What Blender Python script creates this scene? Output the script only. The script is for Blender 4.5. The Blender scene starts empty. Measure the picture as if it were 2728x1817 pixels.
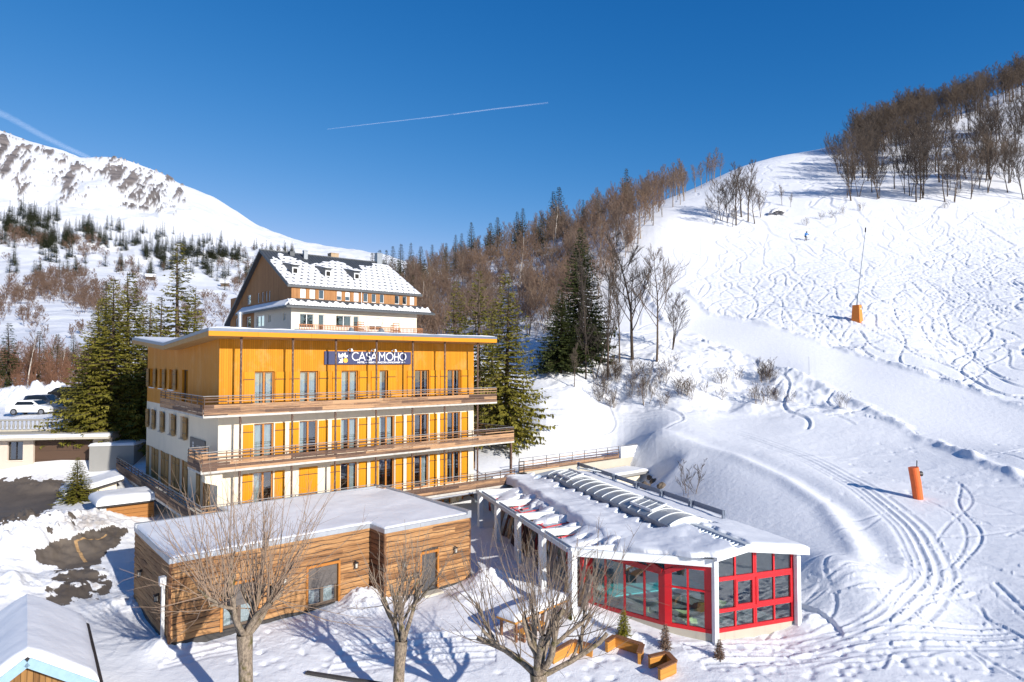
import bpy, bmesh, math, random
import numpy as np
from mathutils import Vector, Matrix
random.seed(7)
rng = np.random.default_rng(11)
scene = bpy.context.scene
col = scene.collection
R = math.radians
# ---------------------------------------------------------------- camera model (photo pixels, 2728 x 1817)
CX, CY, FL, CZ = 1364.0, 908.5, 1748.0, 12.0
PIT = R(1.86)
cam = bpy.data.objects.new('camera', bpy.data.cameras.new('camera'))
col.objects.link(cam)
cam.location = (0, 0, CZ)
cam.rotation_euler = (R(90) + PIT, 0, 0)
cam.data.sensor_width = 36
cam.data.lens = FL / 2728 * 36
cam.data.clip_end = 30000
cam.data.clip_start = 0.5
scene.camera = cam

def pray(px, py):
    x = (px - CX) / FL; y = -(py - CY) / FL
    d = np.array([x, math.cos(PIT) - math.sin(PIT) * y, math.sin(PIT) + math.cos(PIT) * y])
    return d / d[1]
def at(px, py, Y):
    return np.array([0, 0, CZ]) + pray(px, py) * Y
def project(P):
    P = np.asarray(P, float); d = P - np.array([0, 0, CZ])
    z = d[..., 1] * math.cos(PIT) + d[..., 2] * math.sin(PIT)
    up = -d[..., 1] * math.sin(PIT) + d[..., 2] * math.cos(PIT)
    return CX + FL * d[..., 0] / z, CY - FL * up / z
# hotel frame: local x along the sunny front, local y along the side going back
HO = np.array([-16.42, 36.81]); HA = R(40.15)
HU = np.array([math.cos(HA), math.sin(HA)]); HV = np.array([-math.sin(HA), math.cos(HA)])
def H(u, v): return HO + u * HU + v * HV
# pool house frame
PO = np.array([2.75, 30.15]); PA = R(19.7)
PU = np.array([math.cos(PA), math.sin(PA)]); PV = np.array([-math.sin(PA), math.cos(PA)])
def PH(a, b): return PO + a * PU + b * PV

# ---------------------------------------------------------------- noise
def _hash(ix, iy, s):
    n = (ix.astype(np.int64) * 374761393 + iy.astype(np.int64) * 668265263 + s * 1442695041) & 0xffffffff
    n = ((n ^ (n >> 13)) * 1274126177) & 0xffffffff
    return ((n ^ (n >> 16)) & 0xffffff) / float(0xffffff)
def vnoise(x, y, s=0):
    ix = np.floor(x); iy = np.floor(y); fx = x - ix; fy = y - iy
    fx = fx * fx * fx * (fx * (fx * 6 - 15) + 10); fy = fy * fy * fy * (fy * (fy * 6 - 15) + 10)
    a = _hash(ix, iy, s); b = _hash(ix + 1, iy, s); c = _hash(ix, iy + 1, s); d = _hash(ix + 1, iy + 1, s)
    return (a * (1 - fx) + b * fx) * (1 - fy) + (c * (1 - fx) + d * fx) * fy * 1.0 - 0.5
def fbm(x, y, o=4, s=0, g=.5):
    t = 0; a = 1.0
    for k in range(o):
        c, q = math.cos(.6 * k + .35), math.sin(.6 * k + .35)
        t = t + a * vnoise((x * c - y * q) * 2 ** k + 17.3 * k, (x * q + y * c) * 2 ** k - 9.1 * k, s + k); a *= g
    return t

# ---------------------------------------------------------------- mesh builder
class MB:
    def __init__(s): s.v = []; s.f = []; s.m = []; s.mi = 0
    def add(s, vs, fs):
        o = len(s.v); s.v.extend(tuple(map(float, p)) for p in vs)
        s.f.extend(tuple(i + o for i in f) for f in fs); s.m.extend([s.mi] * len(fs))
        return s
    def box(s, a, b):
        x0, y0, z0 = [min(i, j) for i, j in zip(a, b)]; x1, y1, z1 = [max(i, j) for i, j in zip(a, b)]
        return s.add([(x0,y0,z0),(x1,y0,z0),(x1,y1,z0),(x0,y1,z0),(x0,y0,z1),(x1,y0,z1),(x1,y1,z1),(x0,y1,z1)],
              [(0,3,2,1),(4,5,6,7),(0,1,5,4),(1,2,6,5),(2,3,7,6),(3,0,4,7)])
    def hexa(s, p):   # 8 corners: bottom loop 0-3, top loop 4-7
        return s.add(p, [(0,3,2,1),(4,5,6,7),(0,1,5,4),(1,2,6,5),(2,3,7,6),(3,0,4,7)])
    def prism(s, poly, z0, z1):
        n = len(poly); z0 = z0 if hasattr(z0, '__len__') else [z0] * n; z1 = z1 if hasattr(z1, '__len__') else [z1] * n
        vs = [(p[0], p[1], z0[i]) for i, p in enumerate(poly)] + [(p[0], p[1], z1[i]) for i, p in enumerate(poly)]
        return s.add(vs, [tuple(range(n))[::-1], tuple(range(n, 2 * n))] + [(i, (i + 1) % n, n + (i + 1) % n, n + i) for i in range(n)])
    def beam(s, p, q, w, h, up=(0, 0, 1)):
        p = Vector(p); q = Vector(q); d = (q - p).normalized(); u = Vector(up)
        sx = d.cross(u)
        if sx.length < 1e-4: sx = d.cross(Vector((1, 0, 0)))
        sx.normalize(); uy = sx.cross(d); sx *= w / 2; uy *= h / 2
        return s.hexa([p - sx - uy, p + sx - uy, q + sx - uy, q - sx - uy, p - sx + uy, p + sx + uy, q + sx + uy, q - sx + uy])
    def tube(s, pts, rad, n=6, cap=True):
        pts = [Vector(p) for p in pts]
        if not hasattr(rad, '__len__'): rad = [rad] * len(pts)
        o = []; prev = None
        for i, p in enumerate(pts):
            d = (pts[min(i + 1, len(pts) - 1)] - pts[max(i - 1, 0)]); d.normalize()
            if prev is None:
                a = Vector((0, 0, 1)) if abs(d.z) < .9 else Vector((1, 0, 0)); x = d.cross(a).normalized()
            else:
                x = prev - d * prev.dot(d)
                x = x.normalized() if x.length > 1e-5 else d.orthogonal().normalized()
            prev = x; y = d.cross(x)
            o += [p + (x * math.cos(2 * math.pi * k / n) + y * math.sin(2 * math.pi * k / n)) * rad[i] for k in range(n)]
        f = [(i * n + k, i * n + (k + 1) % n, (i + 1) * n + (k + 1) % n, (i + 1) * n + k) for i in range(len(pts) - 1) for k in range(n)]
        if cap and n > 2: f += [tuple(range(n))[::-1], tuple(range((len(pts) - 1) * n, len(pts) * n))]
        return s.add(o, f)
    def grid(s, P):   # P[i][j] points
        n, m = len(P), len(P[0])
        return s.add([p for r in P for p in r], [(i*m+j, i*m+j+1, (i+1)*m+j+1, (i+1)*m+j) for i in range(n-1) for j in range(m-1)])
    def build(s, name, mat, parent=None, smooth=False, loc=None):
        me = bpy.data.meshes.new(name); me.from_pydata(s.v, [], s.f); 
        for m in (mat if isinstance(mat, (list, tuple)) else [mat]): me.materials.append(m)
        if any(s.m): me.polygons.foreach_set('material_index', s.m)
        if smooth: me.polygons.foreach_set('use_smooth', [True] * len(s.f))
        me.update()
        o = bpy.data.objects.new(name, me); col.objects.link(o)
        if parent is not None: o.parent = parent
        if loc is not None: o.location = loc
        return o
def npmesh(name, V, F, mats, parent=None, smooth=True, mi=None):
    me = bpy.data.meshes.new(name); V = np.asarray(V, np.float32); F = np.asarray(F, np.int32)
    n, k = F.shape
    me.vertices.add(len(V)); me.vertices.foreach_set('co', V.ravel())
    me.loops.add(n * k); me.loops.foreach_set('vertex_index', F.ravel())
    me.polygons.add(n); me.polygons.foreach_set('loop_start', np.arange(0, n * k, k, dtype=np.int32))
    try: me.polygons.foreach_set('loop_total', np.full(n, k, np.int32))
    except Exception: pass
    for m in (mats if isinstance(mats, (list, tuple)) else [mats]): me.materials.append(m)
    if mi is not None: me.polygons.foreach_set('material_index', np.asarray(mi, np.int32))
    if smooth: me.polygons.foreach_set('use_smooth', np.ones(n, bool))
    me.update(calc_edges=True); me.validate()
    if name is None: return me
    o = bpy.data.objects.new(name, me); col.objects.link(o)
    if parent is not None: o.parent = parent
    return o
def gridfaces(n, m, wrap=False):
    i, j = np.meshgrid(np.arange(n - 1), np.arange(m - 1), indexing='ij')
    a = (i * m + j).ravel()
    return np.stack([a, a + 1, a + m + 1, a + m], 1)
def tag(o, label=None, cat=None, group=None, kind=None):
    if label: o['label'] = label
    if cat: o['category'] = cat
    if group: o['group'] = group
    if kind: o['kind'] = kind
    return o
def empty(name, loc, rz=0, label=None, cat=None, group=None):
    o = bpy.data.objects.new(name, None); col.objects.link(o); o.empty_display_size = .3
    o.location = loc; o.rotation_euler = (0, 0, rz)
    return tag(o, label, cat, group)
def dup(src, loc, rz=0, sc=1.0, label=None, group=None):
    def cp(o, par):
        c = o.copy(); col.objects.link(c)
        if par is not None: c.parent = par
        for ch in list(kids.get(o.name, [])): cp(ch, c)
        return c
    kids = {}
    for o in src.children_recursive: kids.setdefault(o.parent.name, []).append(o)
    c = cp(src, None); c.location = loc; c.rotation_euler = (0, 0, rz)
    c.scale = sc if hasattr(sc, '__len__') else (sc, sc, sc)
    if label: c['label'] = label
    if group: c['group'] = group
    return c

# ---------------------------------------------------------------- materials
class NT:
    def __init__(s, name):
        s.mat = bpy.data.materials.new(name); s.mat.use_nodes = True
        s.t = s.mat.node_tree; s.b = s.t.nodes['Principled BSDF']; s.out = s.t.nodes['Material Output']
    def n(s, typ, **kw):
        nd = s.t.nodes.new(typ)
        for k, v in kw.items():
            if k.startswith('_'): setattr(nd, k[1:], v)
        return nd
    def link(s, a, b): s.t.links.new(a, b)
    def val(s, sock, x):
        if hasattr(x, 'is_output') or hasattr(x, 'links'): s.link(x, sock)
        else: sock.default_value = x
    def math(s, op, a, b=None, c=None):
        nd = s.t.nodes.new('ShaderNodeMath'); nd.operation = op
        for i, x in enumerate((a, b, c)):
            if x is not None: s.val(nd.inputs[i], x)
        return nd.outputs[0]
    def mix(s, f, a, b, mode='MIX'):
        nd = s.t.nodes.new('ShaderNodeMix'); nd.data_type = 'RGBA'; nd.blend_type = mode
        s.val(nd.inputs[0], f)
        for i, x in ((6, a), (7, b)):
            if isinstance(x, tuple): x = (*x[:3], 1)
            s.val(nd.inputs[i], x)
        return nd.outputs[2]
    def noise(s, scale, detail=4, vec=None, rough=.55, dist=0):
        nd = s.t.nodes.new('ShaderNodeTexNoise'); nd.inputs['Scale'].default_value = scale
        nd.inputs['Detail'].default_value = detail; nd.inputs['Roughness'].default_value = rough; nd.inputs['Distortion'].default_value = dist
        if vec is not None: s.link(vec, nd.inputs['Vector'])
        return nd.outputs['Fac']
    def coord(s, kind='Object', scale=None):
        tc = s.t.nodes.new('ShaderNodeTexCoord').outputs[kind]
        if scale is None: return tc
        mp = s.t.nodes.new('ShaderNodeMapping'); s.link(tc, mp.inputs[0]); mp.inputs['Scale'].default_value = scale
        return mp.outputs[0]
    def ramp(s, fac, stops):
        nd = s.t.nodes.new('ShaderNodeValToRGB'); e = nd.color_ramp.elements
        while len(e) < len(stops): e.new(.5)
        for el, (p, c) in zip(e, stops):
            el.position = p; el.color = (*c[:3], 1) if hasattr(c, '__len__') else (c, c, c, 1)
        s.link(fac, nd.inputs[0]); return nd.outputs[0]
    def rng(s, x, a, b, c=0.0, d=1.0):
        nd = s.t.nodes.new('ShaderNodeMapRange'); s.val(nd.inputs[0], x)
        for i, k in enumerate((a, b, c, d)): nd.inputs[i + 1].default_value = k
        return nd.outputs[0]
    def bump(s, h, strength=.3, dist=.05):
        nd = s.t.nodes.new('ShaderNodeBump'); nd.inputs['Strength'].default_value = strength; nd.inputs['Distance'].default_value = dist
        s.link(h, nd.inputs['Height']); s.link(nd.outputs[0], s.b.inputs['Normal'])
    def base(s, c): s.val(s.b.inputs['Base Color'], (*c[:3], 1) if isinstance(c, tuple) else c)
    def rough(s, r): s.val(s.b.inputs['Roughness'], r)
def plain(name, c, rough=.6, var=.15, scale=6, metal=0, bump=0, bscale=30, spec=None, aniso=None):
    m = NT(name); c = tuple(c)
    n = m.noise(scale, 5, m.coord('Object', aniso) if aniso else m.coord())
    m.base(m.mix(m.rng(n, .3, .7), tuple(x * (1 - var) for x in c), tuple(min(1, x * (1 + var)) for x in c)))
    m.rough(rough); m.b.inputs['Metallic'].default_value = metal
    if spec is not None: m.b.inputs['Specular IOR Level'].default_value = spec
    if bump: m.bump(m.noise(bscale, 4, m.coord()), bump, .02)
    return m.mat
def planks(name, ca, cb, axis='h', w=.13, gap=.05, gapcol=.35, rough=.7, stain=None, stainamt=.5, grain=1.0):
    """boards: axis 'v' = upright boards side by side (along x+y), 'h' = boards stacked in z"""
    m = NT(name); tc = m.coord(); sp = m.n('ShaderNodeSeparateXYZ'); m.link(tc, sp.inputs[0])
    xy = m.math('ADD', sp.outputs[0], sp.outputs[1])
    a = m.math('DIVIDE', sp.outputs[2] if axis == 'h' else xy, w)
    fl = m.math('FLOOR', a); fr = m.math('SUBTRACT', a, fl)
    wn = m.n('ShaderNodeTexWhiteNoise'); wn.noise_dimensions = '1D'; m.link(fl, wn.inputs['W'])
    gn = m.noise(1.0, 6, m.coord('Object', (3, 3, 40) if axis == 'h' else (30, 30, 1.6)), .65)
    f = m.math('ADD', m.math('MULTIPLY', wn.outputs[0], .6), m.math('MULTIPLY', m.rng(gn, .3, .7), .5 * grain))
    c = m.mix(f, ca, cb)
    if stain:
        st = m.noise(.9, 6, m.coord('Object', (1, 1, .6)), .7)
        c = m.mix(m.math('MULTIPLY', m.rng(st, .5, .72), stainamt), c, stain)
    edge = m.math('LESS_THAN', fr, gap)
    c = m.mix(edge, c, m.mix(gapcol, (0, 0, 0), c))
    m.base(c); m.rough(rough); m.b.inputs['Specular IOR Level'].default_value = .2
    m.bump(m.math('ADD', m.math('MULTIPLY', edge, -1.0), m.math('MULTIPLY', gn, .3)), .5, .012)
    return m.mat
# ================================================================ terrain: thin-plate surface through surveyed points
def tps_fit(P, val, lam=1e-4):
    n = len(P); d2 = ((P[:, None] - P[None]) ** 2).sum(-1); K = .5 * d2 * np.log(d2 + 1e-12)
    A = np.zeros((n + 3, n + 3)); A[:n, :n] = K + lam * np.eye(n); A[:n, n] = 1; A[:n, n+1:] = P; A[n, :n] = 1; A[n+1:, :n] = P.T
    return np.linalg.solve(A, np.r_[val, 0, 0, 0])
def tps_eval(P, w, Q):
    out = np.empty(len(Q)); n = len(P)
    for i in range(0, len(Q), 40000):
        q = Q[i:i + 40000]; d2 = ((q[:, None] - P[None]) ** 2).sum(-1)
        out[i:i + 40000] = (.5 * d2 * np.log(d2 + 1e-12)) @ w[:n] + w[n] + q @ w[n+1:]
    return out
def key(x, y):
    r = np.hypot(x, y); return np.arctan2(x, y) * 1.5, np.log(r), r
ctrl = []
def cp(px, py, Y): ctrl.append(at(px, py, Y))
def cw(xy, z): ctrl.append(np.array([xy[0], xy[1], z]))
# garden round the log annex and the pool house
for (u_, v_, z) in [(-4.5,-9.6,.45),(0,-10.2,.6),(5,-12.4,.6),(9.4,-11.2,.65),(10.5,-2.5,1.1),(-4.7,-3,.5),(17,-3,1.3),(13,-1,1.25),
                    (0,4,.9),(0,11,2.0),(-1,19,3.3),(-8,2,1.0),(-8,-8,.7),(9,22,5.6),(17,22,6.0),(19.5,2.5,3.35),(28,3,3.4),(37,3,3.6),(20,13,4.2),(30,12,4.9),
                    (17,34,11.2),(34,36,12.5),(26,50,14)]:
    cw(H(u_, v_), z)
for (a, b, z) in [(0,0,.4),(0,3.6,.7),(0,7.2,.95),(0,11,1.05),(0,14.6,1.15),(5.06,-3.57,0),(9.7,-3.4,.08),(5,-6.5,-.05),(10.7,2,.15),(10.9,7,.3),(11,12,.4),(10.6,16.5,.6)]:
    cw(PH(a, b), z)
for (x, y, z) in [(0,24.6,0),(-8.8,22,.15),(-14,24,.35),(8,23.5,-.1),(15,25.5,0),(22,27,.3),(-18,24,.5),(-23,31,1.3),(-27.2,36.5,2.5),(-17.5,30,.5),(-21,35.5,1.15),
                  (-26,43,1.9),(-33,52.5,2.95),(-41,52,2.95),(-48,52,3.0),(-42,58.5,6.1),(-36.5,58.5,6.0),(-45,75,6.4),(-38,75,6.6),(-60,62,6.2),(-34,62,5.4),(-32,57,4.4),(-29,60,4.9),
                  (0,8,-.4),(-12,8,-.3),(12,8,-.4),(0,-8,-1),(-40,10,0),(40,12,.6),(-60,-30,-4),(60,-30,-4),(0,-80,-10),(-70,25,3),(75,30,5)]:
    ctrl.append(np.array([x, y, z]))
for p in [(60,1042,85),(100,1003,105),(200,950,140),(-200,1040,90),(-150,930,170),(300,950,110),(500,955,105),(560,930,170),(200,905,230),(-100,905,240),(600,890,240),
          # crest of the bank right of the pool house
          (2250,1452,37),(2150,1332,43.8),(1950,1232,52.3),(1750,1160,60),(1500,1122,65),
          (1730,1300,54),(1800,1330,50),(1950,1390,43),
          (2440,1328,43.7),(2600,1450,36.5),(2728,1500,34),(2728,1335,42),(2728,1210,49.5),(2500,1155,57),(2250,1200,55),(2350,1600,31),(2600,1640,30.5),
          (1450,1130,62),(1500,1060,70),(1700,1080,70),(1900,1110,65.5),(2000,1050,71),(1750,1000,73),
          # groomed piste
          (1840,855,94),(2041,914,84),(2249,989,74),(2456,1064,65),(2728,1180,54),(1816,818,98),(2041,868,89),(2249,930,80.5),(2456,988,72),(2728,1090,60.5),
          (2149,995,73),(2373,1095,62.5),
          (2285,852,87),(2600,950,76),(2500,800,93),(2728,800,88),(1900,740,110),(2150,633,126),(2500,640,121),(2728,640,117),
          (2270,525,144),(2500,500,142),(2700,490,139),(2400,565,134),(1940,600,134),(1760,600,134),(1850,640,127),(2000,600,134),
          (2100,412,205),(2260,382,210),(2400,335,214),(2728,225,222),(1990,440,200),(1850,505,184),(2600,390,172),(2400,430,172),(2200,450,178),(2950,160,230),(2950,600,118),(2950,1000,66),
          (1700,560,164),(1600,595,168),(1400,660,172),(1200,722,178),(1000,790,185),(1600,800,105),(1400,850,100),(1200,880,110),(1450,950,82),(1600,930,84),(1640,1005,76),(1300,760,140),(1500,700,135),
          # ground falls away behind the ridges
          (1990,520,275),(2260,480,280),(2728,330,300),(1700,640,250),(1500,710,255),(1200,790,260),(1000,860,260),(800,895,260),(800,905,115),(2950,300,300),
          (1990,640,420),(2728,560,450),(1400,860,420),(800,930,420),(0,945,420)]:
    cp(*p)
ctrl = np.array(ctrl)
kx, ky, kr = key(ctrl[:, 0], ctrl[:, 1])
KP = np.stack([kx, ky], 1); KW = tps_fit(KP, (ctrl[:, 2] - CZ) / kr)

# polar sheet: fine inside the view, coarse behind
th_in = np.arctan((np.linspace(-190, 2920, 1090) - CX) / FL)
th = np.r_[np.linspace(-math.pi + .02, th_in[0] - .02, 60), th_in, np.linspace(th_in[-1] + .02, math.pi + .02, 60)]
lr = np.r_[np.linspace(math.log(4), math.log(19.5), 26)[:-1], np.linspace(math.log(19.5), math.log(36), 300)[:-1], np.linspace(math.log(36), math.log(58), 165)[:-1], np.linspace(math.log(58), math.log(245), 600), np.linspace(math.log(245), math.log(430), 22)[1:]]
ci = np.unique(np.r_[np.arange(0, len(th), 6), len(th) - 1]); cj = np.unique(np.r_[np.arange(0, len(lr), 6), len(lr) - 1])
TT, LL = np.meshgrid(th[ci], lr[cj], indexing='ij')
tt = TT.copy()
cg = tps_eval(KP, KW, np.stack([tt.ravel() * 1.5, LL.ravel()], 1)).reshape(TT.shape)
mid = np.array([np.interp(lr, lr[cj], row) for row in cg])
elev = np.array([np.interp(th, th[ci], mid[:, j]) for j in range(len(lr))]).T
TH, LR = np.meshgrid(th, lr, indexing='ij'); RR = np.exp(LR)
GX = RR * np.sin(TH); GY = RR * np.cos(TH); GZ = CZ + elev * RR
behind = np.abs(TH) > 1.25
GZ = np.where(np.abs(TH) > 1.0, GZ * np.clip((1.6 - np.abs(TH)) / .6, 0, 1) - 2 * np.clip((np.abs(TH) - 1.0), 0, 1), GZ)
def sstep(x, a, b):
    t = np.clip((x - a) / (b - a), 0, 1); return t * t * (3 - 2 * t)
hx = (GX - HO[0]) * HU[0] + (GY - HO[1]) * HU[1]; hy = (GX - HO[0]) * HV[0] + (GY - HO[1]) * HV[1]
pa = (GX - PO[0]) * PU[0] + (GY - PO[1]) * PU[1]; pb = (GX - PO[0]) * PV[0] + (GY - PO[1]) * PV[1]
PXs, PYs = project(np.stack([GX, GY, GZ], -1))
# terrace step behind the retaining wall (wall line y = .8)
tm = sstep(hx, 17.5, 18.5) * (1 - sstep(hx, 37.2, 38.6))
low = np.minimum(GZ, .9 + .012 * (hx - 18))
tl_ = sstep(hx, 17.5, 18.5) * (1 - sstep(hx, 34.5, 37.6)) * sstep(hy, -6, -2)
GZ = np.where((hy < .95) & (tl_ > 0), GZ * (1 - tl_) + low * tl_, GZ)
hi = np.maximum(GZ, 3.25)
GZ = np.where((hy >= .95) & (hy < 3), GZ * (1 - tm) + hi * tm, GZ)
# cut end of the snow bank beside the pool house
cut = np.hypot((pa - 10.2) / 1.0, (pb + 1.2) / 4.2) * 3.0
inb = (pa > 5) & (pa < 20) & (pb > -9) & (pb < 14)
GZ = np.where(inb, np.minimum(GZ, .15 + np.maximum(0, cut - 2.9) * 1.1), GZ)
# ploughed heap running off the cut end
d_ = np.hypot(pa - 14.2, (pb + 1.2) * .62)
GZ += np.where(inb, .8 * np.exp(-(d_ / 1.7) ** 2) * sstep(cut, 2.8, 4.2), 0)
def seg_d(x, y, a, b):
    a = np.asarray(a); b = np.asarray(b); d = b - a; L2 = (d ** 2).sum()
    t = np.clip(((x - a[0]) * d[0] + (y - a[1]) * d[1]) / L2, 0, 1)
    return np.hypot(x - a[0] - t * d[0], y - a[1] - t * d[1]), t
def poly_in(px, py, poly):
    ins = np.zeros(px.shape, bool); n = len(poly)
    for i in range(n):
        x1, y1 = poly[i]; x2, y2 = poly[(i + 1) % n]
        if y1 == y2: continue
        c = ((y1 > py) != (y2 > py)) & (px < (x2 - x1) * (py - y1) / (y2 - y1) + x1); ins ^= c
    return ins
def raw_z(x, y):   # survey height without detail, for outlines
    a, b, r = key(np.atleast_1d(np.asarray(x, float)), np.atleast_1d(np.asarray(y, float)))
    return CZ + tps_eval(KP, KW, np.stack([a, b], 1)) * r
# piste mask: signed distance to its centre line in world space
pc = [at(*q)[:2] for q in [(1770,800,106),(1840,855,94),(2041,914,84),(2249,989,74),(2456,1064,65),(2728,1180,54),(3000,1330,45)]]
pw = [2.6, 3.4, 4.6, 5.2, 5.6, 6.2, 6.5]
best = np.full(GX.shape, 1e9); wid = np.zeros(GX.shape); side = np.zeros(GX.shape)
for k in range(len(pc) - 1):
    d, t = seg_d(GX, GY, pc[k], pc[k + 1]); dd = pc[k + 1] - pc[k]
    sg = np.sign(dd[0] * (GY - pc[k][1]) - dd[1] * (GX - pc[k][0]))
    up = d < best; best = np.where(up, d, best); wid = np.where(up, pw[k] * (1 - t) + pw[k + 1] * t, wid); side = np.where(up, sg, side)
edge = best - wid + .5 * fbm(GX * .4, GY * .4, 3, 5)
piste = 1 - sstep(edge, -.3, .5)
GZ += .45 * np.exp(-((edge - .5) / .55) ** 2) * (RR < 130) * (.55 + fbm(GX * .5, GY * .5, 3, 8))
# second, narrower groomed track that curls round the bank crest
tr = [at(*q)[:2] for q in [(1380,1075,72),(1560,1085,70),(1760,1112,66),(1960,1165,60),(2150,1245,52.5),(2290,1330,46),(2420,1440,39),(2480,1560,34),(2380,1680,29.5),(2100,1740,27.5)]]
bt = np.full(GX.shape, 1e9); st_ = np.zeros(GX.shape)
for k in range(len(tr) - 1):
    d, t = seg_d(GX, GY, tr[k], tr[k + 1]); dd = tr[k + 1] - tr[k]
    sg = np.sign(dd[0] * (GY - tr[k][1]) - dd[1] * (GX - tr[k][0]))
    up = d < bt; bt = np.where(up, d, bt); st_ = np.where(up, sg, st_)
track = 1 - sstep(bt, 1.1, 1.8)
# natural relief
near = np.exp(-np.maximum(0, RR - 20) / 60)
slopem = sstep(RR, 55, 75)
GZ += (.22 * fbm(GX * .06, GY * .06, 3, 1) * slopem + .10 * fbm(GX * .25, GY * .25, 4, 2)) * (1 - piste) * (RR < 300) * (1 - .6 * (inb | (tm > 0)))
bush_bank = sstep(PXs, 1420, 1500) * (1 - sstep(PXs, 2260, 2340)) * sstep(PYs, 880, 960) * (1 - sstep(PYs, 1080, 1120))
GZ += bush_bank * (.7 * fbm(GX * .35, GY * .35, 4, 31)) * (1 - piste) * (1 - track)
# wind lip and scoop along the bank crest
crest = np.array([at(*q)[:2] for q in [(1560,1112,67),(1750,1150,60.6),(1950,1215,53.4),(2080,1275,47.9),(2190,1360,42.4),(2262,1452,37),(2290,1530,34.3)]])
bc = np.full(GX.shape, 1e9); sc_ = np.zeros(GX.shape)
for k in range(len(crest) - 1):
    d, t = seg_d(GX, GY, crest[k], crest[k + 1]); dd = crest[k + 1] - crest[k]
    sg = np.sign(dd[0] * (GY - crest[k][1]) - dd[1] * (GX - crest[k][0]))
    up = d < bc; bc = np.where(up, d, bc); sc_ = np.where(up, sg, sc_)
sd_ = bc * sc_   # >0 uphill side
GZ += (.22 * np.exp(-((sd_ - .2) / .6) ** 2) - .22 * np.exp(-((sd_ - 1.6) / .8) ** 2)) * sstep(PXs, 1560, 1900) * (1 - sstep(PYs, 1460, 1530))
# trampled and ploughed snow (small lumps) near the buildings
lump = np.maximum(fbm(GX * .55, GY * 1.1, 5, 3, .62), -.05) + .30 * np.abs(fbm(GX * 2.6, GY * 4.2, 3, 13, .6))
tramp = np.zeros(GX.shape)
def blob(cx, cy, rad, amt):
    global tramp
    tramp = np.maximum(tramp, amt * np.exp(-((GX - cx) ** 2 + (GY - cy) ** 2) / rad ** 2))
for q in [(1320,1560,33,2.6,1),(1190,1590,31,1.8,.8),(1000,1590,30,2.4,.9),(760,1640,27.5,2.6,.7),(1080,1690,26.5,3,.6),(2050,1730,27.5,3,.8),(1800,1730,27.5,2.5,.8),
          (2300,1620,30,4,.6),(2500,1520,34,4,.5),(2160,1600,31,1.6,.9),(420,1500,30.5,2.2,.7),(350,1560,28,2.5,.5),(120,1500,31,3,.5),(290,1410,40,1.8,.6),(240,1330,45,2.2,.6),
          (1500,1660,28.5,2.5,.5),(1640,1640,29,2.2,.6),(2350,1240,50,6,.45),(2600,1260,47,5,.5),(2480,1700,28,4,.45),(1250,1700,26,3,.45),(60,1130,70,3,1.2),(200,1120,66,3,1.2)]:
    p = at(q[0], q[1], q[2]); blob(p[0], p[1], q[3], q[4])
GZ += .13 * lump * tramp * (.25 + 1.5 * np.clip(fbm(GX * .22, GY * .22, 3, 77) + .25, 0, 1))
# cleared heaps
def heap(px, py, Y, rad, h, s=0, asp=1, ang=0):
    global GZ
    p = at(px, py, Y); dx = GX - p[0]; dy = GY - p[1]
    ca, sa = math.cos(ang), math.sin(ang); q = np.hypot((dx * ca + dy * sa) / asp, -dx * sa + dy * ca)
    GZ = GZ + h * np.exp(-(q / rad) ** 2) * (1 + .7 * fbm(GX * 1.1, GY * 1.1, 4, 40 + s, .6))
heap(1305,1545,34,1.0,.75,1); heap(985,1560,31.5,1.0,.6,2,1.4,.6); heap(1240,1610,32,.8,.3,3)
heap(60,1440,36,2.4,1.3,4,2.2,1.2); heap(20,1540,31,1.8,.6,5,2,1.0); heap(395,1450,32,1.2,.55,6,1.6,.9)
heap(255,1405,41,1.2,.5,7,1.3,.5); heap(100,1268,50,.7,.45,8,4,0); heap(200,1300,47,.8,.35,9)
heap(110,1080,74,2.0,1.6,10,2,0); heap(40,1100,74,2.0,1.1,11,2,0); heap(180,1070,76,2,1.2,12); heap(450,1680,27,.8,.5,13)
heap(2150,1640,30.5,.9,.35,14); heap(1900,1720,27.6,.5,.15,15,4,.2); heap(1700,1690,28.6,.4,.22,16,4,-.3); heap(1560,1620,30.5,.5,.2,17,3,-.4)
# ---------------------------------------------------------------- ski tracks carved into the slope
DT = np.zeros(GX.shape); i0, i1 = 60, 60 + 1090
tpx = np.linspace(-190, 2920, 1090); dl = .0035; j0 = 25
def stamp(xy, w, depth, lip=.6):
    xy = np.asarray(xy); seg = np.diff(xy, axis=0); L = np.r_[0, np.cumsum(np.hypot(*seg.T))]
    s = np.arange(0, L[-1], .14); X = np.interp(s, L, xy[:, 0]); Y = np.interp(s, L, xy[:, 1])
    T = np.gradient(X), np.gradient(Y); nl = np.hypot(*T) + 1e-9; nx, ny = -T[1] / nl, T[0] / nl
    fi = (np.tan(np.arctan2(X, Y)) * FL + CX + 190) / (3110 / 1089) + i0; fj = np.interp(np.log(np.hypot(X, Y)), lr, np.arange(len(lr)))
    ii = np.round(fi).astype(int); jj = np.round(fj).astype(int)
    k = 4 if Y.min() > 48 else 9; kb = 4 if Y.min() > 48 else 9
    for a in range(-k, k + 1):
        for b in range(-kb, kb + 1):
            I = ii + a; J = jj + b; ok = (I >= i0) & (I < i1) & (J >= j0) & (J < len(lr) - 26)
            I = I[ok]; J = J[ok]
            off = (GX[I, J] - X[ok]) * nx[ok] + (GY[I, J] - Y[ok]) * ny[ok]
            al = (GX[I, J] - X[ok]) * (-ny[ok]) + (GY[I, J] - Y[ok]) * nx[ok]
            q = off / w; val = (-depth * np.exp(-q * q) + lip * depth * np.exp(-((q - 1.7) / .7) ** 2)) * (np.abs(al) < .35)
            cur = DT[I, J]; DT[I, J] = np.where(np.abs(val) > np.abs(cur), val, cur)
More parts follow.
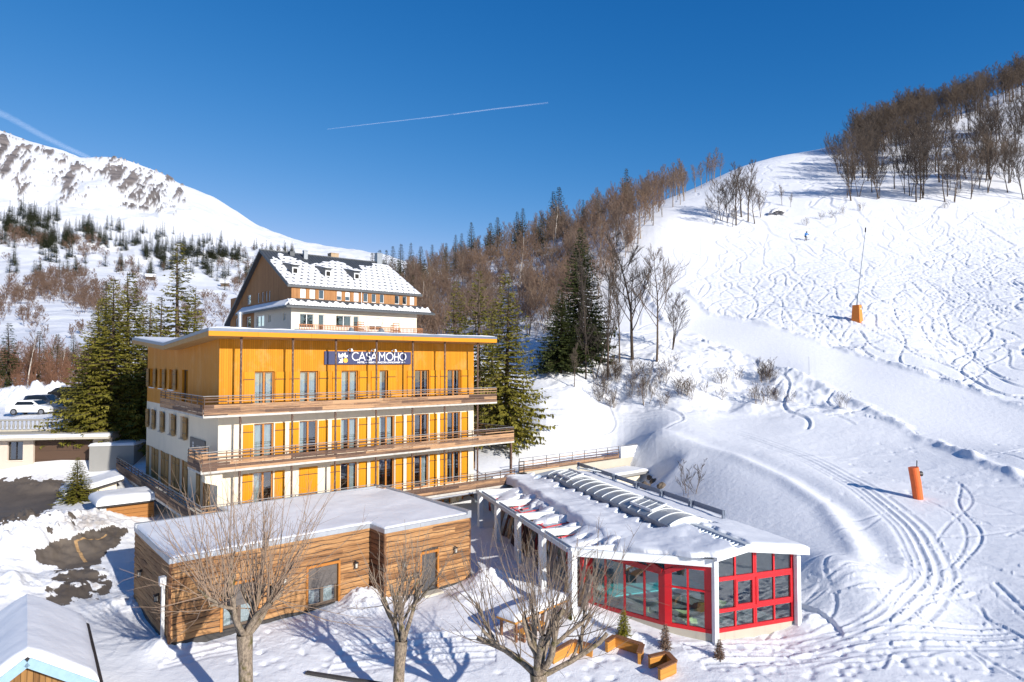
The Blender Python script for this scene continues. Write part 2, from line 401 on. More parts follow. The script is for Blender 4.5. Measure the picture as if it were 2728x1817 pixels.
rt = random.Random(5)
def wiggle(start, head, length, amp, wl, ph, drift=0):
    s = np.arange(0, length, .25); a = head + drift * s / length
    lat = amp * np.sin(2 * math.pi * s / wl + ph)
    dx, dy = np.sin(a), np.cos(a)
    x = start[0] + np.cumsum(dx) * .25 + lat * np.cos(head); y = start[1] + np.cumsum(dy) * .25 - lat * np.sin(head)
    return np.stack([x, y], 1)
for k in range(330):   # S turns, running down the slope towards the viewer
    px = rt.uniform(1780, 2900); Y = rt.uniform(84, 138)
    X = (px - CX) / FL * Y
    if px < 1900 and Y > 125: continue
    hd = math.pi + rt.gauss(-.15, .55)
    stamp(wiggle((X, Y), hd, rt.uniform(9, 44), rt.uniform(.7, 2.6), rt.uniform(9, 20), rt.uniform(0, 6.3), rt.gauss(0, .7)), rt.uniform(.12, .26), rt.uniform(.05, .15))
for k in range(190):   # traverses
    px = rt.uniform(1800, 2900); Y = rt.uniform(80, 122); X = (px - CX) / FL * Y
    hd = rt.choice([-1, 1]) * math.pi / 2 + rt.gauss(.25, .3)
    stamp(wiggle((X, Y), hd, rt.uniform(6, 24), rt.uniform(.1, .9), rt.uniform(10, 20), rt.uniform(0, 6.3), rt.gauss(0, .9)), rt.uniform(.11, .22), rt.uniform(.04, .12))
for k in range(70):   # far slope under the skyline
    px = rt.uniform(1880, 2300); Y = rt.uniform(138, 200); X = (px - CX) / FL * Y
    stamp(wiggle((X, Y), math.pi + rt.gauss(.2, .8), rt.uniform(6, 20), rt.uniform(.3, 1.4), rt.uniform(8, 15), rt.uniform(0, 6.3)), rt.uniform(.2, .4), rt.uniform(.07, .16))
DT *= np.where(piste > .2, 0, 1)
DT0 = DT.copy(); DT[:] = 0
for k in range(38):   # tracks on the near flat right of the bank
    px = rt.uniform(2130, 2850); py = rt.uniform(1180, 1640); Y = np.interp(py, [1150, 1328, 1450, 1600, 1700], [56, 44, 36, 31, 28.6]); X = (px - CX) / FL * Y
    hd = rt.choice([2.5, 2.8, 3.4, 3.9, 2.2, 4.3]) + rt.gauss(0, .15)
    for off in (0, .34):
        stamp(wiggle((X + off, Y + off * .5), hd, rt.uniform(4, 14), rt.uniform(.05, .5), rt.uniform(9, 20), rt.uniform(0, 6.3), rt.gauss(0, .8)), .10, rt.uniform(.025, .06), .5)
for off, dp in ((-.75, .045), (-.4, .04), (0, .06), (.5, .05), (1.1, .04)):   # tracks round the bank
    t2 = np.array(tr); n2 = np.gradient(t2, axis=0); n2 = np.stack([-n2[:, 1], n2[:, 0]], 1) / np.hypot(*n2.T)[:, None]
    q = t2 + n2 * off; s = np.linspace(0, len(q) - 1, 90); qq = np.stack([np.interp(s, np.arange(len(q)), q[:, 0]), np.interp(s, np.arange(len(q)), q[:, 1])], 1)
    for _ in range(6): qq[1:-1] = (qq[:-2] + 2 * qq[1:-1] + qq[2:]) / 4
    stamp(qq, .15, dp, .6)
for (a, b, Y) in [((930,1690),(1330,1660),26.5),((900,1760),(1300,1720),25.2),((450,1760),(650,1700),25.5),((1850,1745),(2700,1690),27.4),((1900,1775),(2728,1760),26.4)]:
    p = at(*a, Y)[:2]; q = at(*b, Y + 1.2)[:2]
    for off in (0, .3, .8): stamp(np.array([p + [0, off], (p + q) / 2 + [0, off + .2], q + [0, off]]), .17, .05, .5)
DT *= 1 - (1 - sstep(sd_, -.6, .2)) * (1 - sstep(bc, 9, 14)) * (RR < 64) * (1 - sstep(PYs, 1440, 1540))
DT = np.where(np.abs(DT0) > np.abs(DT), DT0, DT)
GZ += DT
# footprints: many small pits
NF = 300
for k in range(NF):
    px = rt.choice([rt.uniform(1480, 2300), rt.uniform(2200, 2760), rt.uniform(430, 1350), rt.uniform(1850, 2500)]); py = rt.choice([rt.uniform(1680, 1817), rt.uniform(1690, 1780), rt.uniform(1150, 1330) if px > 2150 else rt.uniform(1650, 1800)])
    Y = np.interp(py, [1150, 1328, 1450, 1600, 1817], [56, 44, 36, 31, 24.6]); X = (px - CX) / FL * Y
    i = int((px + 190) / (3110 / 1089)) + i0; j = int(np.interp(math.log(math.hypot(X, Y)), lr, np.arange(len(lr))))
    wi = int(np.clip(.5 / (Y * 2.85 / FL), 4, 16)); wj = int(np.clip(.5 / (Y * .002), 4, 14)); s = slice(max(i - wi, 0), i + wi + 1), slice(max(j - wj, 0), j + wj + 1)
    q = ((GX[s] - X) ** 2 + (GY[s] - Y) ** 2) / rt.uniform(.012, .028)
    GZ[s] += rt.uniform(-.09, -.04) * np.exp(-q)
V = np.stack([GX, GY, GZ], -1)
PXs, PYs = project(V)
# ---------------------------------------------------------------- queries
def gz(x, y):
    t = math.atan2(x, y); r = math.log(math.hypot(x, y))
    i = int(np.clip(np.searchsorted(th, t) - 1, 0, len(th) - 2)); j = int(np.clip(np.searchsorted(lr, r) - 1, 0, len(lr) - 2))
    a = (t - th[i]) / (th[i + 1] - th[i]); b = (r - lr[j]) / (lr[j + 1] - lr[j])
    return float((GZ[i, j] * (1 - a) + GZ[i + 1, j] * a) * (1 - b) + (GZ[i, j + 1] * (1 - a) + GZ[i + 1, j + 1] * a) * b)
def ground(px, py, rmin=19.5):
    """first point of the ground seen at a photo pixel"""
    i = int(np.clip(round((px + 190) / (3110 / 1089)), 0, 1089)) + i0
    c = PYs[i]; j = np.where((c <= py) & (RR[i] > rmin))[0]
    j = j[0] if len(j) else int(np.argmin(np.abs(c - py)))
    k = max(j - 1, 0); t = 0 if c[k] == c[j] else np.clip((c[k] - py) / (c[k] - c[j]), 0, 1)
    p = V[i, k] * (1 - t) + V[i, j] * t; 
    Y = p[1]; x = (px - CX) / FL * Y
    return np.array([x, Y, gz(x, Y)])
# asphalt shows through as its own patches: mask attribute
ash = np.zeros(GX.shape)
for poly, soft in [([(-190,1292),(60,1272),(170,1276),(168,1300),(150,1340),(95,1375),(-190,1430)], 1), ([(95,1462),(150,1440),(215,1420),(300,1405),(345,1412),(300,1450),(262,1500),(190,1516),(110,1500)], 1),
                   ([(140,1525),(215,1500),(300,1520),(290,1580),(200,1600),(130,1620),(120,1570)], .55), ([(120,1345),(230,1360),(200,1410),(150,1440),(110,1400)], .28)]:
    for dx, dy in [(0,0),(6,0),(-6,0),(0,5),(0,-5)]:
        nx_ = 16 * fbm(GX * 1.1, GY * 1.1, 5, 60, .65); ny_ = 14 * fbm(GX * 1.1, GY * 1.1, 5, 70, .65)
        ash = np.maximum(ash, .0) + poly_in(PXs + dx + nx_, PYs + dy + ny_, poly) * .2 * soft
ash = np.clip(ash + .5 * (ash > .05) * (fbm(GX * 2.2, GY * 2.2, 4, 61, .6)), 0, 1)
GZ_ash = sstep(ash, .25, .6)
V[..., 2] -= .05 * GZ_ash
GZ = V[..., 2]
# ---------------------------------------------------------------- snow and asphalt sheets
def snow_mat(name, bump=.35, scale=1.0, tint=(.83, .83, .845), rocks=False):
    m = NT(name); tc = m.coord('Object')
    n1 = m.noise(2.2 * scale, 7, tc, .62); n2 = m.noise(14 * scale, 5, tc, .6)
    c = m.mix(m.rng(n1, .3, .7), tuple(x * .955 for x in tint), tint)
    h = m.math('ADD', n1, m.math('MULTIPLY', n2, .35))
    m.base(c); m.rough(.55); m.b.inputs['Specular IOR Level'].default_value = .25
    m.bump(h, bump, .16)
    return m
SN = snow_mat('snow'); SNOW = SN.mat
GM = snow_mat('ground_snow'); da = GM.n('ShaderNodeAttribute'); da.attribute_name = 'dirt'
cl = GM.b.inputs['Base Color'].links[0].from_socket; gn_ = GM.noise(3.5, 7, GM.coord(), .7)
df_ = GM.rng(GM.math('ADD', da.outputs['Fac'], GM.math('MULTIPLY', GM.math('SUBTRACT', gn_, .5), 1.3)), .3, .75)
GM.base(GM.mix(GM.math('MULTIPLY', df_, .75), cl, (.40, .34, .29))); GSNOW = GM.mat
SNR = snow_mat('roof_snow', .22, .7); ROOFSNOW = SNR.mat
am = NT('worn_asphalt'); tc = am.coord('Object')
at_ = am.n('ShaderNodeAttribute'); at_.attribute_name = 'ash'
n1 = am.noise(9, 8, tc, .7); n2 = am.noise(.7, 5, tc)
asp = am.mix(am.rng(n2, .3, .7), (.075, .060, .048), (.135, .108, .085))
f = am.math('ADD', at_.outputs['Fac'], am.math('MULTIPLY', am.math('SUBTRACT', n1, .5), .9))
am.base(am.mix(am.rng(f, .42, .62), (.8, .79, .79), asp)); am.rough(am.rng(n2, .3, .7, .55, .9)); am.bump(n1, .3, .03)
ASPHALT = am.mat
F = gridfaces(*GX.shape); Vf = V.reshape(-1, 3)
fa = GZ_ash.ravel()[F].mean(1) > .12
def sub(name, F, mat):
    ids = np.unique(F); rm = np.zeros(len(Vf), np.int64); rm[ids] = np.arange(len(ids))
    o = npmesh(name, Vf[ids], rm[F], mat); o['kind'] = 'structure'
    a = o.data.attributes.new('ash', 'FLOAT', 'POINT'); a.data.foreach_set('value', GZ_ash.ravel()[ids].astype(np.float32))
    return o
# quads are wound so that normals point up
F = F[:, ::-1]
dirt = np.zeros(GX.shape)
for (cx_, cy_, rx, ry, amt) in [(235,1390,95,38,.75),(180,1480,90,80,.5),(240,1560,90,60,.6),(110,1275,120,18,.4),(330,1345,40,20,.25),(1215,1590,55,16,.55),(100,1075,90,30,.6),(1190,1585,40,14,.6)]:
    dirt = np.maximum(dirt, amt * np.exp(-((PXs - cx_) / rx) ** 2 - ((PYs - cy_) / ry) ** 2))
snow_ground = sub('snow_ground', F[~fa], GSNOW)
a = snow_ground.data.attributes.new('dirt', 'FLOAT', 'POINT'); a.data.foreach_set('value', dirt.ravel()[np.unique(F[~fa])].astype(np.float32))
asphalt = sub('parking_asphalt', F[fa], ASPHALT)

# ---------------------------------------------------------------- light
SUN_EL, SUN_DIR = R(22.5), None
sx, sy = (-HV + .03 * HU); sl = math.hypot(sx, sy); sx /= sl; sy /= sl      # horizontal direction towards the sun
sun = bpy.data.objects.new('sun', bpy.data.lights.new('sun', 'SUN')); col.objects.link(sun)
sun.data.energy = 3.75; sun.data.angle = R(.5); sun.data.color = (1, .95, .87)
dirv = Vector((sx * math.cos(SUN_EL), sy * math.cos(SUN_EL), math.sin(SUN_EL)))
sun.rotation_euler = dirv.to_track_quat('Z', 'Y').to_euler(); sun.location = (30, -40, 60)
w = bpy.data.worlds.new('World'); scene.world = w; w.use_nodes = True
nt = w.node_tree; bg = nt.nodes['Background']
sky = nt.nodes.new('ShaderNodeTexSky'); sky.sky_type = 'NISHITA'; sky.sun_disc = False
sky.sun_elevation = SUN_EL; sky.sun_rotation = math.atan2(sx, sy)
sky.altitude = 2500; sky.air_density = 1.0; sky.dust_density = .2; sky.ozone_density = 4.0
sep = nt.nodes.new('ShaderNodeSeparateColor'); cmb = nt.nodes.new('ShaderNodeCombineColor'); nt.links.new(sky.outputs[0], sep.inputs[0])
def wm(op, a, b):
    q = nt.nodes.new('ShaderNodeMath'); q.operation = op
    for i, x in enumerate((a, b)):
        if hasattr(x, 'links'): nt.links.new(x, q.inputs[i])
        else: q.inputs[i].default_value = x
    return q.outputs[0]
rr_, gg_, bb_ = [sep.outputs[i] for i in range(3)]     # deepen the sky to the clear alpine blue
nt.links.new(wm('MULTIPLY', rr_, wm('MINIMUM', .95, wm('MULTIPLY', wm('POWER', rr_, 1.5), .265))), cmb.inputs[0])
nt.links.new(wm('MULTIPLY', gg_, wm('MINIMUM', .74, wm('ADD', .575, wm('MULTIPLY', gg_, .028)))), cmb.inputs[1])
nt.links.new(wm('MULTIPLY', bb_, wm('MINIMUM', 1.0, wm('MULTIPLY', wm('POWER', bb_, -.3), 1.19))), cmb.inputs[2])
nt.links.new(cmb.outputs[0], bg.inputs[0]); bg.inputs[1].default_value = .118
vs = scene.view_settings; vs.view_transform = 'Standard'; vs.look = 'None'; vs.exposure = .67; vs.gamma = 1
scene.cycles.use_denoising = True
scene.cycles.max_bounces = 8; scene.cycles.diffuse_bounces = 4; scene.cycles.glossy_bounces = 3; scene.cycles.transmission_bounces = 6; scene.cycles.transparent_max_bounces = 12
# ================================================================ shared building materials
def glass_mat(name, tint=(.55, .62, .64), refl=.22, rough=.02):
    m = NT(name); t = m.t
    lw = m.n('ShaderNodeLayerWeight'); lw.inputs[0].default_value = .35
    tr = m.n('ShaderNodeBsdfTransparent'); tr.inputs[0].default_value = (*tint, 1)
    gl = m.n('ShaderNodeBsdfGlossy'); gl.inputs['Roughness'].default_value = rough; gl.inputs['Color'].default_value = (.9, .95, 1, 1)
    mx = m.n('ShaderNodeMixShader'); m.link(m.math('ADD', m.math('MULTIPLY', lw.outputs['Fresnel'], .6), refl), mx.inputs[0])
    bp = m.n('ShaderNodeBump'); bp.inputs['Strength'].default_value = .08; bp.inputs['Distance'].default_value = .05
    m.link(m.noise(1.3, 2, m.coord()), bp.inputs['Height']); m.link(bp.outputs[0], gl.inputs['Normal'])
    m.link(tr.outputs[0], mx.inputs[1]); m.link(gl.outputs[0], mx.inputs[2]); m.link(mx.outputs[0], m.out.inputs[0])
    return m.mat
GLASS = glass_mat('window_glass')
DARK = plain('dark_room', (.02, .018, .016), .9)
def stucco(name, c, stain=.25):
    m = NT(name); tc = m.coord(); a = m.noise(.8, 6, tc, .65); b = m.noise(40, 3, tc); st = m.noise(1.0, 5, m.coord('Object', (2.5, 2.5, .25)), .7)
    cc = m.mix(m.rng(a, .3, .7), tuple(x * .92 for x in c), c)
    cc = m.mix(m.math('MULTIPLY', m.rng(st, .55, .8), stain), cc, (.32, .29, .25))
    m.base(cc); m.rough(.9); m.bump(b, .25, .01); return m.mat
CREAM = stucco('cream_render', (.79, .69, .53))
WHITEWALL = stucco('white_render', (.78, .70, .58), .12)
CONC = stucco('old_concrete', (.50, .45, .36), .7)
GREYCONC = stucco('grey_concrete', (.30, .29, .27), .7)
ORANGE = planks('orange_cladding', (.50, .185, .008), (.63, .25, .012), 'v', .125, .08, .35, .6, (.62, .36, .13), .5)
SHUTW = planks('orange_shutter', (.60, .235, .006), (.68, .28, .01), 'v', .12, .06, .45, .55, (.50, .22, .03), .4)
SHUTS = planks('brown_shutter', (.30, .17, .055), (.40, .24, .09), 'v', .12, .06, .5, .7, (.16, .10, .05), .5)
FASCIA = planks('orange_fascia', (.62, .235, .010), (.68, .27, .014), 'v', 3.1, .006, .5, .5)
SOFFIT = planks('pine_soffit', (.42, .24, .09), (.50, .30, .12), 'v', .14, .05, .6, .7)
GREYMET = plain('blue_grey_metal', (.16, .19, .25), .45, .1, 2, .4)
DARKMET = plain('dark_steel', (.045, .04, .04), .5, .2, 8, .5)
RUST = NT('rusty_post'); n_ = RUST.noise(1, 6, RUST.coord('Object', (14, 14, 5)), .75); RUST.base(RUST.ramp(n_, [(.35, (.055, .03, .022)), (.55, (.13, .07, .045)), (.68, (.42, .32, .24))])); RUST.rough(.8); RUST = RUST.mat
FRAMEW = planks('window_frame_wood', (.40, .15, .03), (.50, .20, .045), 'v', .3, 0, 1, .45)
def weather(name, a, b, c, w, bv=.42):
    m = NT(name); tc = m.coord(); sp = m.n('ShaderNodeSeparateXYZ'); m.link(tc, sp.inputs[0])
    fl = m.math('FLOOR', m.math('DIVIDE', sp.outputs[2], w)); xy = m.math('ADD', sp.outputs[0], sp.outputs[1])
    wn = m.n('ShaderNodeTexWhiteNoise'); wn.noise_dimensions = '2D'
    cb = m.n('ShaderNodeCombineXYZ'); m.link(fl, cb.inputs[0]); m.link(m.math('FLOOR', m.math('DIVIDE', m.math('ADD', xy, m.math('MULTIPLY', fl, 1.37)), 3.4)), cb.inputs[1]); m.link(cb.outputs[0], wn.inputs[0])
    g = m.noise(1, 7, m.coord('Object', (1.3, 1.3, 26)), .72, .6)
    f = m.math('ADD', m.math('MULTIPLY', wn.outputs[0], bv), m.math('ADD', m.math('MULTIPLY', g, .72), (.42 - bv) * .5))
    m.base(m.ramp(f, [(.34, a), (.52, b), (.72, c)])); m.rough(.85); m.bump(g, .4, .01)
    return m.mat
RAILW = weather('weathered_rail_boards', (.065, .036, .026), (.16, .092, .060), (.47, .27, .14), .17)
RAILD = weather('dark_rail_boards', (.04, .028, .025), (.085, .06, .05), (.16, .115, .09), .17)
DECK = plain('deck_slab', (.52, .49, .44), .9, .2, 3)
CURT = plain('white_curtain', (.72, .74, .72), .9, .08, 3)
WHITE = plain('white_paint', (.80, .80, .78), .5, .05)

def wall(mb, p, d, n, L, z0, z1, holes=(), depth=.22):
    """wall face with rectangular openings and reveals; p start (x,y), d direction, n outward normal"""
    P = lambda a, z, o=0: (p[0] + d[0] * a - n[0] * o, p[1] + d[1] * a - n[1] * o, z)
    xs = sorted({0, L, *[h[0] for h in holes], *[h[1] for h in holes]}); zs = sorted({z0, z1, *[h[2] for h in holes], *[h[3] for h in holes]})
    flip = (d[0] * n[1] - d[1] * n[0]) > 0
    def q(*pts): mb.add(pts[::-1] if flip else pts, [(0, 1, 2, 3)])
    for i in range(len(xs) - 1):
        for j in range(len(zs) - 1):
            cx = (xs[i] + xs[i+1]) / 2; cz = (zs[j] + zs[j+1]) / 2
            if any(h[0] < cx < h[1] and h[2] < cz < h[3] for h in holes): continue
            q(P(xs[i], zs[j]), P(xs[i+1], zs[j]), P(xs[i+1], zs[j+1]), P(xs[i], zs[j+1]))
    for a, b, c, e in holes:
        q(P(a, c), P(a, c, depth), P(b, c, depth), P(b, c)); q(P(a, e, depth), P(a, e), P(b, e), P(b, e, depth))
        q(P(a, c), P(a, e), P(a, e, depth), P(a, c, depth)); q(P(b, c, depth), P(b, e, depth), P(b, e), P(b, c))
class Fr:
    """local wall frame: (along, out, z) -> building space"""
    def __init__(s, p, d, n): s.p, s.d, s.n = p, d, n
    def __call__(s, a, o, z): return (s.p[0] + s.d[0] * a + s.n[0] * o, s.p[1] + s.d[1] * a + s.n[1] * o, z)
    def box(s, mb, a0, a1, o0, o1, z0, z1):
        A = [s(a, o, z) for z in (z0, z1) for a, o in ((a0, o0), (a1, o0), (a1, o1), (a0, o1))]
        c = (s.d[0] * s.n[1] - s.d[1] * s.n[0]) > 0
        if not c: A = [A[3], A[2], A[1], A[0], A[7], A[6], A[5], A[4]]
        return mb.hexa(A)
def window(fr, a0, a1, z0, z1, parent, mull=1, frame=None, inset=.14, fw=.07, curtain=None, glass=None, sill=None, name='window', room=.6, trans=()):
    frame = frame or FRAMEW
    m = MB()
    fr.box(m, a0, a0 + fw, -inset - .07, -inset, z0, z1); fr.box(m, a1 - fw, a1, -inset - .07, -inset, z0, z1)
    fr.box(m, a0 + fw, a1 - fw, -inset - .07, -inset, z1 - fw, z1); fr.box(m, a0 + fw, a1 - fw, -inset - .07, -inset, z0, z0 + fw * 1.3)
    for k in range(1, mull + 1):
        c = a0 + (a1 - a0) * k / (mull + 1); fr.box(m, c - fw * .75, c + fw * .75, -inset - .06, -inset + .015, z0 + fw * 1.3, z1 - fw)
    for t in trans: fr.box(m, a0 + fw, a1 - fw, -inset - .05, -inset - .01, t - .03, t + .03)
    w = m.build(name, frame, parent)
    g = MB(); g.add([fr(a0 + fw, -inset - .04, z0 + fw), fr(a1 - fw, -inset - .04, z0 + fw), fr(a1 - fw, -inset - .04, z1 - fw), fr(a0 + fw, -inset - .04, z1 - fw)], [(0, 1, 2, 3)])
    g.build('pane', glass or GLASS, w)
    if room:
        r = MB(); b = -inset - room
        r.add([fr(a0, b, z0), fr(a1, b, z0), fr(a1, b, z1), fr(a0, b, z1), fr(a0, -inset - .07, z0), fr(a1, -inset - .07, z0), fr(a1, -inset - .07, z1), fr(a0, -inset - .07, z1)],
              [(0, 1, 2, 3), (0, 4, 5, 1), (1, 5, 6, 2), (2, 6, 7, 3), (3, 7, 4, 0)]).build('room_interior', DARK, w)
    for (ca, cb) in (curtain or ()):
        n = 18; pts = []; c = MB()
        for k in range(n + 1):
            a = ca + (cb - ca) * k / n; o = -inset - .17 + .03 * math.sin(k * 1.9 + ca * 7) + .015 * math.sin(k * .9)
            pts.append((a, o))
        c.grid([[fr(a, o, z) for a, o in pts] for z in (z0 + .04, z1 - .1)])
        c.build('curtain', CURT, w, smooth=True)
    if sill: 
        s = MB(); fr.box(s, a0 - .06, a1 + .06, -.02, .09, z0 - .07, z0 - .005); s.build('sill', sill, w)
    return w
def shutter(fr, a0, a1, z0, z1, parent, mat, o=.012, t=.045, battens=True):
    m = MB(); fr.box(m, a0, a1, o, o + t, z0, z1)
    if battens:
        for z in (z0 + .22 * (z1 - z0), z1 - .16 * (z1 - z0)): fr.box(m, a0 + .02, a1 - .02, o + t + .002, o + t + .026, z - .045, z + .045)
    m.mi = 1
    for z in (z0 + .22 * (z1 - z0) + .09, z1 - .16 * (z1 - z0) - .09): fr.box(m, a0 - .03, a1, o + t - .004, o + t + .014, z - .018, z + .018)
    return m.build('shutter', [mat, DARKMET], parent)
def snow_slab(name, parent, x0, x1, y0, y1, zf, t, mat=None, nx=40, ny=24, edge=.25, amp=.05, s=0, keep=None, over=0.0, sc=.9, df=None):
    """snow lying on a roof: zf(x,y) roof height, t thickness, rounded edges"""
    xs = np.linspace(x0, x1, nx); ys = np.linspace(y0, y1, ny); X, Y = np.meshgrid(xs, ys, indexing='ij')
    d = (np.minimum(np.minimum(X - x0, x1 - X), np.minimum(Y - y0, y1 - Y)) if df is None else df(X, Y)) / max(edge, 1e-3)
    e = np.sqrt(np.clip(1 - (1 - np.clip(d, 0, 1)) ** 2, 0, 1))
    N = fbm(X * sc, Y * sc, 4, s); th_ = (t if np.isscalar(t) else t(X, Y)) * (.35 + .65 * e) + amp * N
    if df is not None: th_ = np.where(d > 0, th_, -.05)
    if keep is not None: th_ = np.where(keep(X, Y, N), th_, -.06)
    Z0 = zf(X, Y); Z = Z0 + th_
    V = [np.stack([X, Y, Z], -1).reshape(-1, 3)]; F = [gridfaces(nx, ny)[:, ::-1]]
    per = [(i, 0) for i in range(nx)] + [(nx - 1, j) for j in range(1, ny)] + [(i, ny - 1) for i in range(nx - 2, -1, -1)] + [(0, j) for j in range(ny - 2, 0, -1)]
    b = np.array([[X[i, j], Y[i, j], Z0[i, j] - over] for i, j in per]); o = nx * ny; n = len(per)
    top = np.array([i * ny + j for i, j in per]); k = np.arange(n); kn = (k + 1) % n
    F.append(np.stack([top[k], o + k, o + kn, top[kn]], 1)); V.append(b); F = np.concatenate(F)
    if keep is not None or df is not None:
        ok = np.r_[(th_ > 0).ravel(), np.zeros(n, bool)]; F = F[ok[F].any(1)]
    return npmesh(name, np.concatenate(V), F, mat or ROOFSNOW, parent)
def railing(parent, pts, z0, h, boards, mat, post_every=1.25, name='railing', endpost=True, out=.0, rail_mat=None):
    """pts polyline (x,y); boards list of (z_lo, z_hi) fractions of h"""
    m = MB(); posts = []
    rr = random.Random(len(pts) * 7 + int(h * 100))
    for (a, b) in zip(pts[:-1], pts[1:]):
        a = np.array(a, float); b = np.array(b, float); L = np.hypot(*(b - a)); d = (b - a) / L; n = np.array([d[1], -d[0]])
        fr = Fr(a, d, n); k = max(1, round(L / post_every))
        for (lo, hi) in boards:
            nb = max(1, round(L / 3.4)); cut = [0] + sorted(L * (i + rr.uniform(-.15, .15)) / nb for i in range(1, nb)) + [L]
            for i in range(nb):
                j = rr.uniform(-.008, .008); fr.box(m, cut[i] + .004, cut[i + 1] - .004, .02 + rr.uniform(0, .008), .048, z0 + lo * h + j, z0 + hi * h + j)
        for i in range(k + (0 if b is not pts[-1] else 1)): posts.append(a + d * min(L - .03, max(.03, L * i / k)))
    posts.append(np.array(pts[-1], float))
    r = m.build(name, mat, parent)
    t = MB()
    for (a, b) in zip(pts[:-1], pts[1:]): t.tube([(*a, z0 + h), (*b, z0 + h)], .026, 6)
    t.build('handrail', rail_mat or STEELRAIL, r)
    proto = None
    for p in posts:
        if proto is None:
            q = MB(); q.box((-.02, -.02, z0 - .12), (.02, .02, z0 + h)); proto = q.build('rail_post', DARKMET, r); o = proto
        else:
            o = proto.copy(); col.objects.link(o); o.parent = r
        o.location = (p[0], p[1], 0)
    return r
STEELRAIL = plain('grey_steel_rail', (.30, .28, .27), .5, .15, 6, .3)
BOARDS = [(.85, .915), (.665, .73), (.40, .535), (.245, .385), (.09, .23), (-.08, .075)]

# ================================================================ hotel
hotel = empty('hotel_building', (HO[0], HO[1], 0), HA, 'orange timber and cream hotel with three long balconies and a butterfly roof', 'hotel')
W, D = 17.8, 18.16
FRONT = Fr((0, 0), (1, 0), (0, -1)); SIDE = Fr((0, 0), (0, 1), (-1, 0))
wx = [1.97 + 2.7 * i for i in range(6)]; WW = 1.15
top_f, mid_f, low_f = (9.24, 11.47), (6.27, 8.44), (3.37, 5.63)
side_top = [(15.72, 17.2), (12.9, 14.2), (9.9, 11.4)]
side_mid = [(15.85, 17.0), (13.1, 14.1), (10.0, 11.2), (7.05, 8.2)]
side_low = [(15.9, 17.0), (12.9, 14.0), (9.95, 11.0), (6.95, 8.1), (2.15, 3.3)]
m = MB()
lowholes = [(x, x + WW, low_f[0], low_f[1]) for i, x in enumerate(wx) if i != 1] + [(14.6, 15.85, 1.35, 2.36), (16.86, 18.1 - .35, .1, 2.36)]
wall(m, (0, 0), (1, 0), (0, -1), W, -1.2, 9.02, [(x, x + WW, *mid_f) for x in wx] + lowholes)
wall(m, (0, 0), (0, 1), (-1, 0), D, -1.2, 9.02, [(a, b, 7.07, 8.5) for a, b in side_mid] + [(a, b, 3.45, 5.72) for a, b in side_low])
wall(m, (W, 0), (0, 1), (1, 0), D, -1.2, 9.02); wall(m, (0, D), (1, 0), (0, 1), W, -1.2, 9.02)
m.build('wall', CREAM, hotel)
m = MB(); wallt = 9.02
wall(m, (0, 0), (1, 0), (0, -1), W, wallt, 13.36, [(x, x + WW, *top_f) for x in wx])
wall(m, (0, 0), (0, 1), (-1, 0), D, wallt, 12.86, [(a, b, 10.14, 11.52) for a, b in side_top] + [(6.5, 7.9, 9.24, 11.52)])
wall(m, (W, 0), (0, 1), (1, 0), D, wallt, 12.86); wall(m, (0, D), (1, 0), (0, 1), W, wallt, 13.36)
for x, f in ((0, 1), (W, -1)):
    a = [(x, 0, 12.86), (x, 8.7, 12.86), (x, D, 12.86), (x, D, 13.44), (x, 8.7, 12.87), (x, 0, 13.37)][::f]
    m.add(a, [tuple(range(6))])
m.build('timber_wall', ORANGE, hotel)['label'] = 'orange upright boarding of the top storey'
# roof: butterfly
def zr(v): return np.where(v < 8.7, 13.86 + (13.25 - 13.86) * (v + 1.6) / 10.3, 13.25 + (13.9 - 13.25) * (v - 8.7) / 9.95)
ru0, ru1 = -1.02, 18.72; sec = [(-1.6, 13.86), (8.7, 13.25), (18.65, 13.9)]
m = MB()
for (v0, a), (v1, b) in zip(sec[:-1], sec[1:]):
    m.hexa([(ru0, v0, a - .17), (ru1, v0, a - .17), (ru1, v1, b - .17), (ru0, v1, b - .17), (ru0, v0, a), (ru1, v0, a), (ru1, v1, b), (ru0, v1, b)])
roof = m.build('roof', GREYMET, hotel)
m = MB(); e = .03
for (v0, a), (v1, b) in zip(sec[:-1], sec[1:]):
    v0e = v0 + e if v0 < 0 else v0; v1e = v1 - e if v1 > 18 else v1
    m.hexa([(ru0 + e, v0e, a - .44), (ru1 - e, v0e, a - .44), (ru1 - e, v1e, b - .44), (ru0 + e, v1e, b - .44), (ru0 + e, v0e, a - .172), (ru1 - e, v0e, a - .172), (ru1 - e, v1e, b - .172), (ru0 + e, v1e, b - .172)])
m.build('soffit', SOFFIT, roof)
m = MB(); m.box((ru0 + .01, -1.585, 13.425), (ru1 - .01, -1.567, 13.70)); m.build('fascia', FASCIA, hotel)
snow_slab('snow_cover', roof, ru0 + .12, ru1 - .1, -1.45, 18.5, lambda x, y: zr(y), lambda x, y: .10 + .10 * np.clip(1 - np.abs(y - 8.7) / 7, 0, 1), nx=60, ny=60, edge=.35, amp=.05, s=101)
m = MB(); m.hexa([(3.4, 9.5, 13.2), (8.6, 9.5, 13.2), (8.6, 12.6, 13.3), (3.4, 12.6, 13.3), (3.4, 9.5, 13.55), (8.6, 9.5, 13.55), (8.6, 12.6, 14.45), (3.4, 12.6, 14.45)])
m.build('roof_hatch', plain('blue_panel', (.07, .12, .26), .3, .1), roof)
m = MB(); m.tube([(5.7, 14.5, 13.3), (5.7, 14.5, 15.75)], .16, 14); m.tube([(5.7, 14.5, 15.75), (5.7, 14.5, 15.95)], .2, 14); m.build('flue_pipe', plain('steel_flue', (.55, .56, .58), .3, .1, 3, .9), roof)
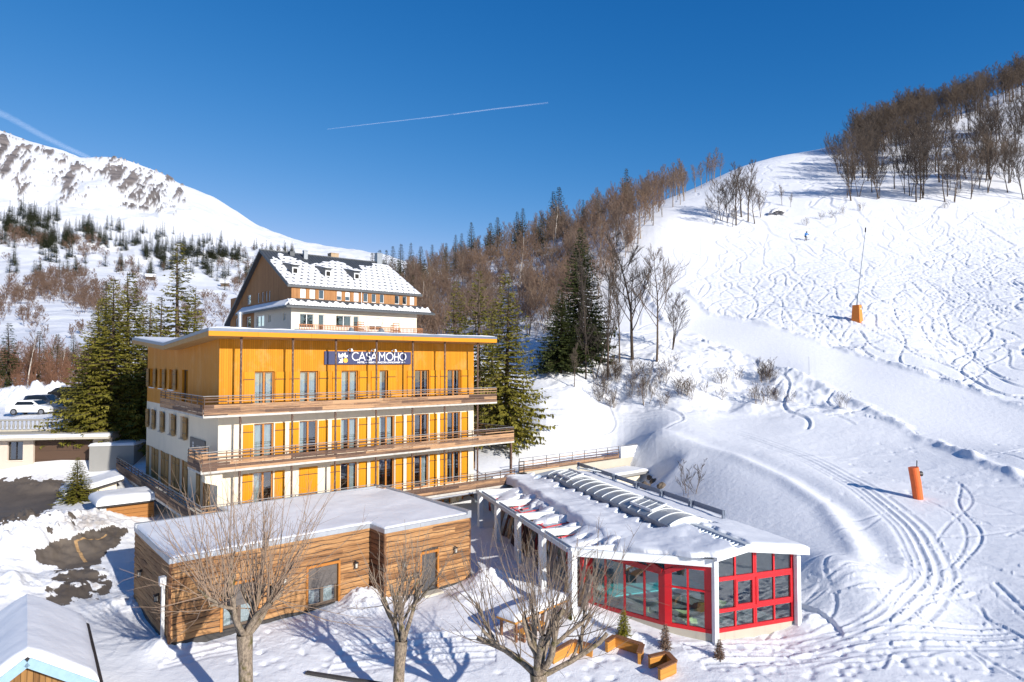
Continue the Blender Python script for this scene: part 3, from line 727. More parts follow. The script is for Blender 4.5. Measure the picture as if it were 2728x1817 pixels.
m = MB(); m.box((6.6, 14.0, 13.4), (8.3, 15.2, 14.5)); m.box((6.4, 13.8, 14.503), (8.5, 15.4, 14.62)); m.build('roof_vent_box', CONC, roof)
# front windows, shutters
cur = {(0,0):[(2.04,2.35),(2.42,2.6),(2.72,3.0)], (0,1):[(4.74,5.1),(5.28,5.7)], (0,2):[(7.44,7.8),(7.96,8.4)], (0,3):[(10.13,10.4)],
       (1,0):[(2.03,2.45),(2.62,3.0)], (1,1):[(4.73,5.05)], (1,2):[(7.43,7.7),(7.95,8.4)], (1,3):[(10.13,10.36),(10.6,11.1)],
       (2,2):[(8.1,8.4)], (2,3):None, (2,4):[(13.3,13.8)], (2,5):[(15.9,16.3)], (2,0):[(2.03,2.4)]}
for r, (z0, z1) in enumerate((top_f, mid_f, low_f)):
    for i, x in enumerate(wx):
        if r == 2 and i == 1:
            shutter(FRONT, x, x + .57, z0 + .08, z1, hotel, SHUTW); shutter(FRONT, x + .585, x + 1.16, z0 + .08, z1, hotel, SHUTW); continue
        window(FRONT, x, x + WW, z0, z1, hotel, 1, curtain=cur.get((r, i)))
        sl = (x - .62, x - .05); srr = (x + WW + .07, x + WW + .66)
        if r == 0 and i == 3:
            shutter(FRONT, x + .60, x + WW + .03, z0 + .03, z1, hotel, SHUTW); shutter(FRONT, *sl, z0 + .03, z1 - .03, hotel, SHUTW); continue
        if r == 2 and i == 2: sl = (x - .68, x - .06)
        shutter(FRONT, *sl, z0 + .03, z1 - .03, hotel, SHUTW); shutter(FRONT, *srr, z0 + .03, z1 - .03, hotel, SHUTW)
# side windows
for a, b in side_top:
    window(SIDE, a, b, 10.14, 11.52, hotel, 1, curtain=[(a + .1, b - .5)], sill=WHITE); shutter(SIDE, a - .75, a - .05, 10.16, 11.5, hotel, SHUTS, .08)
shutter(SIDE, 17.25, 17.95, 10.16, 11.5, hotel, SHUTS, .08)
window(SIDE, 6.5, 7.9, 9.24, 11.52, hotel, 0, frame=planks('dark_door', (.09, .05, .02), (.12, .07, .03), 'v', .15), name='balcony_door')
for a, b in side_mid:
    window(SIDE, a, b, 7.07, 8.5, hotel, 1, curtain=[(a + .1, b - .1)], sill=CONC)
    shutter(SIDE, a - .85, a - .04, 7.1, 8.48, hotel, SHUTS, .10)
shutter(SIDE, 17.05, 17.85, 7.1, 8.48, hotel, SHUTS, .10)
for a, b in side_low:
    window(SIDE, a, b, 3.45, 5.72, hotel, 0, curtain=[(a + .1, b - .1)])
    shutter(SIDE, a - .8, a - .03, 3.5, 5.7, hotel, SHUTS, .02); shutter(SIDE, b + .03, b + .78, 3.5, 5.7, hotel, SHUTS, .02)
# ground floor, right
window(FRONT, 14.6, 15.85, 1.35, 2.36, hotel, 1)
w_ = window(FRONT, 16.86, 17.75, .1, 2.36, hotel, 0, name='service_door')
m = MB(); FRONT.box(m, 16.75, 16.86, 0, .03, .1, 2.47); FRONT.box(m, 17.752, 17.797, 0, .03, .1, 2.47); FRONT.box(m, 16.86, 17.752, 0, .03, 2.363, 2.47); m.build('door_surround', FRAMEW, w_)
m = MB(); m.tube([(16.35, -.08, 1.2), (16.35, -.08, 2.9)], .05, 8); m.build('downpipe', plain('cream_pipe', (.62, .5, .3), .5), hotel)
# balconies
def slab(poly, z0, z1, name='balcony_slab'):
    return MB().prism(poly, z0, z1).build(name, DECK, hotel)
s3 = slab([(-1.15, -1.3), (18.95, -1.3), (18.95, -.004), (-.004, -.004), (-.004, 8.7), (-1.06, 8.7)], 9.005, 9.2)
railing(s3, [(-1.06, 8.68), (-1.12, -1.27), (18.92, -1.27)], 9.2, .97, BOARDS, RAILW)
bpy.data.objects[s3.children[0].name]
s2 = slab([(-1.22, -1.3), (20.6, -1.3), (20.6, 3.6), (17.804, 3.6), (17.804, -.004), (-.004, -.004), (-.004, 1.35), (-1.22, 1.35)], 6.03, 6.23)
railing(s2, [(-.1, 1.32), (-1.19, 1.32), (-1.19, -1.27), (20.57, -1.27), (20.57, 3.5), (17.95, 3.5)], 6.23, .95, BOARDS, RAILW)
s1 = slab([(-1.24, -1.55), (9.0, -1.55), (9.0, -2.5), (19.6, -2.7), (19.6, .6), (17.804, .6), (17.804, -.004), (-.004, -.004), (-.004, 25.5), (-1.24, 25.5)], 3.1, 3.34, 'terrace_slab')
railing(s1, [(-1.2, 25.4), (-1.2, -1.5), (8.9, -1.5), (9.05, -2.45), (19.5, -2.65)], 3.34, 1.02, BOARDS, RAILW)
m = MB(); m.tube([(9.0, -2.6, 3.14), (19.7, -2.8, 3.14)], .08, 8); m.build('gutter', plain('zinc_gutter', (.45, .45, .46), .4, .1, 3, .6), s1)
# stone corner bracket under the second balcony
m = MB(); m.prism([(-.9, -.9), (-.004, -.9), (-.004, -.3), (-.9, -.3)], [5.5, 5.2, 5.2, 5.5], 6.025); m.build('corner_bracket', CREAM, hotel)
# facade posts
pu = [.81, 3.74, 6.42, 9.18, 11.86, 14.42, 17.25]
pr = None
for (z0, z1, ps) in ((9.21, 13.41, pu), (6.24, 9.0, pu), (3.35, 6.025, [pu[0]] + pu[1:])):
    q = MB(); q.tube([(0, 0, z0), (0, 0, z1 - .28)], .062, 8); q.tube([(0, 0, z1 - .28), (0, 0, z1)], .07, 8); pr = q.build('facade_post', RUST, hotel)
    for k, x in enumerate(ps):
        o = pr if k == 0 else pr.copy()
        if k: col.objects.link(o); o.parent = hotel
        o.location = (x, -1.2, 0)
for (x, y, zb) in ((20.4, -1.15, 2.6), (20.4, 3.4, 3.0), (17.6, 3.3, 2.6)):
    m = MB(); m.box((x - .07, y - .07, zb), (x + .07, y + .07, 6.025)); m.build('balcony_post', RUST, hotel)

# ---------------------------------------------------------------- name sign on the front
NAVY = plain('navy_board', (.035, .042, .115), .45, .06); SIGNW = plain('sign_white', (.85, .85, .85), .5, .02); SIGNO = plain('sign_ochre', (.85, .42, .06), .5, .03)
def textmesh(txt, size, name, mat, parent, loc, rot, ext=.004, sx=1.0, align='LEFT', bold=0):
    c = bpy.data.curves.new(name, 'FONT'); c.body = txt; c.size = size; c.extrude = ext; c.align_x = align; c.resolution_u = 3; c.offset = bold
    t = bpy.data.objects.new(name, c); col.objects.link(t)
    bpy.context.view_layer.update(); dg = bpy.context.evaluated_depsgraph_get()
    me = bpy.data.meshes.new_from_object(t.evaluated_get(dg)); bpy.data.objects.remove(t)
    me.materials.clear(); me.materials.append(mat)
    o = bpy.data.objects.new(name, me); col.objects.link(o); o.parent = parent; o.location = loc; o.rotation_euler = rot; o.scale = (sx, 1, 1)
    return o
def stroke(mb, pts, w, y, t=.012):
    """flat ribbon through 2D points (x,z) standing in front of a board"""
    P = [np.array(p, float) for p in pts]; n = len(P); L = []; Rr = []
    closed = np.allclose(P[0], P[-1])
    for i in range(n):
        a = P[i - 1] if i else (P[-2] if closed else P[0] * 2 - P[1]); b = P[i + 1] if i < n - 1 else (P[1] if closed else P[-1] * 2 - P[-2])
        d1 = (P[i] - a) / (np.hypot(*(P[i] - a)) + 1e-9); d2 = (b - P[i]) / (np.hypot(*(b - P[i])) + 1e-9)
        n1 = np.array([-d1[1], d1[0]]); n2 = np.array([-d2[1], d2[0]]); nn = n1 + n2; nn /= np.hypot(*nn) + 1e-9
        k = w / 2 / max(.35, nn @ n1); L.append(P[i] + nn * k); Rr.append(P[i] - nn * k)
    for i in range(n - 1):
        q = [L[i], Rr[i], Rr[i + 1], L[i + 1]]
        mb.hexa([(p[0], y, p[1]) for p in q] + [(p[0], y - t, p[1]) for p in q])
def arc(cx, cz, r, a0, a1, n=28): return [(cx + r * math.cos(R(a0 + (a1 - a0) * i / n)), cz + r * math.sin(R(a0 + (a1 - a0) * i / n))) for i in range(n + 1)]
sign = empty('hotel_name_sign', (*H(6.18, -.05), 11.87), HA, 'long navy sign with white CASA MOHO lettering on the orange hotel front', 'sign')
SW, SH = 6.2, .82
MB().box((0, -.06, 0), (SW, 0, SH)).build('board', NAVY, sign)
m = MB(); y = -.064; hz = .50; zb = .26; r = hz / 2; zc = zb + r; lw = .058
x = 1.86
stroke(m, arc(x + r, zc, r, 45, 315), lw, y)                                  # C
def A(x): stroke(m, [(x, zb - .02), (x + .22, zb + hz), (x + .44, zb - .02)], lw, y); stroke(m, [(x + .09, zb + .15), (x + .35, zb + .15)], lw * .9, y)
A(2.33)
stroke(m, arc(3.0, zb + .375, .125, 35, 270, 16) + arc(3.0, zb + .125, .125, 90, -145, 16)[1:], lw, y)   # S
A(3.18)
stroke(m, [(3.80, zb - .02), (3.80, zb + hz), (3.99, zb + .2), (4.18, zb + hz), (4.18, zb - .02)], lw, y)   # M
stroke(m, arc(4.56, zc, r, 0, 360, 36), lw, y)
stroke(m, [(4.93, zb - .02), (4.93, zb + hz + .02)], lw, y); stroke(m, [(5.22, zb - .02), (5.22, zb + hz + .02)], lw, y); stroke(m, [(4.96, zc - .02), (5.19, zc - .02)], lw * .9, y)
stroke(m, arc(5.56, zc, r - .01, 0, 360, 36), lw, y)
m.build('lettering', SIGNW, sign)
textmesh('HOTEL \u2014 SAINT-FRAN\u00c7OIS-LONGCHAMP 1450', .155, 'lettering', SIGNW, sign, (2.22, -.062, .075), (R(90), 0, 0), .004, 1.06, bold=.004)
# emblem: quarter shapes and discs
m = MB()
def fan(pts, y=-.074): 
    n = len(pts); m.add([(p[0], -.061, p[1]) for p in pts] + [(p[0], y, p[1]) for p in pts], [tuple(range(n, 2 * n))] + [(i, (i + 1) % n, n + (i + 1) % n, n + i) for i in range(n)])
e0, e1 = .92, .10
fan([(e0, .44), (e0 + .29, .44), (e0 + .29, .73), (e0 + .15, .58), (e0, .73)]); fan(arc(e0 + .48, .585, .155, 90, 360 + 0, 24) + [(e0 + .48, .585)])
fan([(e0, .10), (e0 + .12, .10), (e0 + .29, .01 + .09), (e0 + .29, .40), (e0 + .12, .32), (e0, .40), (e0 + .14, .25)])
m.build('emblem', SIGNW, sign)
m = MB(); fan(arc(e0 + .48, .25, .155, 0, 360, 28)[:-1]); m.build('emblem_disc', SIGNO, sign)
for x in (1.62, 3.27, 4.78):
    m = MB(); m.tube([(x, .04, SH + .10), (x, -.10, SH + .17), (x + .05, -.36, SH + .15)], .014, 5); m.tube([(x, .03, SH + .12), (x, -.02, SH + .05)], .045, 8); l = m.build('sign_lamp', WHITE, sign)
    m = MB(); m.tube([(x + .05, -.34, SH + .17), (x + .08, -.36, SH + .0)], [.05, .085], 10); m.build('lamp_shade', WHITE, l)
# grey board on the shaded side
sg = empty('side_sign', (*H(-.02, 5.52), 6.2), HA - R(90), 'dark grey sign board with pale lettering on the shaded side of the hotel', 'sign')
MB().box((0, -.05, 0), (3.2, 0, 1.18)).build('board', plain('slate_board', (.10, .095, .09), .6), sg)
SG2 = plain('sign_grey_white', (.6, .6, .6), .6)
textmesh("L'AUBERGE", .30, 'lettering', SG2, sg, (1.55, -.052, .60), (R(90), 0, 0), .004)
m = MB(); 
for k, z in enumerate((.62, .80)): m.box((.62, -.06, z), (.86, -.051, z + .13))
m.build('emblem', SG2, sg)
# ================================================================ log-clad annex
LOGW = weather('live_edge_siding', (.085, .038, .017), (.27, .125, .045), (.50, .27, .11), .24, .22)
LOGD = weather('shaded_siding_and_trim', (.05, .022, .012), (.14, .06, .025), (.26, .12, .05), .21)  # darker siding copy: notch-face shade put into its colour; also on corner trims
PLINTH = plain('dark_plinth', (.05, .045, .042), .8, .2, 4)
ZINC = plain('zinc_edge', (.42, .44, .47), .45, .1, 3, .4)
ROLLER = planks('roller_shutter', (.13, .115, .105), (.16, .14, .13), 'h', .055, .16, .45, .5)
BROWNF = plain('brown_aluminium', (.12, .085, .06), .45, .1)
def logs(name, fr, L, z0, z1, mat, parent, holes=(), h=.235, s=0, step=.28):
    m = MB(); rows = int((z1 - z0) / h); h = (z1 - z0) / rows; rr = random.Random(s); ph2 = 1.0; am2 = .02
    for k in range(rows):
        za = z0 + k * h; zb = za + h; zc = (za + zb) / 2
        spans = [(0, L)]
        for a, b, c, d in holes:
            if c < zc < d:
                new = []
                for p, q in spans:
                    if a > p: new.append((p, min(a, q)))
                    if b < q: new.append((max(b, p), q))
                spans = new
        ph, am = ph2, am2; ph2 = rr.uniform(0, 100); am2 = rr.uniform(.014, .034)
        for p, q in spans:
            n = max(2, int((q - p) / step)); P = [[], [], [], [], []]
            for i in range(n + 1):
                a = p + (q - p) * i / n
                w1 = am * math.sin(a * 1.7 + ph) + .016 * math.sin(a * 5.3 + ph * 2)
                last = k == rows - 1
                g_ = .024 + .014 * math.sin(a * 3.1 + ph * 3) * math.sin(a * .8 + ph); P[0].append(fr(a, .004, za + w1 + g_)); P[1].append(fr(a, .052 + .012 * math.sin(a * 2.3 + ph), za + w1 + g_ + .008))
                w2 = am2 * math.sin(a * 1.7 + ph2) + .016 * math.sin(a * 5.3 + ph2 * 2) if not last else 0; P[2].append(fr(a, .06, zc + (w1 + w2) * .5)); P[3].append(fr(a, .034, zb + w2 - .012)); P[4].append(fr(a, .004, zb + w2 - .008))
            m.grid(P if (fr.d[0] * fr.n[1] - fr.d[1] * fr.n[0]) < 0 else [r[::-1] for r in P])
    return m.build(name, mat, parent)
annex = empty('log_annex', (*H(-4.5, -9.54), 0), HA, 'low flat-roofed annex clad in rough wavy timber boards, snow on its roof', 'building')
foot = [(0, 0), (8.9, 0), (8.9, -1.42), (13.84, -1.42), (13.84, 7.9), (4.1, 7.9), (4.1, 6.7), (0, 6.7)]
m = MB(); m.prism(foot, -1.0, .74); m.build('plinth', PLINTH, annex)
inn = [(.2, .2), (9.1, .2), (9.1, -1.2), (13.64, -1.2), (13.64, 7.7), (4.3, 7.7), (4.3, 6.5), (.2, 6.5)]
m = MB(); T = 3.98
hol = [(1.95, 3.5, .72, 2.62), (5.67, 7.25, .72, 2.62)]; hd = [(1.94, 2.96, .72, 2.62)]
core = plain('gap_shade_core', (.05, .04, .035), .9)  # near-black backing puts the shade between the boards into the colour
def inset(f, L, holes, back=.02):
    pass
FA = Fr((0, 0), (1, 0), (0, -1)); FB = Fr((8.9, -1.42), (1, 0), (0, -1)); FC = Fr((8.9, 0), (0, -1), (-1, 0)); FD = Fr((0, 0), (0, 1), (-1, 0)); FE = Fr((13.84, -1.42), (0, 1), (1, 0))
wall(m, (0, 0), (1, 0), (0, -1), 8.9, .74, T, hol, .2); wall(m, (8.9, -1.42), (1, 0), (0, -1), 4.94, .74, T, hd, .2); wall(m, (8.9, 0), (0, -1), (-1, 0), 1.42, .74, T)
wall(m, (0, 0), (0, 1), (-1, 0), 6.7, .74, T); wall(m, (13.84, -1.42), (0, 1), (1, 0), 9.32, .74, T)
wall(m, (0, 6.7), (1, 0), (0, 1), 4.1, .74, T); wall(m, (4.1, 7.9), (1, 0), (0, 1), 9.74, .74, T); wall(m, (4.1, 6.7), (0, 1), (-1, 0), 1.2, .74, T)
m.build('wall', core, annex)
logs('siding', FA, 8.9, .74, T, LOGW, annex, hol, s=1); logs('siding', FB, 4.94, .74, T, LOGW, annex, hd, s=2)
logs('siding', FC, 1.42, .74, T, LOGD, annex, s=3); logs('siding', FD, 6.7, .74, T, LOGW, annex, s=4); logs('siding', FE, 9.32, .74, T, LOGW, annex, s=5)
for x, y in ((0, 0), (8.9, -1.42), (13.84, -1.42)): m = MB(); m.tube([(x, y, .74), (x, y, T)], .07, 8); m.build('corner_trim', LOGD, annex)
m = MB(); m.prism([(x, y) for x, y in foot], T + .005, T + .03); rf = m.build('roof', ZINC, annex)
m = MB()   # metal edging all round
n = len(foot)
for i in range(n):
    a = np.array(foot[i]); b = np.array(foot[(i + 1) % n]); d = (b - a) / np.hypot(*(b - a)); nn = np.array([d[1], -d[0]])
    hgt = 4.30 if i in (3, 4, 5, 6) else 4.13
    Fr(a, d, nn).box(m, -.06, np.hypot(*(b - a)) + .06, -.16 + i * .001, .075, 3.93 - i * .002, hgt - i * .003)
m.build('parapet', ZINC, rf)
def drift(X, Y): return .16 + .10 * np.clip((Y - 2) / 5, 0, 1) - .16 * np.exp(-(((X - 12.6) / 1.3) ** 2 + ((Y - 6.9) / 1.4) ** 2))
rd = lambda X, Y, a, b, c, d: np.minimum(np.minimum(X - a, b - X), np.minimum(Y - c, d - Y))
snow_slab('snow_cover', rf, -.04, 13.84, -1.44, 7.78, lambda x, y: 4.03 + 0 * x, drift, nx=190, ny=120, edge=.22, amp=.06, s=201, sc=.45,
          df=lambda X, Y: np.maximum(np.maximum(rd(X, Y, -.02, 13.82, -.02, 6.58), rd(X, Y, 4.25, 13.82, -.02, 7.75)), rd(X, Y, 8.87, 13.82, -1.42, 7.75)) )
for fr, (a, b, c, d), sh in ((FA, hol[0], 1.62), (FA, hol[1], 1.58)):
    w_ = window(fr, a + .06, b - .06, c, d - .06, annex, 1, BROWNF, .12, .1, curtain=[(a + .15, a + .5), (b - .75, b - .2)])
    m = MB(); fr.box(m, a + .062, b - .062, -.115, -.07, sh, d - .062); m.build('roller_shutter', ROLLER, w_)
    m = MB(); fr.box(m, a - .04, a + .058, -.2, .085, c, d + .06); fr.box(m, b - .058, b + .04, -.2, .085, c, d + .06); fr.box(m, a + .058, b - .058, -.2, .085, d - .058, d + .06); m.build('surround', FRAMEW, w_)
m = MB(); FB.box(m, 2.0, 2.9, -.16, -.1, .72, 2.56); dr = m.build('door', plain('grey_door', (.075, .075, .08), .4), annex)
m = MB(); FB.box(m, 1.90, 1.998, -.2, .085, .72, 2.68); FB.box(m, 2.902, 3.0, -.2, .085, .72, 2.68); FB.box(m, 1.998, 2.902, -.2, .085, 2.562, 2.68); m.build('surround', FRAMEW, dr)
m = MB(); FB.box(m, 2.08, 2.12, -.1, -.04, 1.6, 1.75); m.build('handle', DARKMET, dr)
m = MB(); FB.box(m, 1.9, 3.0, 0, .5, .55, .70); m.build('doorstep', CONC, annex)
m = MB(); FB.box(m, 1.52, 1.76, .05, .2, 1.55, 1.8); m.build('letter_box', DARKMET, annex)
LAMPG = plain('lantern_glass', (.5, .48, .42), .3)
for fr, a, z in ((FA, 8.05, 2.35), (FA, 4.6, 2.35), (FB, .95, 2.35), (FB, 3.95, 2.5), (FD, 1.6, 2.2), (FD, 4.9, 2.4)):
    m = MB(); fr.box(m, a - .03, a + .03, .04, .16, z + .10, z + .14); fr.box(m, a - .1, a + .1, .08, .26, z + .05, z + .10)
    for i in (-.08, .07):
        for j in (.09, .24): fr.box(m, a + i, a + i + .012, j, j + .012, z - .16, z + .05)
    fr.box(m, a - .09, a + .09, .09, .25, z - .18, z - .16); l = m.build('wall_lantern', DARKMET, annex)
    m = MB(); fr.box(m, a - .05, a + .05, .12, .22, z - .155, z + .045); m.build('lantern_glass', LAMPG, l)
m = MB(); FD.box(m, .38, .5, .1, .22, .3, 3.0); FD.box(m, .30, .58, .06, .3, 3.003, 3.34); m.build('downpipe', plain('white_downpipe', (.62, .62, .62), .5), annex)

# ================================================================ pool house
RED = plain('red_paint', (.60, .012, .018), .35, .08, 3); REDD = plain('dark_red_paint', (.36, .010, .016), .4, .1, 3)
WPAINT = plain('white_steel', (.78, .80, .80), .4, .05, 2); LGREY = plain('light_grey_panel', (.50, .53, .55), .5, .08)
CORR = plain('corrugated_sheet', (.30, .35, .42), .4, .1, 2, .3); PGLASS = glass_mat('pool_glass', (.74, .86, .86), .13)
POLY = NT('polycarbonate'); POLY.base((.50, .51, .50)); POLY.rough(.22); POLY.b.inputs['Specular IOR Level'].default_value = .6; POLY.b.inputs['Alpha'].default_value = .72; POLY = POLY.mat
pool = empty('pool_house', (PO[0], PO[1], 0), PA, 'red and white glass-walled pool house with a long barrel skylight and snow on its roof', 'building')
P1, P2 = (5.06, -3.57), (9.5, -3.57)
E_ = [(9.84, -3.95), (4.95, -3.95), (2.3, -.35), (2.85, 17.3), (9.84, 17.3)]
def proof(a): return 4.08 - np.where(a < 6.5, .165 * (6.5 - a), .135 * (a - 6.5))
# plinth and floor
base = [(9.45, -3.42), (4.95, -3.42), (3.55, -1.97), (1.45, 1.5), (1.45, 17.2), (9.45, 17.2)]
m = MB(); m.prism(base, -.9, .33); m.build('plinth', CONC, pool)
# roof sheets: left and right slopes, corrugated
def sheet(poly, mb, dz=0):
    mb.add([(a, b, float(proof(a)) + dz) for a, b in poly], [tuple(range(len(poly)))])
m = MB()
L_ = [(5.15, -3.95), (5.15, 17.3), (2.85, 17.3), (2.3, -.35), (4.95, -3.95)]; Rr_ = [(7.46, -3.95), (9.84, -3.95), (9.84, 17.3), (7.46, 17.3)]
sq = lambda a, b, c, d: [(a, c), (b, c), (b, d), (a, d)]
for pl in (L_, Rr_, sq(5.15, 6.5, -3.95, .04), sq(6.5, 7.46, -3.95, .04), sq(5.15, 6.5, 15.15, 17.3), sq(6.5, 7.46, 15.15, 17.3)):
    n = len(pl); m.prism(pl, [float(proof(a)) - .12 for a, b in pl], [float(proof(a)) for a, b in pl])
prf = m.build('roof', LGREY, pool)
mrl = MB(); mrr = MB()
for k in range(76):   # corrugation ribs beside the skylight
    b = -3.6 + k * .27
    if b > 16.9: break
    for a0, a1 in (((4.1, 5.15) if b > .1 else (5.6, 6.36)), ((6.64, 7.4) if b < .1 else (7.5, 7.9))):
        (mrl if a0 < 6.4 else mrr).hexa([(a0, b, float(proof(a0)) - .01), (a1, b, float(proof(a1)) - .01), (a1, b + .13, float(proof(a1)) - .01), (a0, b + .13, float(proof(a0)) - .01),
                (a0, b + .03, float(proof(a0)) + .05), (a1, b + .03, float(proof(a1)) + .05), (a1, b + .10, float(proof(a1)) + .05), (a0, b + .10, float(proof(a0)) + .05)])
mrl.build('sheet_ribs', CORR, prf); mrr.build('sheet_ribs', CORR, prf)
m = MB(); m.hexa([(6.3, -3.97, 4.06), (6.7, -3.97, 4.06), (6.7, .0, 4.06), (6.3, .0, 4.06), (6.36, -3.97, 4.15), (6.64, -3.97, 4.15), (6.64, .0, 4.15), (6.36, .0, 4.15)]); m.build('ridge_cap', LGREY, prf)
# snow on both slopes
def keepL(X, Y, N): return (X > 2.3 + .031 * (Y + .35) - .12) & ((X - 2.3) * 3.6 + (Y + .35) * 2.65 > -.3) & (X < np.where(Y < .3, 6.15, 4.85) + .22 * np.sin(Y * 5.5) + .5 * N)
def tL(X, Y): return np.clip(.16 + .34 * np.clip((4.3 - X) / 1.6, 0, 1) * np.clip((Y + 1) / 5, .25, 1), .05, .6)
snow_slab('snow_cover', prf, 1.95, 6.0, -4.0, 17.5, lambda x, y: proof(x), tL, nx=110, ny=300, edge=.3, amp=.12, s=301, keep=lambda X, Y, N: X < np.where(Y < .3, 6.15, 4.85) + .22 * np.sin(Y * 5.5) + .5 * N, sc=.55, df=lambda X, Y: np.minimum(np.minimum(X - (2.15 + .031 * (Y + .35)) + .12 * np.sin(Y * 2.1) * np.sin(Y * .7), ((X - 2.3) * 3.6 + (Y + .35) * 2.65) / 4.47 + .22 + .1 * np.sin(X * 5)), np.minimum(Y + 3.98, 17.45 - Y)))
def keepR(X, Y, N): return (X > np.where(Y < .2, 6.75, 7.58) + .18 * np.sin(Y * 5.5) + .5 * N)
snow_slab('snow_cover', prf, 6.7, 9.9, -3.92, 17.4, lambda x, y: proof(x), .13, nx=40, ny=120, edge=.3, amp=.06, s=311, keep=keepR, sc=.6)
# skylight
a0, a1, b0, b1 = 5.2, 7.4, .05, 15.2; zc = 4.02
m = MB(); m.box((a0 - .12, b0, 3.75), (a0, b1, zc + .1)); m.box((a1, b0, 3.75), (a1 + .12, b1, zc + .1)); m.box((a0, b1 - .1, 3.8), (a1, b1, zc + .1)); sk = m.build('skylight_curb', GREYMET, pool)
nr = 15; rise = .30
def vz(t): return zc + .1 + rise * math.sin(math.pi * t) ** .8
m = MB(); m.grid([[(a0 + (a1 - a0) * t, b, vz(t)) for b in (b0, b1)] for t in np.linspace(0, 1, 15)]); m.build('skylight_vault', POLY, sk, smooth=True)
rib = None
for k in range(nr + 1):
    if rib is None:
        q = MB(); q.tube([(a0 + (a1 - a0) * t, 0, vz(t) + .015) for t in np.linspace(0, 1, 15)], .03, 5); rib = q.build('vault_rib', WPAINT, sk); o = rib
    else: o = rib.copy(); col.objects.link(o); o.parent = sk
    o.location = (0, b0 + .03 + (b1 - b0 - .06) * k / nr, 0)
m = MB(); q = [(a0 + (a1 - a0) * t, b0 - .02, vz(t)) for t in np.linspace(0, 1, 15)]; m.add(q + [(a1, b0 - .02, 3.8), (a0, b0 - .02, 3.8)], [tuple(range(17))]); m.build('vault_end', WPAINT, sk)
for bb in (2.3, 12.2):
    for sgn in (0,):
        p0 = Vector((a0 + .35, bb, vz(.12) + .08)); p1 = Vector((a0 + 1.25, bb, vz(.46) + .18)); hh = 2.1
        m = MB(); m.beam(p0, p0 + Vector((0, hh, 0)), .09, .12); m.beam(p1, p1 + Vector((0, hh, 0)), .09, .12); m.beam(p0, p1, .09, .12); m.beam(p0 + Vector((0, hh, 0)), p1 + Vector((0, hh, 0)), .09, .12)
        for f in (.33, .66): m.beam(p0 + Vector((0, hh * f, 0)), p1 + Vector((0, hh * f, 0)), .04, .05)
        hf = m.build('skylight_hatch', WPAINT, sk)
        m = MB(); m.add([p0, p0 + Vector((0, hh, 0)), p1 + Vector((0, hh, 0)), p1], [(0, 1, 2, 3)]); m.build('hatch_pane', POLY, hf)
m = MB(); m.beam((7.0, 13.5, 4.75), (8.6, 14.6, 4.3), .9, .06); m.build('open_hatch', LGREY, sk)
# white frame: pillars, eave beam, sloping side beams
plist = [(0, 3.6 * k) for k in range(5)]
pp = None
for k, (a, b) in enumerate(plist):
    z0 = [.2, .5, .75, .85, .9][k]
    m = MB(); m.box((a - .12, b - .24, z0 - .5), (a + .12, b + .24, 3.46)); m.box((a - .13, b - .25, z0 - .5), (a - .04, b - .17, 3.462)); m.build('pillar', WPAINT, pool)
    m = MB(); e = 2.95; zt = float(proof(e))
    ya = b + (.0 if k else -.0)
    m.hexa([(a - .1, ya - .08, 3.2), (e + .4, ya - .08, zt - .35), (e + .4, ya + .08, zt - .35), (a - .1, ya + .08, 3.2), (a - .1, ya - .08, 3.56), (e + .4, ya - .08, zt + .02), (e + .4, ya + .08, zt + .02), (a - .1, ya + .08, 3.56)])
    m.build('side_beam', WPAINT, pool)
m = MB(); m.box((-.16, .3, 3.30), (.14, 14.9, 3.44)); m.box((-.16, .3, 3.44), (-.12, 14.9, 3.52)); m.box((.10, .3, 3.44), (.14, 14.9, 3.52)); m.build('eave_gutter', LGREY, pool)
m = MB(); m.beam((0, 0, 3.38), (P1[0], P1[1], 3.38), .16, .34); m.build('corner_beam', WPAINT, pool)
for p in (P1, P2):
    m = MB(); m.box((p[0] - .1, p[1] - .11, -.5), (p[0] + .1, p[1] + .11, 3.5)); m.build('corner_post', WPAINT, pool)
m = MB()   # gable boards
for (x0, x1) in ((4.9, 6.5), (6.5, 9.86)):
    za, zb = float(proof(x0)), float(proof(x1))
    m.hexa([(x0, -3.96, za - .27), (x1, -3.96, zb - .27), (x1, -3.72, zb - .27), (x0, -3.72, za - .27), (x0, -3.96, za + .03), (x1, -3.96, zb + .03), (x1, -3.72, zb + .03), (x0, -3.72, za + .03)])
m.build('gable_board', WPAINT, pool)
# gable glazing
def mullions(mb, fr, L, xs, rails, w=.07, top=None, dpt=.1, z0=.33, z1=3.5):
    for x in xs: fr.box(mb, x - w / 2, x + w / 2, -dpt, .0, z0, (top(x) if top else z1))
    for z, h in rails: fr.box(mb, 0, L, -dpt + .01, .018, z, z + h)
GFr = Fr((5.16, -3.45), (1, 0), (0, -1)); GL = 4.2; gt = lambda x: float(proof(5.16 + x)) - .2
m = MB(); mullions(m, GFr, GL, [.05, GL * .25, GL * .5 - .05, GL * .5 + .05, GL * .75, GL - .05], [(.33, .17), (1.17, .15), (2.52, .16)], .08, gt)
GFr.box(m, GL, GL + .16, -.25, .0, .33, 3.35)
for (x0, x1) in ((GL * .25, GL * .5 - .05), (GL * .5 + .05, GL - .05)):
    GFr.box(m, x0, x0 + .11, -.06, .03, 1.32, 2.52); GFr.box(m, x1 - .11, x1, -.06, .03, 1.32, 2.52); GFr.box(m, x0 + .11, x1 - .11, -.06, .03, 1.32, 1.42); GFr.box(m, x0 + .11, x1 - .11, -.06, .03, 2.42, 2.52)
gf = m.build('gable_frame', RED, pool)
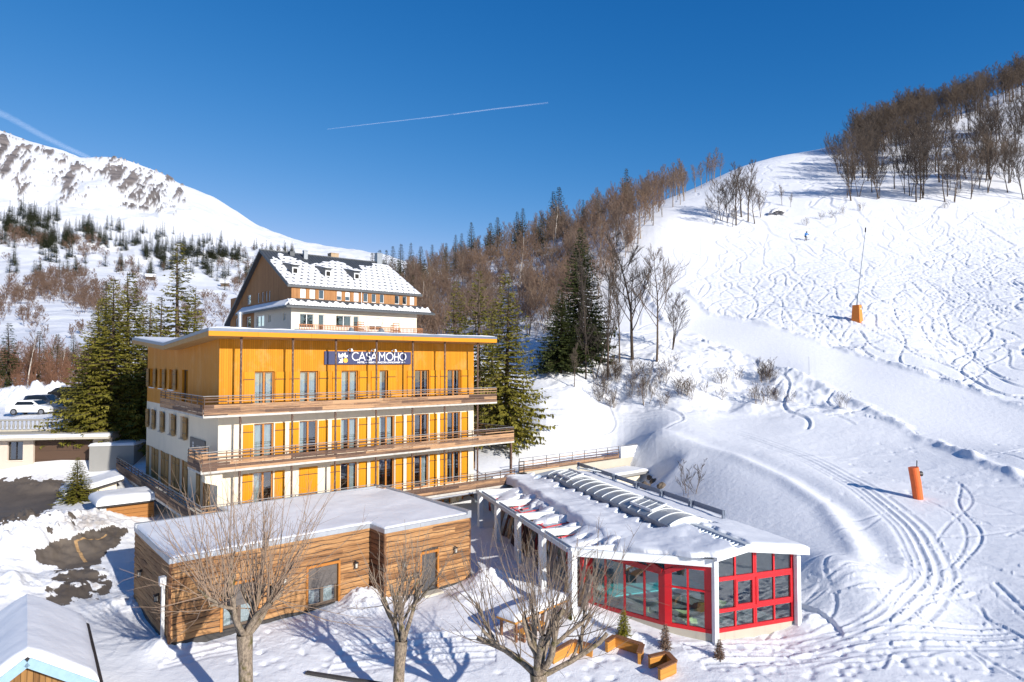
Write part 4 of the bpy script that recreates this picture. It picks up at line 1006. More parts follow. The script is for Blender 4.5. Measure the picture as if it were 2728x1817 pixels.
m = MB(); xs = [0, 1.34, GL]; m.add([GFr(0, -.05, .4), GFr(GL, -.05, .4), GFr(GL, -.05, gt(GL)), GFr(1.34, -.05, gt(1.34)), GFr(0, -.05, gt(0))], [(0, 1, 2, 3, 4)]); m.build('pane', PGLASS, gf)
# corner glazing (two facets)
def facet(p, q, rails, nx, z1a, z1b, mat, w=.08, edges=(.3, .3)):
    p = np.array(p); q = np.array(q); d = q - p; L = np.hypot(*d); d /= L; fr = Fr(p, d, np.array([d[1], -d[0]]))
    top = lambda x: z1a + (z1b - z1a) * x / L
    m = MB()
    for k in range(nx + 1):
        x = L * k / nx; ww = edges[0] if k == 0 else edges[1] if k == nx else w; xa = min(max(x - ww / 2, 0), L - ww)
        m.hexa([fr(xa, -.1, .33), fr(xa + ww, -.1, .33), fr(xa + ww, 0, .33), fr(xa, 0, .33), fr(xa, -.1, top(xa)), fr(xa + ww, -.1, top(xa + ww)), fr(xa + ww, 0, top(xa + ww)), fr(xa, 0, top(xa))][::1])
    for z, h in rails: fr.box(m, 0, L, -.09, .02, z, z + h)
    m.hexa([fr(0, -.11, z1a - .22), fr(L, -.11, z1b - .22), fr(L, .03, z1b - .22), fr(0, .03, z1a - .22), fr(0, -.11, z1a), fr(L, -.11, z1b), fr(L, .03, z1b), fr(0, .03, z1a)])
    f = m.build('corner_frame', mat, pool)
    m = MB(); m.add([fr(0, -.05, .4), fr(L, -.05, .4), fr(L, -.05, z1b - .1), fr(0, -.05, z1a - .1)], [(0, 1, 2, 3)]); m.build('pane', PGLASS, f)
    return fr, L
facet((3.58, -1.97), (4.98, -3.42), [(.33, .16), (2.05, .07)], 2, 3.2, 3.2, RED)
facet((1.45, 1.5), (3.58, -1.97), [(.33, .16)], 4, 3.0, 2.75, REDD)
m = MB(); m.hexa([(1.0, 1.3, .35), (1.5, 1.5, .35), (1.5, 1.7, .35), (1.0, 1.6, .35), (1.25, 1.5, 3.0), (1.55, 1.55, 3.0), (1.55, 1.75, 3.0), (1.25, 1.7, 3.0)]); m.build('raking_panel', RED, pool)
m = MB()   # red rafters under the corner
m.beam((3.5, -1.9, 2.72), (2.5, .6, 3.55), .14, .2); m.beam((3.6, -2.0, 2.7), (4.6, -3.0, 3.3), .14, .2); m.build('corner_rafter', REDD, pool)
# left side: sloping red glazing between the side beams, glazed wall below
for k in range(4):
    b0_, b1_ = 3.6 * k + .1, 3.6 * k + 3.5
    m = MB(); za, zb = 3.05, 3.32
    for f in (0, .25, .5, .75, 1):
        y = b0_ + .2 + (b1_ - b0_ - .4) * f; m.beam((.2, y, za), (2.7, y, zb), .06, .07)
    for a_ in (.25, .9, 2.6):
        z = za + (zb - za) * (a_ - .2) / 2.5 + .006; m.beam((a_, b0_ + .17, z), (a_, b1_ - .17, z), .08, .06)
    f = m.build('side_rooflight', RED, pool)
    m = MB(); m.add([(.2, b0_ + .2, za - .01), (2.7, b0_ + .2, zb - .01), (2.7, b1_ - .2, zb - .01), (.2, b1_ - .2, za - .01)], [(0, 1, 2, 3)]); m.build('rooflight_pane', LGREY, f)
    sl = [.5, .55, .85, 1.6][k]
    snow_slab('snow_cover', f, .35, 2.75, b0_ + .12, b1_ - .12, lambda x, y: 3.05 + (x - .2) * .108, lambda X, Y: .10 + .32 * np.clip((X - .9) / 1.8, 0, 1), nx=28, ny=34, edge=.25, amp=.16, s=330 + k, keep=lambda X, Y, N, sl=sl: (N > .22 - .34 * sl * np.clip((X - .2) / 1.6, 0, 1.3)), sc=.9)
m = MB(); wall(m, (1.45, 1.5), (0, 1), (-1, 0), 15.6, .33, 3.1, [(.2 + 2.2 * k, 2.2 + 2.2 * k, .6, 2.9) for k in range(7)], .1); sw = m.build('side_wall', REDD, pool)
m = MB(); m.add([(1.5, 1.6, .5), (1.5, 17, .5), (1.5, 17, 3), (1.5, 1.6, 3)], [(0, 1, 2, 3)]); m.build('pane', PGLASS, sw)
m = MB(); m.box((9.33, -3.3, .3), (9.44, 17.2, 3.5)); m.box((1.46, 17.1, .3), (9.5, 17.2, 3.6)); m.build('rear_wall', LGREY, pool)
# right eave: snow guard
m = MB(); m.box((9.86, -3.7, 3.45), (10.0, 17.2, 3.59)); m.build('eave_gutter', LGREY, pool)
g = None
for k in range(6):
    b = 1.5 + 3.0 * k; za = float(proof(9.6))
    m = MB(); m.beam((9.45, b, za + .42), (9.45, b + 2.75, za + .42), .07, .26); m.box((9.36, b + .0, za - .02), (9.54, b + .08, za + .56)); m.box((9.36, b + 2.67, za - .02), (9.54, b + 2.75, za + .56)); m.build('snow_guard', GREYMET, pool)
# water and deck inside
WATER = NT('pool_water'); WATER.base((.10, .56, .60)); WATER.rough(.05); WATER.bump(WATER.noise(3, 3, WATER.coord()), .3, .05); WATER = WATER.mat
m = MB(); m.box((2.4, 1.9, .30), (8.2, 15.5, .40)); m.build('pool_water', WATER, pool)
m = MB(); m.prism([(9.4, -3.3), (5.0, -3.3), (3.7, -1.8), (1.7, 1.6), (1.7, 17), (9.4, 17)], .331, .345); m.build('pool_deck', plain('deck_tiles', (.28, .30, .32), .4, .3, 3), pool)
PALE = plain('pale_green_plastic', (.70, .80, .45), .35, .06)
for (a, b, r, lab) in ((3.6, -.2, 1.9, 'pale green sun lounger behind the low corner glazing of the pool house'), (6.4, -1.6, .5, 'pale green sun lounger behind the left half of the gable glazing'), (4.7, -1.9, 2.6, 'pale green sun lounger behind the tall corner panes')):
    p = PH(a, b); t = empty('sun_lounger', (p[0], p[1], .35), PA + r, lab, 'sun lounger', 'pool loungers')
    m = MB(); prof = [(-.95, .75), (-.5, .42), (0, .3), (.6, .36), (1.0, .34)]; 
    m.grid([[(x, y * (1 - .35 * abs(x) ** 2 / 1.0), z + .35 * y * y) for y in (-.36, -.2, 0, .2, .36)] for x, z in prof]); m.grid([[(x, y * (1 - .35 * abs(x) ** 2), z + .35 * y * y - .06) for y in (-.36, -.2, 0, .2, .36)][::-1] for x, z in prof]); m.build('seat', PALE, t, smooth=True)
    m = MB(); m.box((-.5, -.2, 0), (.7, .2, .08)); m.box((-.3, -.12, .08), (.4, .12, .3)); m.build('base', PALE, t)

# boards stacked against the left side
BW = [plain('stored_board_dark', (.09, .04, .03), .8, .3, 4, aniso=(8, 8, .6)), plain('stored_board_pale', (.42, .28, .15), .8, .2, 4, aniso=(8, 8, .6)), plain('stored_board_grey', (.28, .24, .21), .85, .3, 4, aniso=(8, 8, .6))]
rb = random.Random(3)
labs = [('dark brown board leaning under the pool house eave', 0), ('pale board leaning between the white pool house pillars', 1), ('weathered grey board leaning between the white pillars', 2)]
for k in range(4):
    for i in range(8):
        y = 3.6 * k + .5 + i * .34 + rb.uniform(-.06, .06); lb, mi = labs[rb.choice([0, 0, 0, 1, 2, 2])]
        hgt = rb.uniform(1.5, 2.5); wd = rb.uniform(.16, .42); lean = rb.uniform(.35, .7); z0 = [.45, .7, .85, .95][k] - .1
        x0 = .55 + rb.uniform(0, .35)
        m = MB(); sk_ = rb.uniform(-.25, .25)
        m.hexa([(x0, y, z0), (x0 + .05, y, z0), (x0 + .05, y + wd, z0), (x0, y + wd, z0), (x0 + lean, y + sk_, z0 + hgt), (x0 + lean + .05, y + sk_, z0 + hgt), (x0 + lean + .05, y + sk_ + wd, z0 + hgt), (x0 + lean, y + sk_ + wd, z0 + hgt)])
        o = m.build('leaning_board', BW[mi]); o.location = (PO[0], PO[1], 0); o.rotation_euler = (0, 0, PA); tag(o, lb, 'board', 'boards leaning under the pool house eave: ' + ['dark', 'pale', 'grey'][mi])
# ================================================================ grey-roofed chalet behind the hotel
SEAM = plain('grey_seam_roof', (.085, .092, .10), .5, .12, 2, .3)
CHW = planks('brown_cladding', (.30, .135, .05), (.44, .22, .09), 'v', .14, .07, .45, .7, (.20, .09, .04), .4)
PVC = plain('white_window_frame', (.75, .75, .74), .4, .04); BLIND = plain('white_roller_blind', (.78, .77, .75), .6, .04)
BALW = plain('balcony_wood', (.42, .16, .055), .6, .25, 8)
CO = H(17.85, 34.91)
ch = empty('chalet', (CO[0], CO[1], 0), HA, 'large chalet with a steep grey seam roof dotted with snow, behind the orange hotel', 'chalet')
CW, CD = 16.75, 22.0
CF = Fr((0, 0), (1, 0), (0, -1)); CS = Fr((0, 0), (0, 1), (-1, 0))
def czr(y): return np.where(y < 9.19, 26.12 - .552 * (9.19 - y), 26.12 - .64 * (y - 9.19))
up = [(1.04,1.72),(2.16,2.86),(3.3,3.95),(5.56,6.2),(6.65,7.28),(7.77,8.45),(9.06,9.7),(10.19,10.83),(11.33,11.95),(13.48,14.15),(14.62,15.26),(15.7,16.4)]
m = MB(); wall(m, (0, 0), (1, 0), (0, -1), CW, 19.3, 21.0, [(a, b, 19.45, 20.56) for a, b in up])
sw_ = [(13.7, 15.1, 19.6, 20.85), (10.5, 11.25, 19.55, 20.83), (8.98, 9.7, 19.55, 20.82), (7.75, 8.35, 19.55, 20.8), (6.7, 7.3, 19.55, 20.78)]
wall(m, (0, 0), (0, 1), (-1, 0), CD, 19.3, 20.9, sw_)
n_ = [(0, 0), (9.19, 0), (22, 0)]
m.add([(0, 0, 20.9), (0, 0, 21.0), (0, 9.19, 26.0), (0, 17.2, 20.9)], [(0, 1, 2, 3)]); m.add([(CW, 0, 20.9), (CW, 0, 21.0), (CW, 9.19, 26.0), (CW, 17.2, 20.9)], [(3, 2, 1, 0)])
wall(m, (0, 12.3), (0, 1), (-1, 0), 9.7, 10, 19.3, [(1.3, 3.1, 16.6, 18.0), (6.1, 7.5, 16.8, 18.0)]); wall(m, (CW, 0), (0, 1), (1, 0), CD, 19.3, 20.9)
m.build('timber_wall', CHW, ch)
m = MB(); dl_ = [(1.04, 2.7, 16.0, 17.62), (3.28, 3.98, 15.6, 17.62), (5.5, 7.45, 16.2, 17.62), (7.76, 8.47, 15.6, 17.62), (8.75, 9.6, 15.6, 17.6), (9.9, 11.7, 16.0, 17.5), (13.43, 14.15, 15.6, 17.6), (14.41, 16.35, 15.6, 17.6)]
wall(m, (0, 0), (1, 0), (0, -1), CW, 10, 19.3, dl_); sl_ = [(8.7, 11.6, 16.5, 17.9), (6.42, 7.3, 16.9, 17.85), (1.65, 2.5, 16.9, 17.8)]
wall(m, (0, 0), (0, 1), (-1, 0), 12.3, 10, 19.3, sl_); wall(m, (CW, 0), (0, 1), (1, 0), 12.3, 10, 19.3); m.build('render_wall', WHITEWALL, ch)
for i, (a, b) in enumerate(up):
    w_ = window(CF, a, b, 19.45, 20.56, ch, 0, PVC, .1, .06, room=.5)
    sh = {0: 1, 1: 1, 5: 1, 11: 1, 3: .55, 4: .55}.get(i)
    if sh: mm = MB(); CF.box(mm, a + .06, b - .06, -.10, -.07, 20.5 - 1.0 * sh, 20.5); mm.build('blind', BLIND, w_)
for a, b, c, d in sw_: window(CS, a, b, c, d, ch, 0, PVC, .1, .05)
for i, (a, b, c, d) in enumerate(dl_):
    w_ = window(CF, a, b, c, d, ch, 1 if b - a > 1.2 else 0, PVC, .12, .06)
    if i in (4, 5, 6, 7):
        mm = MB(); CF.box(mm, a + .06, b - .06, -.12, -.08, c + (.55 if i == 5 else .05), d - .06); mm.build('blind', BLIND, w_)
for a, b, c, d in sl_: window(CS, a, b, c, d, ch, 1 if b - a > 2 else 0, PVC, .12, .06)
for a, b, c, d in ((13.6, 15.4, 16.6, 18.0), (18.4, 19.8, 16.8, 18.0)): window(CS, a, b, c, d, ch, 0, PVC, .12, .06)
m = MB()
x0, x1 = -.55, 17.4
for (y0, y1) in ((-.25, 9.19), (9.19, 22.9)):
    za, zb = float(czr(np.array(y0))), float(czr(np.array(y1)))
    m.hexa([(x0, y0, za - .28), (x1, y0, za - .28), (x1, y1, zb - .28), (x0, y1, zb - .28), (x0, y0, za), (x1, y0, za), (x1, y1, zb), (x0, y1, zb)])
for k in range(45):   # standing seams
    x = x0 + .02 + k * .40
    for (y0, y1) in ((-.25, 9.19),):
        za, zb = float(czr(np.array(y0))), float(czr(np.array(y1))); m.beam((x, y0, za + .02), (x, y1, zb + .02), .035, .06)
m.box((x0, 9.09, 26.08), (x1, 9.29, 26.2))
crf = m.build('roof', SEAM, ch)
# snow caught by the snow hooks: holes in a regular pattern
def keepC(X, Y, N):
    row = np.floor(Y / .92); hx_ = X + (row % 2) * .43; fx_ = hx_ / .86 - np.floor(hx_ / .86); fy_ = Y / .92 - row
    hole = (np.abs(fx_ - .5) < .22 + .25 * N) & (fy_ > .40) & (fy_ < .42 + .52 * (1 - 1.8 * np.abs(fx_ - .5)))
    lim = 7.0 + 1.3 * N + .9 * np.sin(X * .9) - .9 * (X < 1.2) + .5 * (X > 12)
    drm = ((np.abs(X - 1.0) < .9) & (Y > 4.3) & (Y < 7.0)) | ((np.abs(X - 5.2) < .9) & (Y > 4.2) & (Y < 6.9)) | ((np.abs(X - 9.1) < .9) & (Y > 4.2) & (Y < 6.9))
    return ~hole & (Y < lim) & (X > x0 + .2)
snow_slab('snow_cover', crf, x0 + .15, x1 - .1, -.15, 8.6, lambda x, y: czr(y), .07, nx=300, ny=140, edge=.2, amp=.025, s=401, keep=keepC)
# skirt roof
m = MB(); za, zb = 19.38, 18.42
m.hexa([(-.95, -1.0, zb - .22), (19.0, -1.0, zb - .22), (CW + .3, -.003, za - .25), (-.003, -.003, za - .25), (-.95, -1.0, zb), (19.0, -1.0, zb), (CW + .3, -.003, za), (-.003, -.003, za)])
m.hexa([(-.95, -1.0, zb - .22), (-.003, -.003, za - .25), (-.003, 17.0, za - .25), (-.95, 17.0, zb - .22), (-.95, -1.0, zb), (-.003, -.003, za), (-.003, 17.0, za), (-.95, 17.0, zb)])
for k in range(50):
    x = -.8 + .4 * k
    if x < CW + .3: m.beam((x, -1.0, zb + .02), (max(x, .05) if x < 0 else x * .885 + .05, -.01, za + .02), .035, .06)
sk2 = m.build('skirt_roof', SEAM, ch)
snow_slab('snow_cover', sk2, -.5, 18.4, -.86, -.12, lambda x, y: 18.42 + .96 * (y + 1.0), .08, nx=260, ny=14, edge=.1, amp=.05, s=411, keep=lambda X, Y, N: (Y < -.28 + .15 * np.sin(X * 7.3) + .3 * N))
snow_slab('snow_cover', sk2, -.9, -.1, -.6, 16.9, lambda x, y: 18.42 + .96 * (x + .95), .13, nx=14, ny=60, edge=.15, amp=.05, s=412)
m = MB(); m.box((CW - .2, .5, 10), (CW + 1.6, 6, 15.3)); m.build('side_buttress', WHITEWALL, ch)
for x in (1.4, 5.55, 9.4):   # dormers
    z0 = 22.5; yb = 9.19 - (26.12 - 24.2) / .552
    yf = 9.19 - (26.12 - z0) / .552 - .15
    m = MB(); m.hexa([(x - .42, yf, z0 - .1), (x + .42, yf, z0 - .1), (x + .42, yb, 24.1), (x - .42, yb, 24.1), (x - .42, yf, z0 + 1.02), (x + .42, yf, z0 + 1.02), (x + .42, yb, 24.25), (x - .42, yb, 24.25)])
    m.box((x - .55, yf - .2, z0 + 1.03), (x + .55, yf + .4, z0 + 1.1)); d_m = m.build('dormer', SEAM, crf)
    fr = Fr((x - .36, yf - .02), (1, 0), (0, -1)); mm = MB()
    fr.box(mm, 0, .1, -.02, .04, z0 + .02, z0 + .78); fr.box(mm, .62, .72, -.02, .04, z0 + .02, z0 + .78); fr.box(mm, .1, .62, -.02, .04, z0 + .02, z0 + .12); fr.box(mm, .1, .62, -.02, .04, z0 + .68, z0 + .78); fr.box(mm, .1, .62, -.02, .0, z0 + .12, z0 + .68)
    mm.build('dormer_window', [PVC], d_m)
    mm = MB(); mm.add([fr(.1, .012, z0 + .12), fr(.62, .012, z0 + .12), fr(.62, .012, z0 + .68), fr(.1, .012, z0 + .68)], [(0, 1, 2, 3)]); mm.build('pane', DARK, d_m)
for (x, y, w_, h_, z, mt) in ((4.6, 7.6, .5, 1.3, 25.0, 'metal'), (3.0, 8.2, .6, .5, 25.6, 'dark'), (9.2, 9.6, 1.1, .75, 26.0, 'tan'), (15.6, 8.6, .8, 1.9, 25.4, 'metal')):
    m = MB(); m.box((x, y, z - .8), (x + w_, y + w_, z + h_)); m.box((x - .05, y - .05, z + h_ + .003), (x + w_ + .05, y + w_ + .05, z + h_ + .08))
    m.build('chimney', {'metal': plain('grey_chimney', (.28, .30, .32), .4, .1, 3, .5), 'dark': SEAM, 'tan': plain('tan_chimney', (.42, .30, .18), .7)}[mt], crf)
m = MB(); m.tube([(8.9, -.12, 21.0), (8.75, -.1, 20.8), (8.75, -.1, 18.9)], .05, 6); m.build('downpipe', PVC, ch)
# balcony with turned balusters
m = MB(); m.box((.4, -1.3, 15.35), (16.9, -.003, 15.5)); bal = m.build('balcony', WHITEWALL, ch)
m = MB(); m.box((.42, -1.28, 16.28), (16.9, -1.2, 16.36)); m.box((.42, -1.28, 15.56), (16.9, -1.2, 15.64)); br = m.build('balcony_rail', BALW, bal)
bp = None
for k in range(84):
    x = .5 + k * .1965
    if bp is None:
        q = MB(); q.tube([(0, -1.24, 15.64), (0, -1.24, 15.8), (0, -1.24, 15.95), (0, -1.24, 16.1), (0, -1.24, 16.28)], [.03, .055, .03, .05, .03], 6); bp = q.build('baluster', BALW, br); o = bp
    else: o = bp.copy(); col.objects.link(o); o.parent = br
    o.location = (x, 0, 0)
def chairback(x, lab, kind=0):
    p = CO + (x) * HU + (-.6) * HV
    t = empty('deck_chair', (p[0], p[1], 15.5), HA, lab, 'chair', 'wooden chairs on the chalet balcony')
    m = MB()
    for xx in (0, .85): m.box((xx, 0, 0), (xx + .06, .06, 1.45))
    m.build('back_posts', BALW, t) if False else None
    for z in (.5, .8, 1.1, 1.35): m.box((.06, .005, z), (.85, .055, z + .1))
    m.build('backrest', BALW, t); m = MB(); m.box((0, -.5, .38), (.91, -.003, .44)); m.build('seat', BALW, t)
chairback(8.0, 'left wooden slatted chair on the balcony of the grey-roofed chalet'); chairback(12.9, 'right wooden slatted chair on the balcony of the grey-roofed chalet')
COVER = plain('grey_cover_cloth', (.16, .18, .20), .8, .1)
for x, sc_, lab in ((6.6, .8, 'small grey covered umbrella bundle on the chalet balcony'), (10.6, 1.0, 'larger dark grey covered barbecue at the chalet balcony rail')):
    p = CO + x * HU - 1.75 * HV
    m = MB(); m.tube([(0, 0, -1.0), (0, 0, .1), (0, 0, .55), (0, 0, .8)], [.6 * sc_, .55 * sc_, .38 * sc_, .12], 8); o = m.build('covered_barbecue', COVER); o.location = (p[0], p[1], 15.35); tag(o, lab, 'cover')
p = CO + 11.6 * HU - .5 * HV
hs = empty('standing_heater', (p[0], p[1], 15.5), HA, 'thin white standing lamp frame on the chalet balcony', 'lamp')
m = MB(); m.tube([(0, 0, 0), (0, 0, 1.6)], .03, 6); m.build('pole', PVC, hs); m = MB(); m.tube([(-.35, 0, 2.2), (-.33, 0, 1.7), (0, 0, 1.55), (.33, 0, 1.7), (.35, 0, 2.2)], .03, 6); m.build('arms', PVC, hs)

# ================================================================ garage with parking deck, left
GA = R(10); g0 = np.array([-41.1, 53.0])
GP = lambda a, b: g0 + a * np.array([math.cos(GA), math.sin(GA)]) + b * np.array([-math.sin(GA), math.cos(GA)])
PINK = stucco('pinkish_render', (.62, .52, .43), .35)
gar = empty('garage_building', (*g0, 0), GA, 'flat-roofed cream garage with a wide dark brown door under the parking deck', 'garage')
FG = Fr((0, 0), (1, 0), (0, -1))
m = MB(); wall(m, (-9, 0), (1, 0), (0, -1), 17.2, 2, 6.15, [(11.35, 15.75, 2.9, 5.72), (9.5, 10.6, 4.1, 5.6)], .35); wall(m, (8.2, 0), (0, 1), (1, 0), 4.2, 2, 6.15); m.build('wall', PINK, gar)
DOOR = planks('garage_door', (.075, .045, .03), (.10, .06, .04), 'h', .68, .03, .5, .5)
m = MB(); FG.box(m, 2.35, 6.75, -.34, -.26, 2.8, 5.72); m.build('garage_door', DOOR, gar)
w_ = window(FG, .5, 1.6, 4.1, 5.6, gar, 1, DARKMET, .2, .05, sill=WHITEWALL)
m = MB(); m.box((-.5, -.95, 5.80), (8.3, -.003, 5.98)); cnp = m.build('canopy', CONC, gar)
snow_slab('snow_cover', cnp, -.45, 8.25, -.93, -.02, lambda x, y: 5.985 + 0 * x, .22, nx=60, ny=12, edge=.25, amp=.05, s=501)
m = MB(); m.prism([(-9, .003), (8.2, .003), (8.2, 4.3), (-9, 4.3)], 6.0, 6.2); m.build('deck_slab', CONC, gar)
m = MB()
for a_ in ((1.9, .0), (2.1, -.02)): m.tube([(a_[0] - .3 + .1 * math.sin(k * 1.3), -.06, 3 + .3 * k) for k in range(9)], .015, 4)
bl = empty('balustrade', (*GP(0, 2.6), 6.2), GA, 'grey concrete balustrade with bulging balusters at the edge of the parking deck', 'balustrade')
m = MB(); m.box((-2.6, -.1, .0), (7.2, .1, .12)); m.build('base', CONC, bl); m = MB(); m.box((-2.6, -.12, .86), (7.2, .12, .99)); m.build('coping', GREYCONC, bl)
bp = None
for k in range(30):
    x = -2.4 + k * .325
    if bp is None:
        q = MB(); q.tube([(0, 0, .12), (0, 0, .2), (0, 0, .42), (0, 0, .62), (0, 0, .8), (0, 0, .86)], [.10, .06, .11, .07, .06, .1], 8); bp = q.build('baluster', GREYCONC, bl); o = bp
    else: o = bp.copy(); col.objects.link(o); o.parent = bl
    o.location = (x, 0, 0)
cwl = empty('concrete_wall', (*GP(7.0, -1.2), 0), GA, 'stained grey concrete retaining block topped with snow beside the garage', 'wall')
m = MB(); m.box((0, 0, 1.5), (3.3, 2.6, 5.25)); c_ = m.build('wall', GREYCONC, cwl); snow_slab('snow_cover', c_, -.08, 3.35, -.06, 2.6, lambda x, y: 5.255 + 0 * x, .22, nx=30, ny=24, edge=.2, amp=.05, s=505)

# ---------------------------------------------------------------- cars on the parking deck
CARG = plain('car_glass', (.012, .016, .02), .06, .05); TYRE = plain('tyre', (.02, .02, .02), .8); RIM = plain('rim', (.35, .35, .36), .3, .1, 3, .8); LENS = plain('headlight_lens', (.7, .72, .75), .1)
def car(x, y, z, rz, paint, lab, van=0, s=1.0):
    t = empty('parked_car', (x, y, z), rz, lab, 'car')
    hh = 1.46 + .16 * van
    prof = [(-2.1, .30), (-2.12, .62), (-2.02, .92), (-1.75, .98), (-1.30 - .3 * van, hh - .1), (-.6, hh), (.35, hh - .03), (1.0, 1.0), (1.75, .88), (2.08, .68), (2.12, .38), (2.05, .28)]
    def sec(px, pz):
        hw = .88 * (1 - .10 * max(0, abs(px) - 1.5) ** 2); 
        return hw - (.20 * max(0, pz - .95) / .5 if pz > .95 else 0)
    m = MB(); L = [(p[0], -sec(*p), p[1]) for p in prof]; Rr = [(p[0], sec(*p), p[1]) for p in prof]; n = len(prof)
    m.add(L + Rr, [tuple(range(n)), tuple(range(n, 2 * n))[::-1]] + [(i, n + i, n + (i + 1) % n, (i + 1) % n) for i in range(n)]); m.build('body', paint, t)
    for sgn in (-1, 1):
        m = MB(); q = [(-1.25 - .25 * van, 1.0), (-1.05 - .25 * van, hh - .14), (.3, hh - .14), (.8, 1.02)]
        v_ = [(a, sgn * (sec(a, b) + .008), b) for a, b in q]; m.add(v_, [(0, 1, 2, 3) if sgn > 0 else (3, 2, 1, 0)]); m.build('side_window', CARG, t)
        for wx_ in (-1.3, 1.32):
            m = MB(); m.tube([(wx_, sgn * .70, .32), (wx_, sgn * .90, .32)], .32, 18); wl = m.build('wheel', TYRE, t)
            m = MB(); m.tube([(wx_, sgn * .89, .32), (wx_, sgn * .91, .32)], .2, 12); m.build('rim', RIM, wl)
        m = MB(); m.box((2.0, sgn * .5, .62), (2.1, sgn * .8, .74)); m.build('headlight', LENS, t)
        m = MB(); m.box((.65, sgn * .86, .98), (.8, sgn * 1.02, 1.1)); m.build('wing_mirror', paint, t)
    m = MB(); f0, f1 = (.97, 1.02), (.38, hh - .06); m.add([(f0[0] + .02, -.78, f0[1] + .02), (f0[0] + .02, .78, f0[1] + .02), (f1[0] + .02, .64, f1[1] + .02), (f1[0] + .02, -.64, f1[1] + .02)], [(0, 1, 2, 3)]); m.build('windscreen', CARG, t)
    return t
CARW = plain('white_car_paint', (.78, .78, .77), .2, .03, spec=.6); CARB = plain('dark_blue_car_paint', (.02, .03, .055), .2, .05, spec=.6); CARS = plain('grey_blue_car_paint', (.06, .08, .12), .2, .05, spec=.6); CARK = plain('black_car_paint', (.015, .015, .016), .2, .05, spec=.6)
for (px, py, Y, rz, pt, lab, van) in ((88, 1117, 65.5, .05, CARW, 'white car parked nearest the balustrade', 0), (120, 1107, 70, .1, CARB, 'dark van parked behind the white car', 1), (178, 1118, 66, 2.9, CARS, 'blue-grey car parked nose to nose with the white car', 0), (190, 1095, 74, .3, CARK, 'black car at the back of the parking deck by the snow heaps', 0)):
    p = at(px, py, Y); car(p[0], p[1], gz(p[0], p[1]) - .02, rz, pt, lab, van)

# ================================================================ small huts beside the walkway
REDW = planks('red_brown_boards', (.22, .085, .02), (.42, .19, .06), 'h', .26, .08, .35, .7)
hu = empty('wooden_shed', (*H(-3.9, 9.4), 0), HA, 'small red-brown boarded shed with a thick rounded snow cap below the walkway', 'shed')
m = MB(); m.box((0, 0, .4), (2.7, 2.4, 2.95)); m.build('wall', REDW, hu)
m = MB(); m.box((-.35, -.06, .4), (-.24, .06, 3.0)); m.box((-.35, -.05, 2.7), (0, .04, 2.85)); m.build('side_post', PVC, hu)
m = MB(); m.box((-.5, -.35, 2.96), (3.0, 2.7, 3.08)); rf = m.build('roof', DARKMET, hu)
snow_slab('snow_cover', rf, -.6, 3.05, -.45, 2.75, lambda x, y: 3.085 + 0 * x, .52, nx=40, ny=36, edge=.6, amp=.06, s=510)
uh = empty('utility_hut', (*H(-4.8, 16.5), 0), HA, 'small cream hut with a steep snow-covered lean-to roof under the walkway', 'hut')
m = MB(); m.hexa([(0, 0, 1), (2.6, 0, 1), (2.6, 2.4, 1), (0, 2.4, 1), (0, 0, 2.7), (2.6, 0, 3.3), (2.6, 2.4, 3.3), (0, 2.4, 2.7)]); m.build('wall', CREAM, uh)
m = MB(); m.hexa([(-.6, -.4, 2.56), (3.0, -.4, 3.4), (3.0, 2.7, 3.4), (-.6, 2.7, 2.56), (-.6, -.4, 2.7), (3.0, -.4, 3.54), (3.0, 2.7, 3.54), (-.6, 2.7, 2.7)]); rf = m.build('roof', DARKMET, uh)
snow_slab('snow_cover', rf, -.6, 3.0, -.4, 2.7, lambda x, y: 2.7 + (x + .6) * .233, .35, nx=34, ny=30, edge=.45, amp=.05, s=511)
p = ground(278, 1342); tag(MB().box((-.35, -.3, 0), (.35, .3, .85)).box((-.39, -.34, .852), (.39, .34, .92)).build('waste_bin', plain('dark_green_bin', (.01, .022, .018), .5), loc=(p[0], p[1], p[2] - .1)), 'dark green waste bin in the snow left of the boarded shed', 'bin')

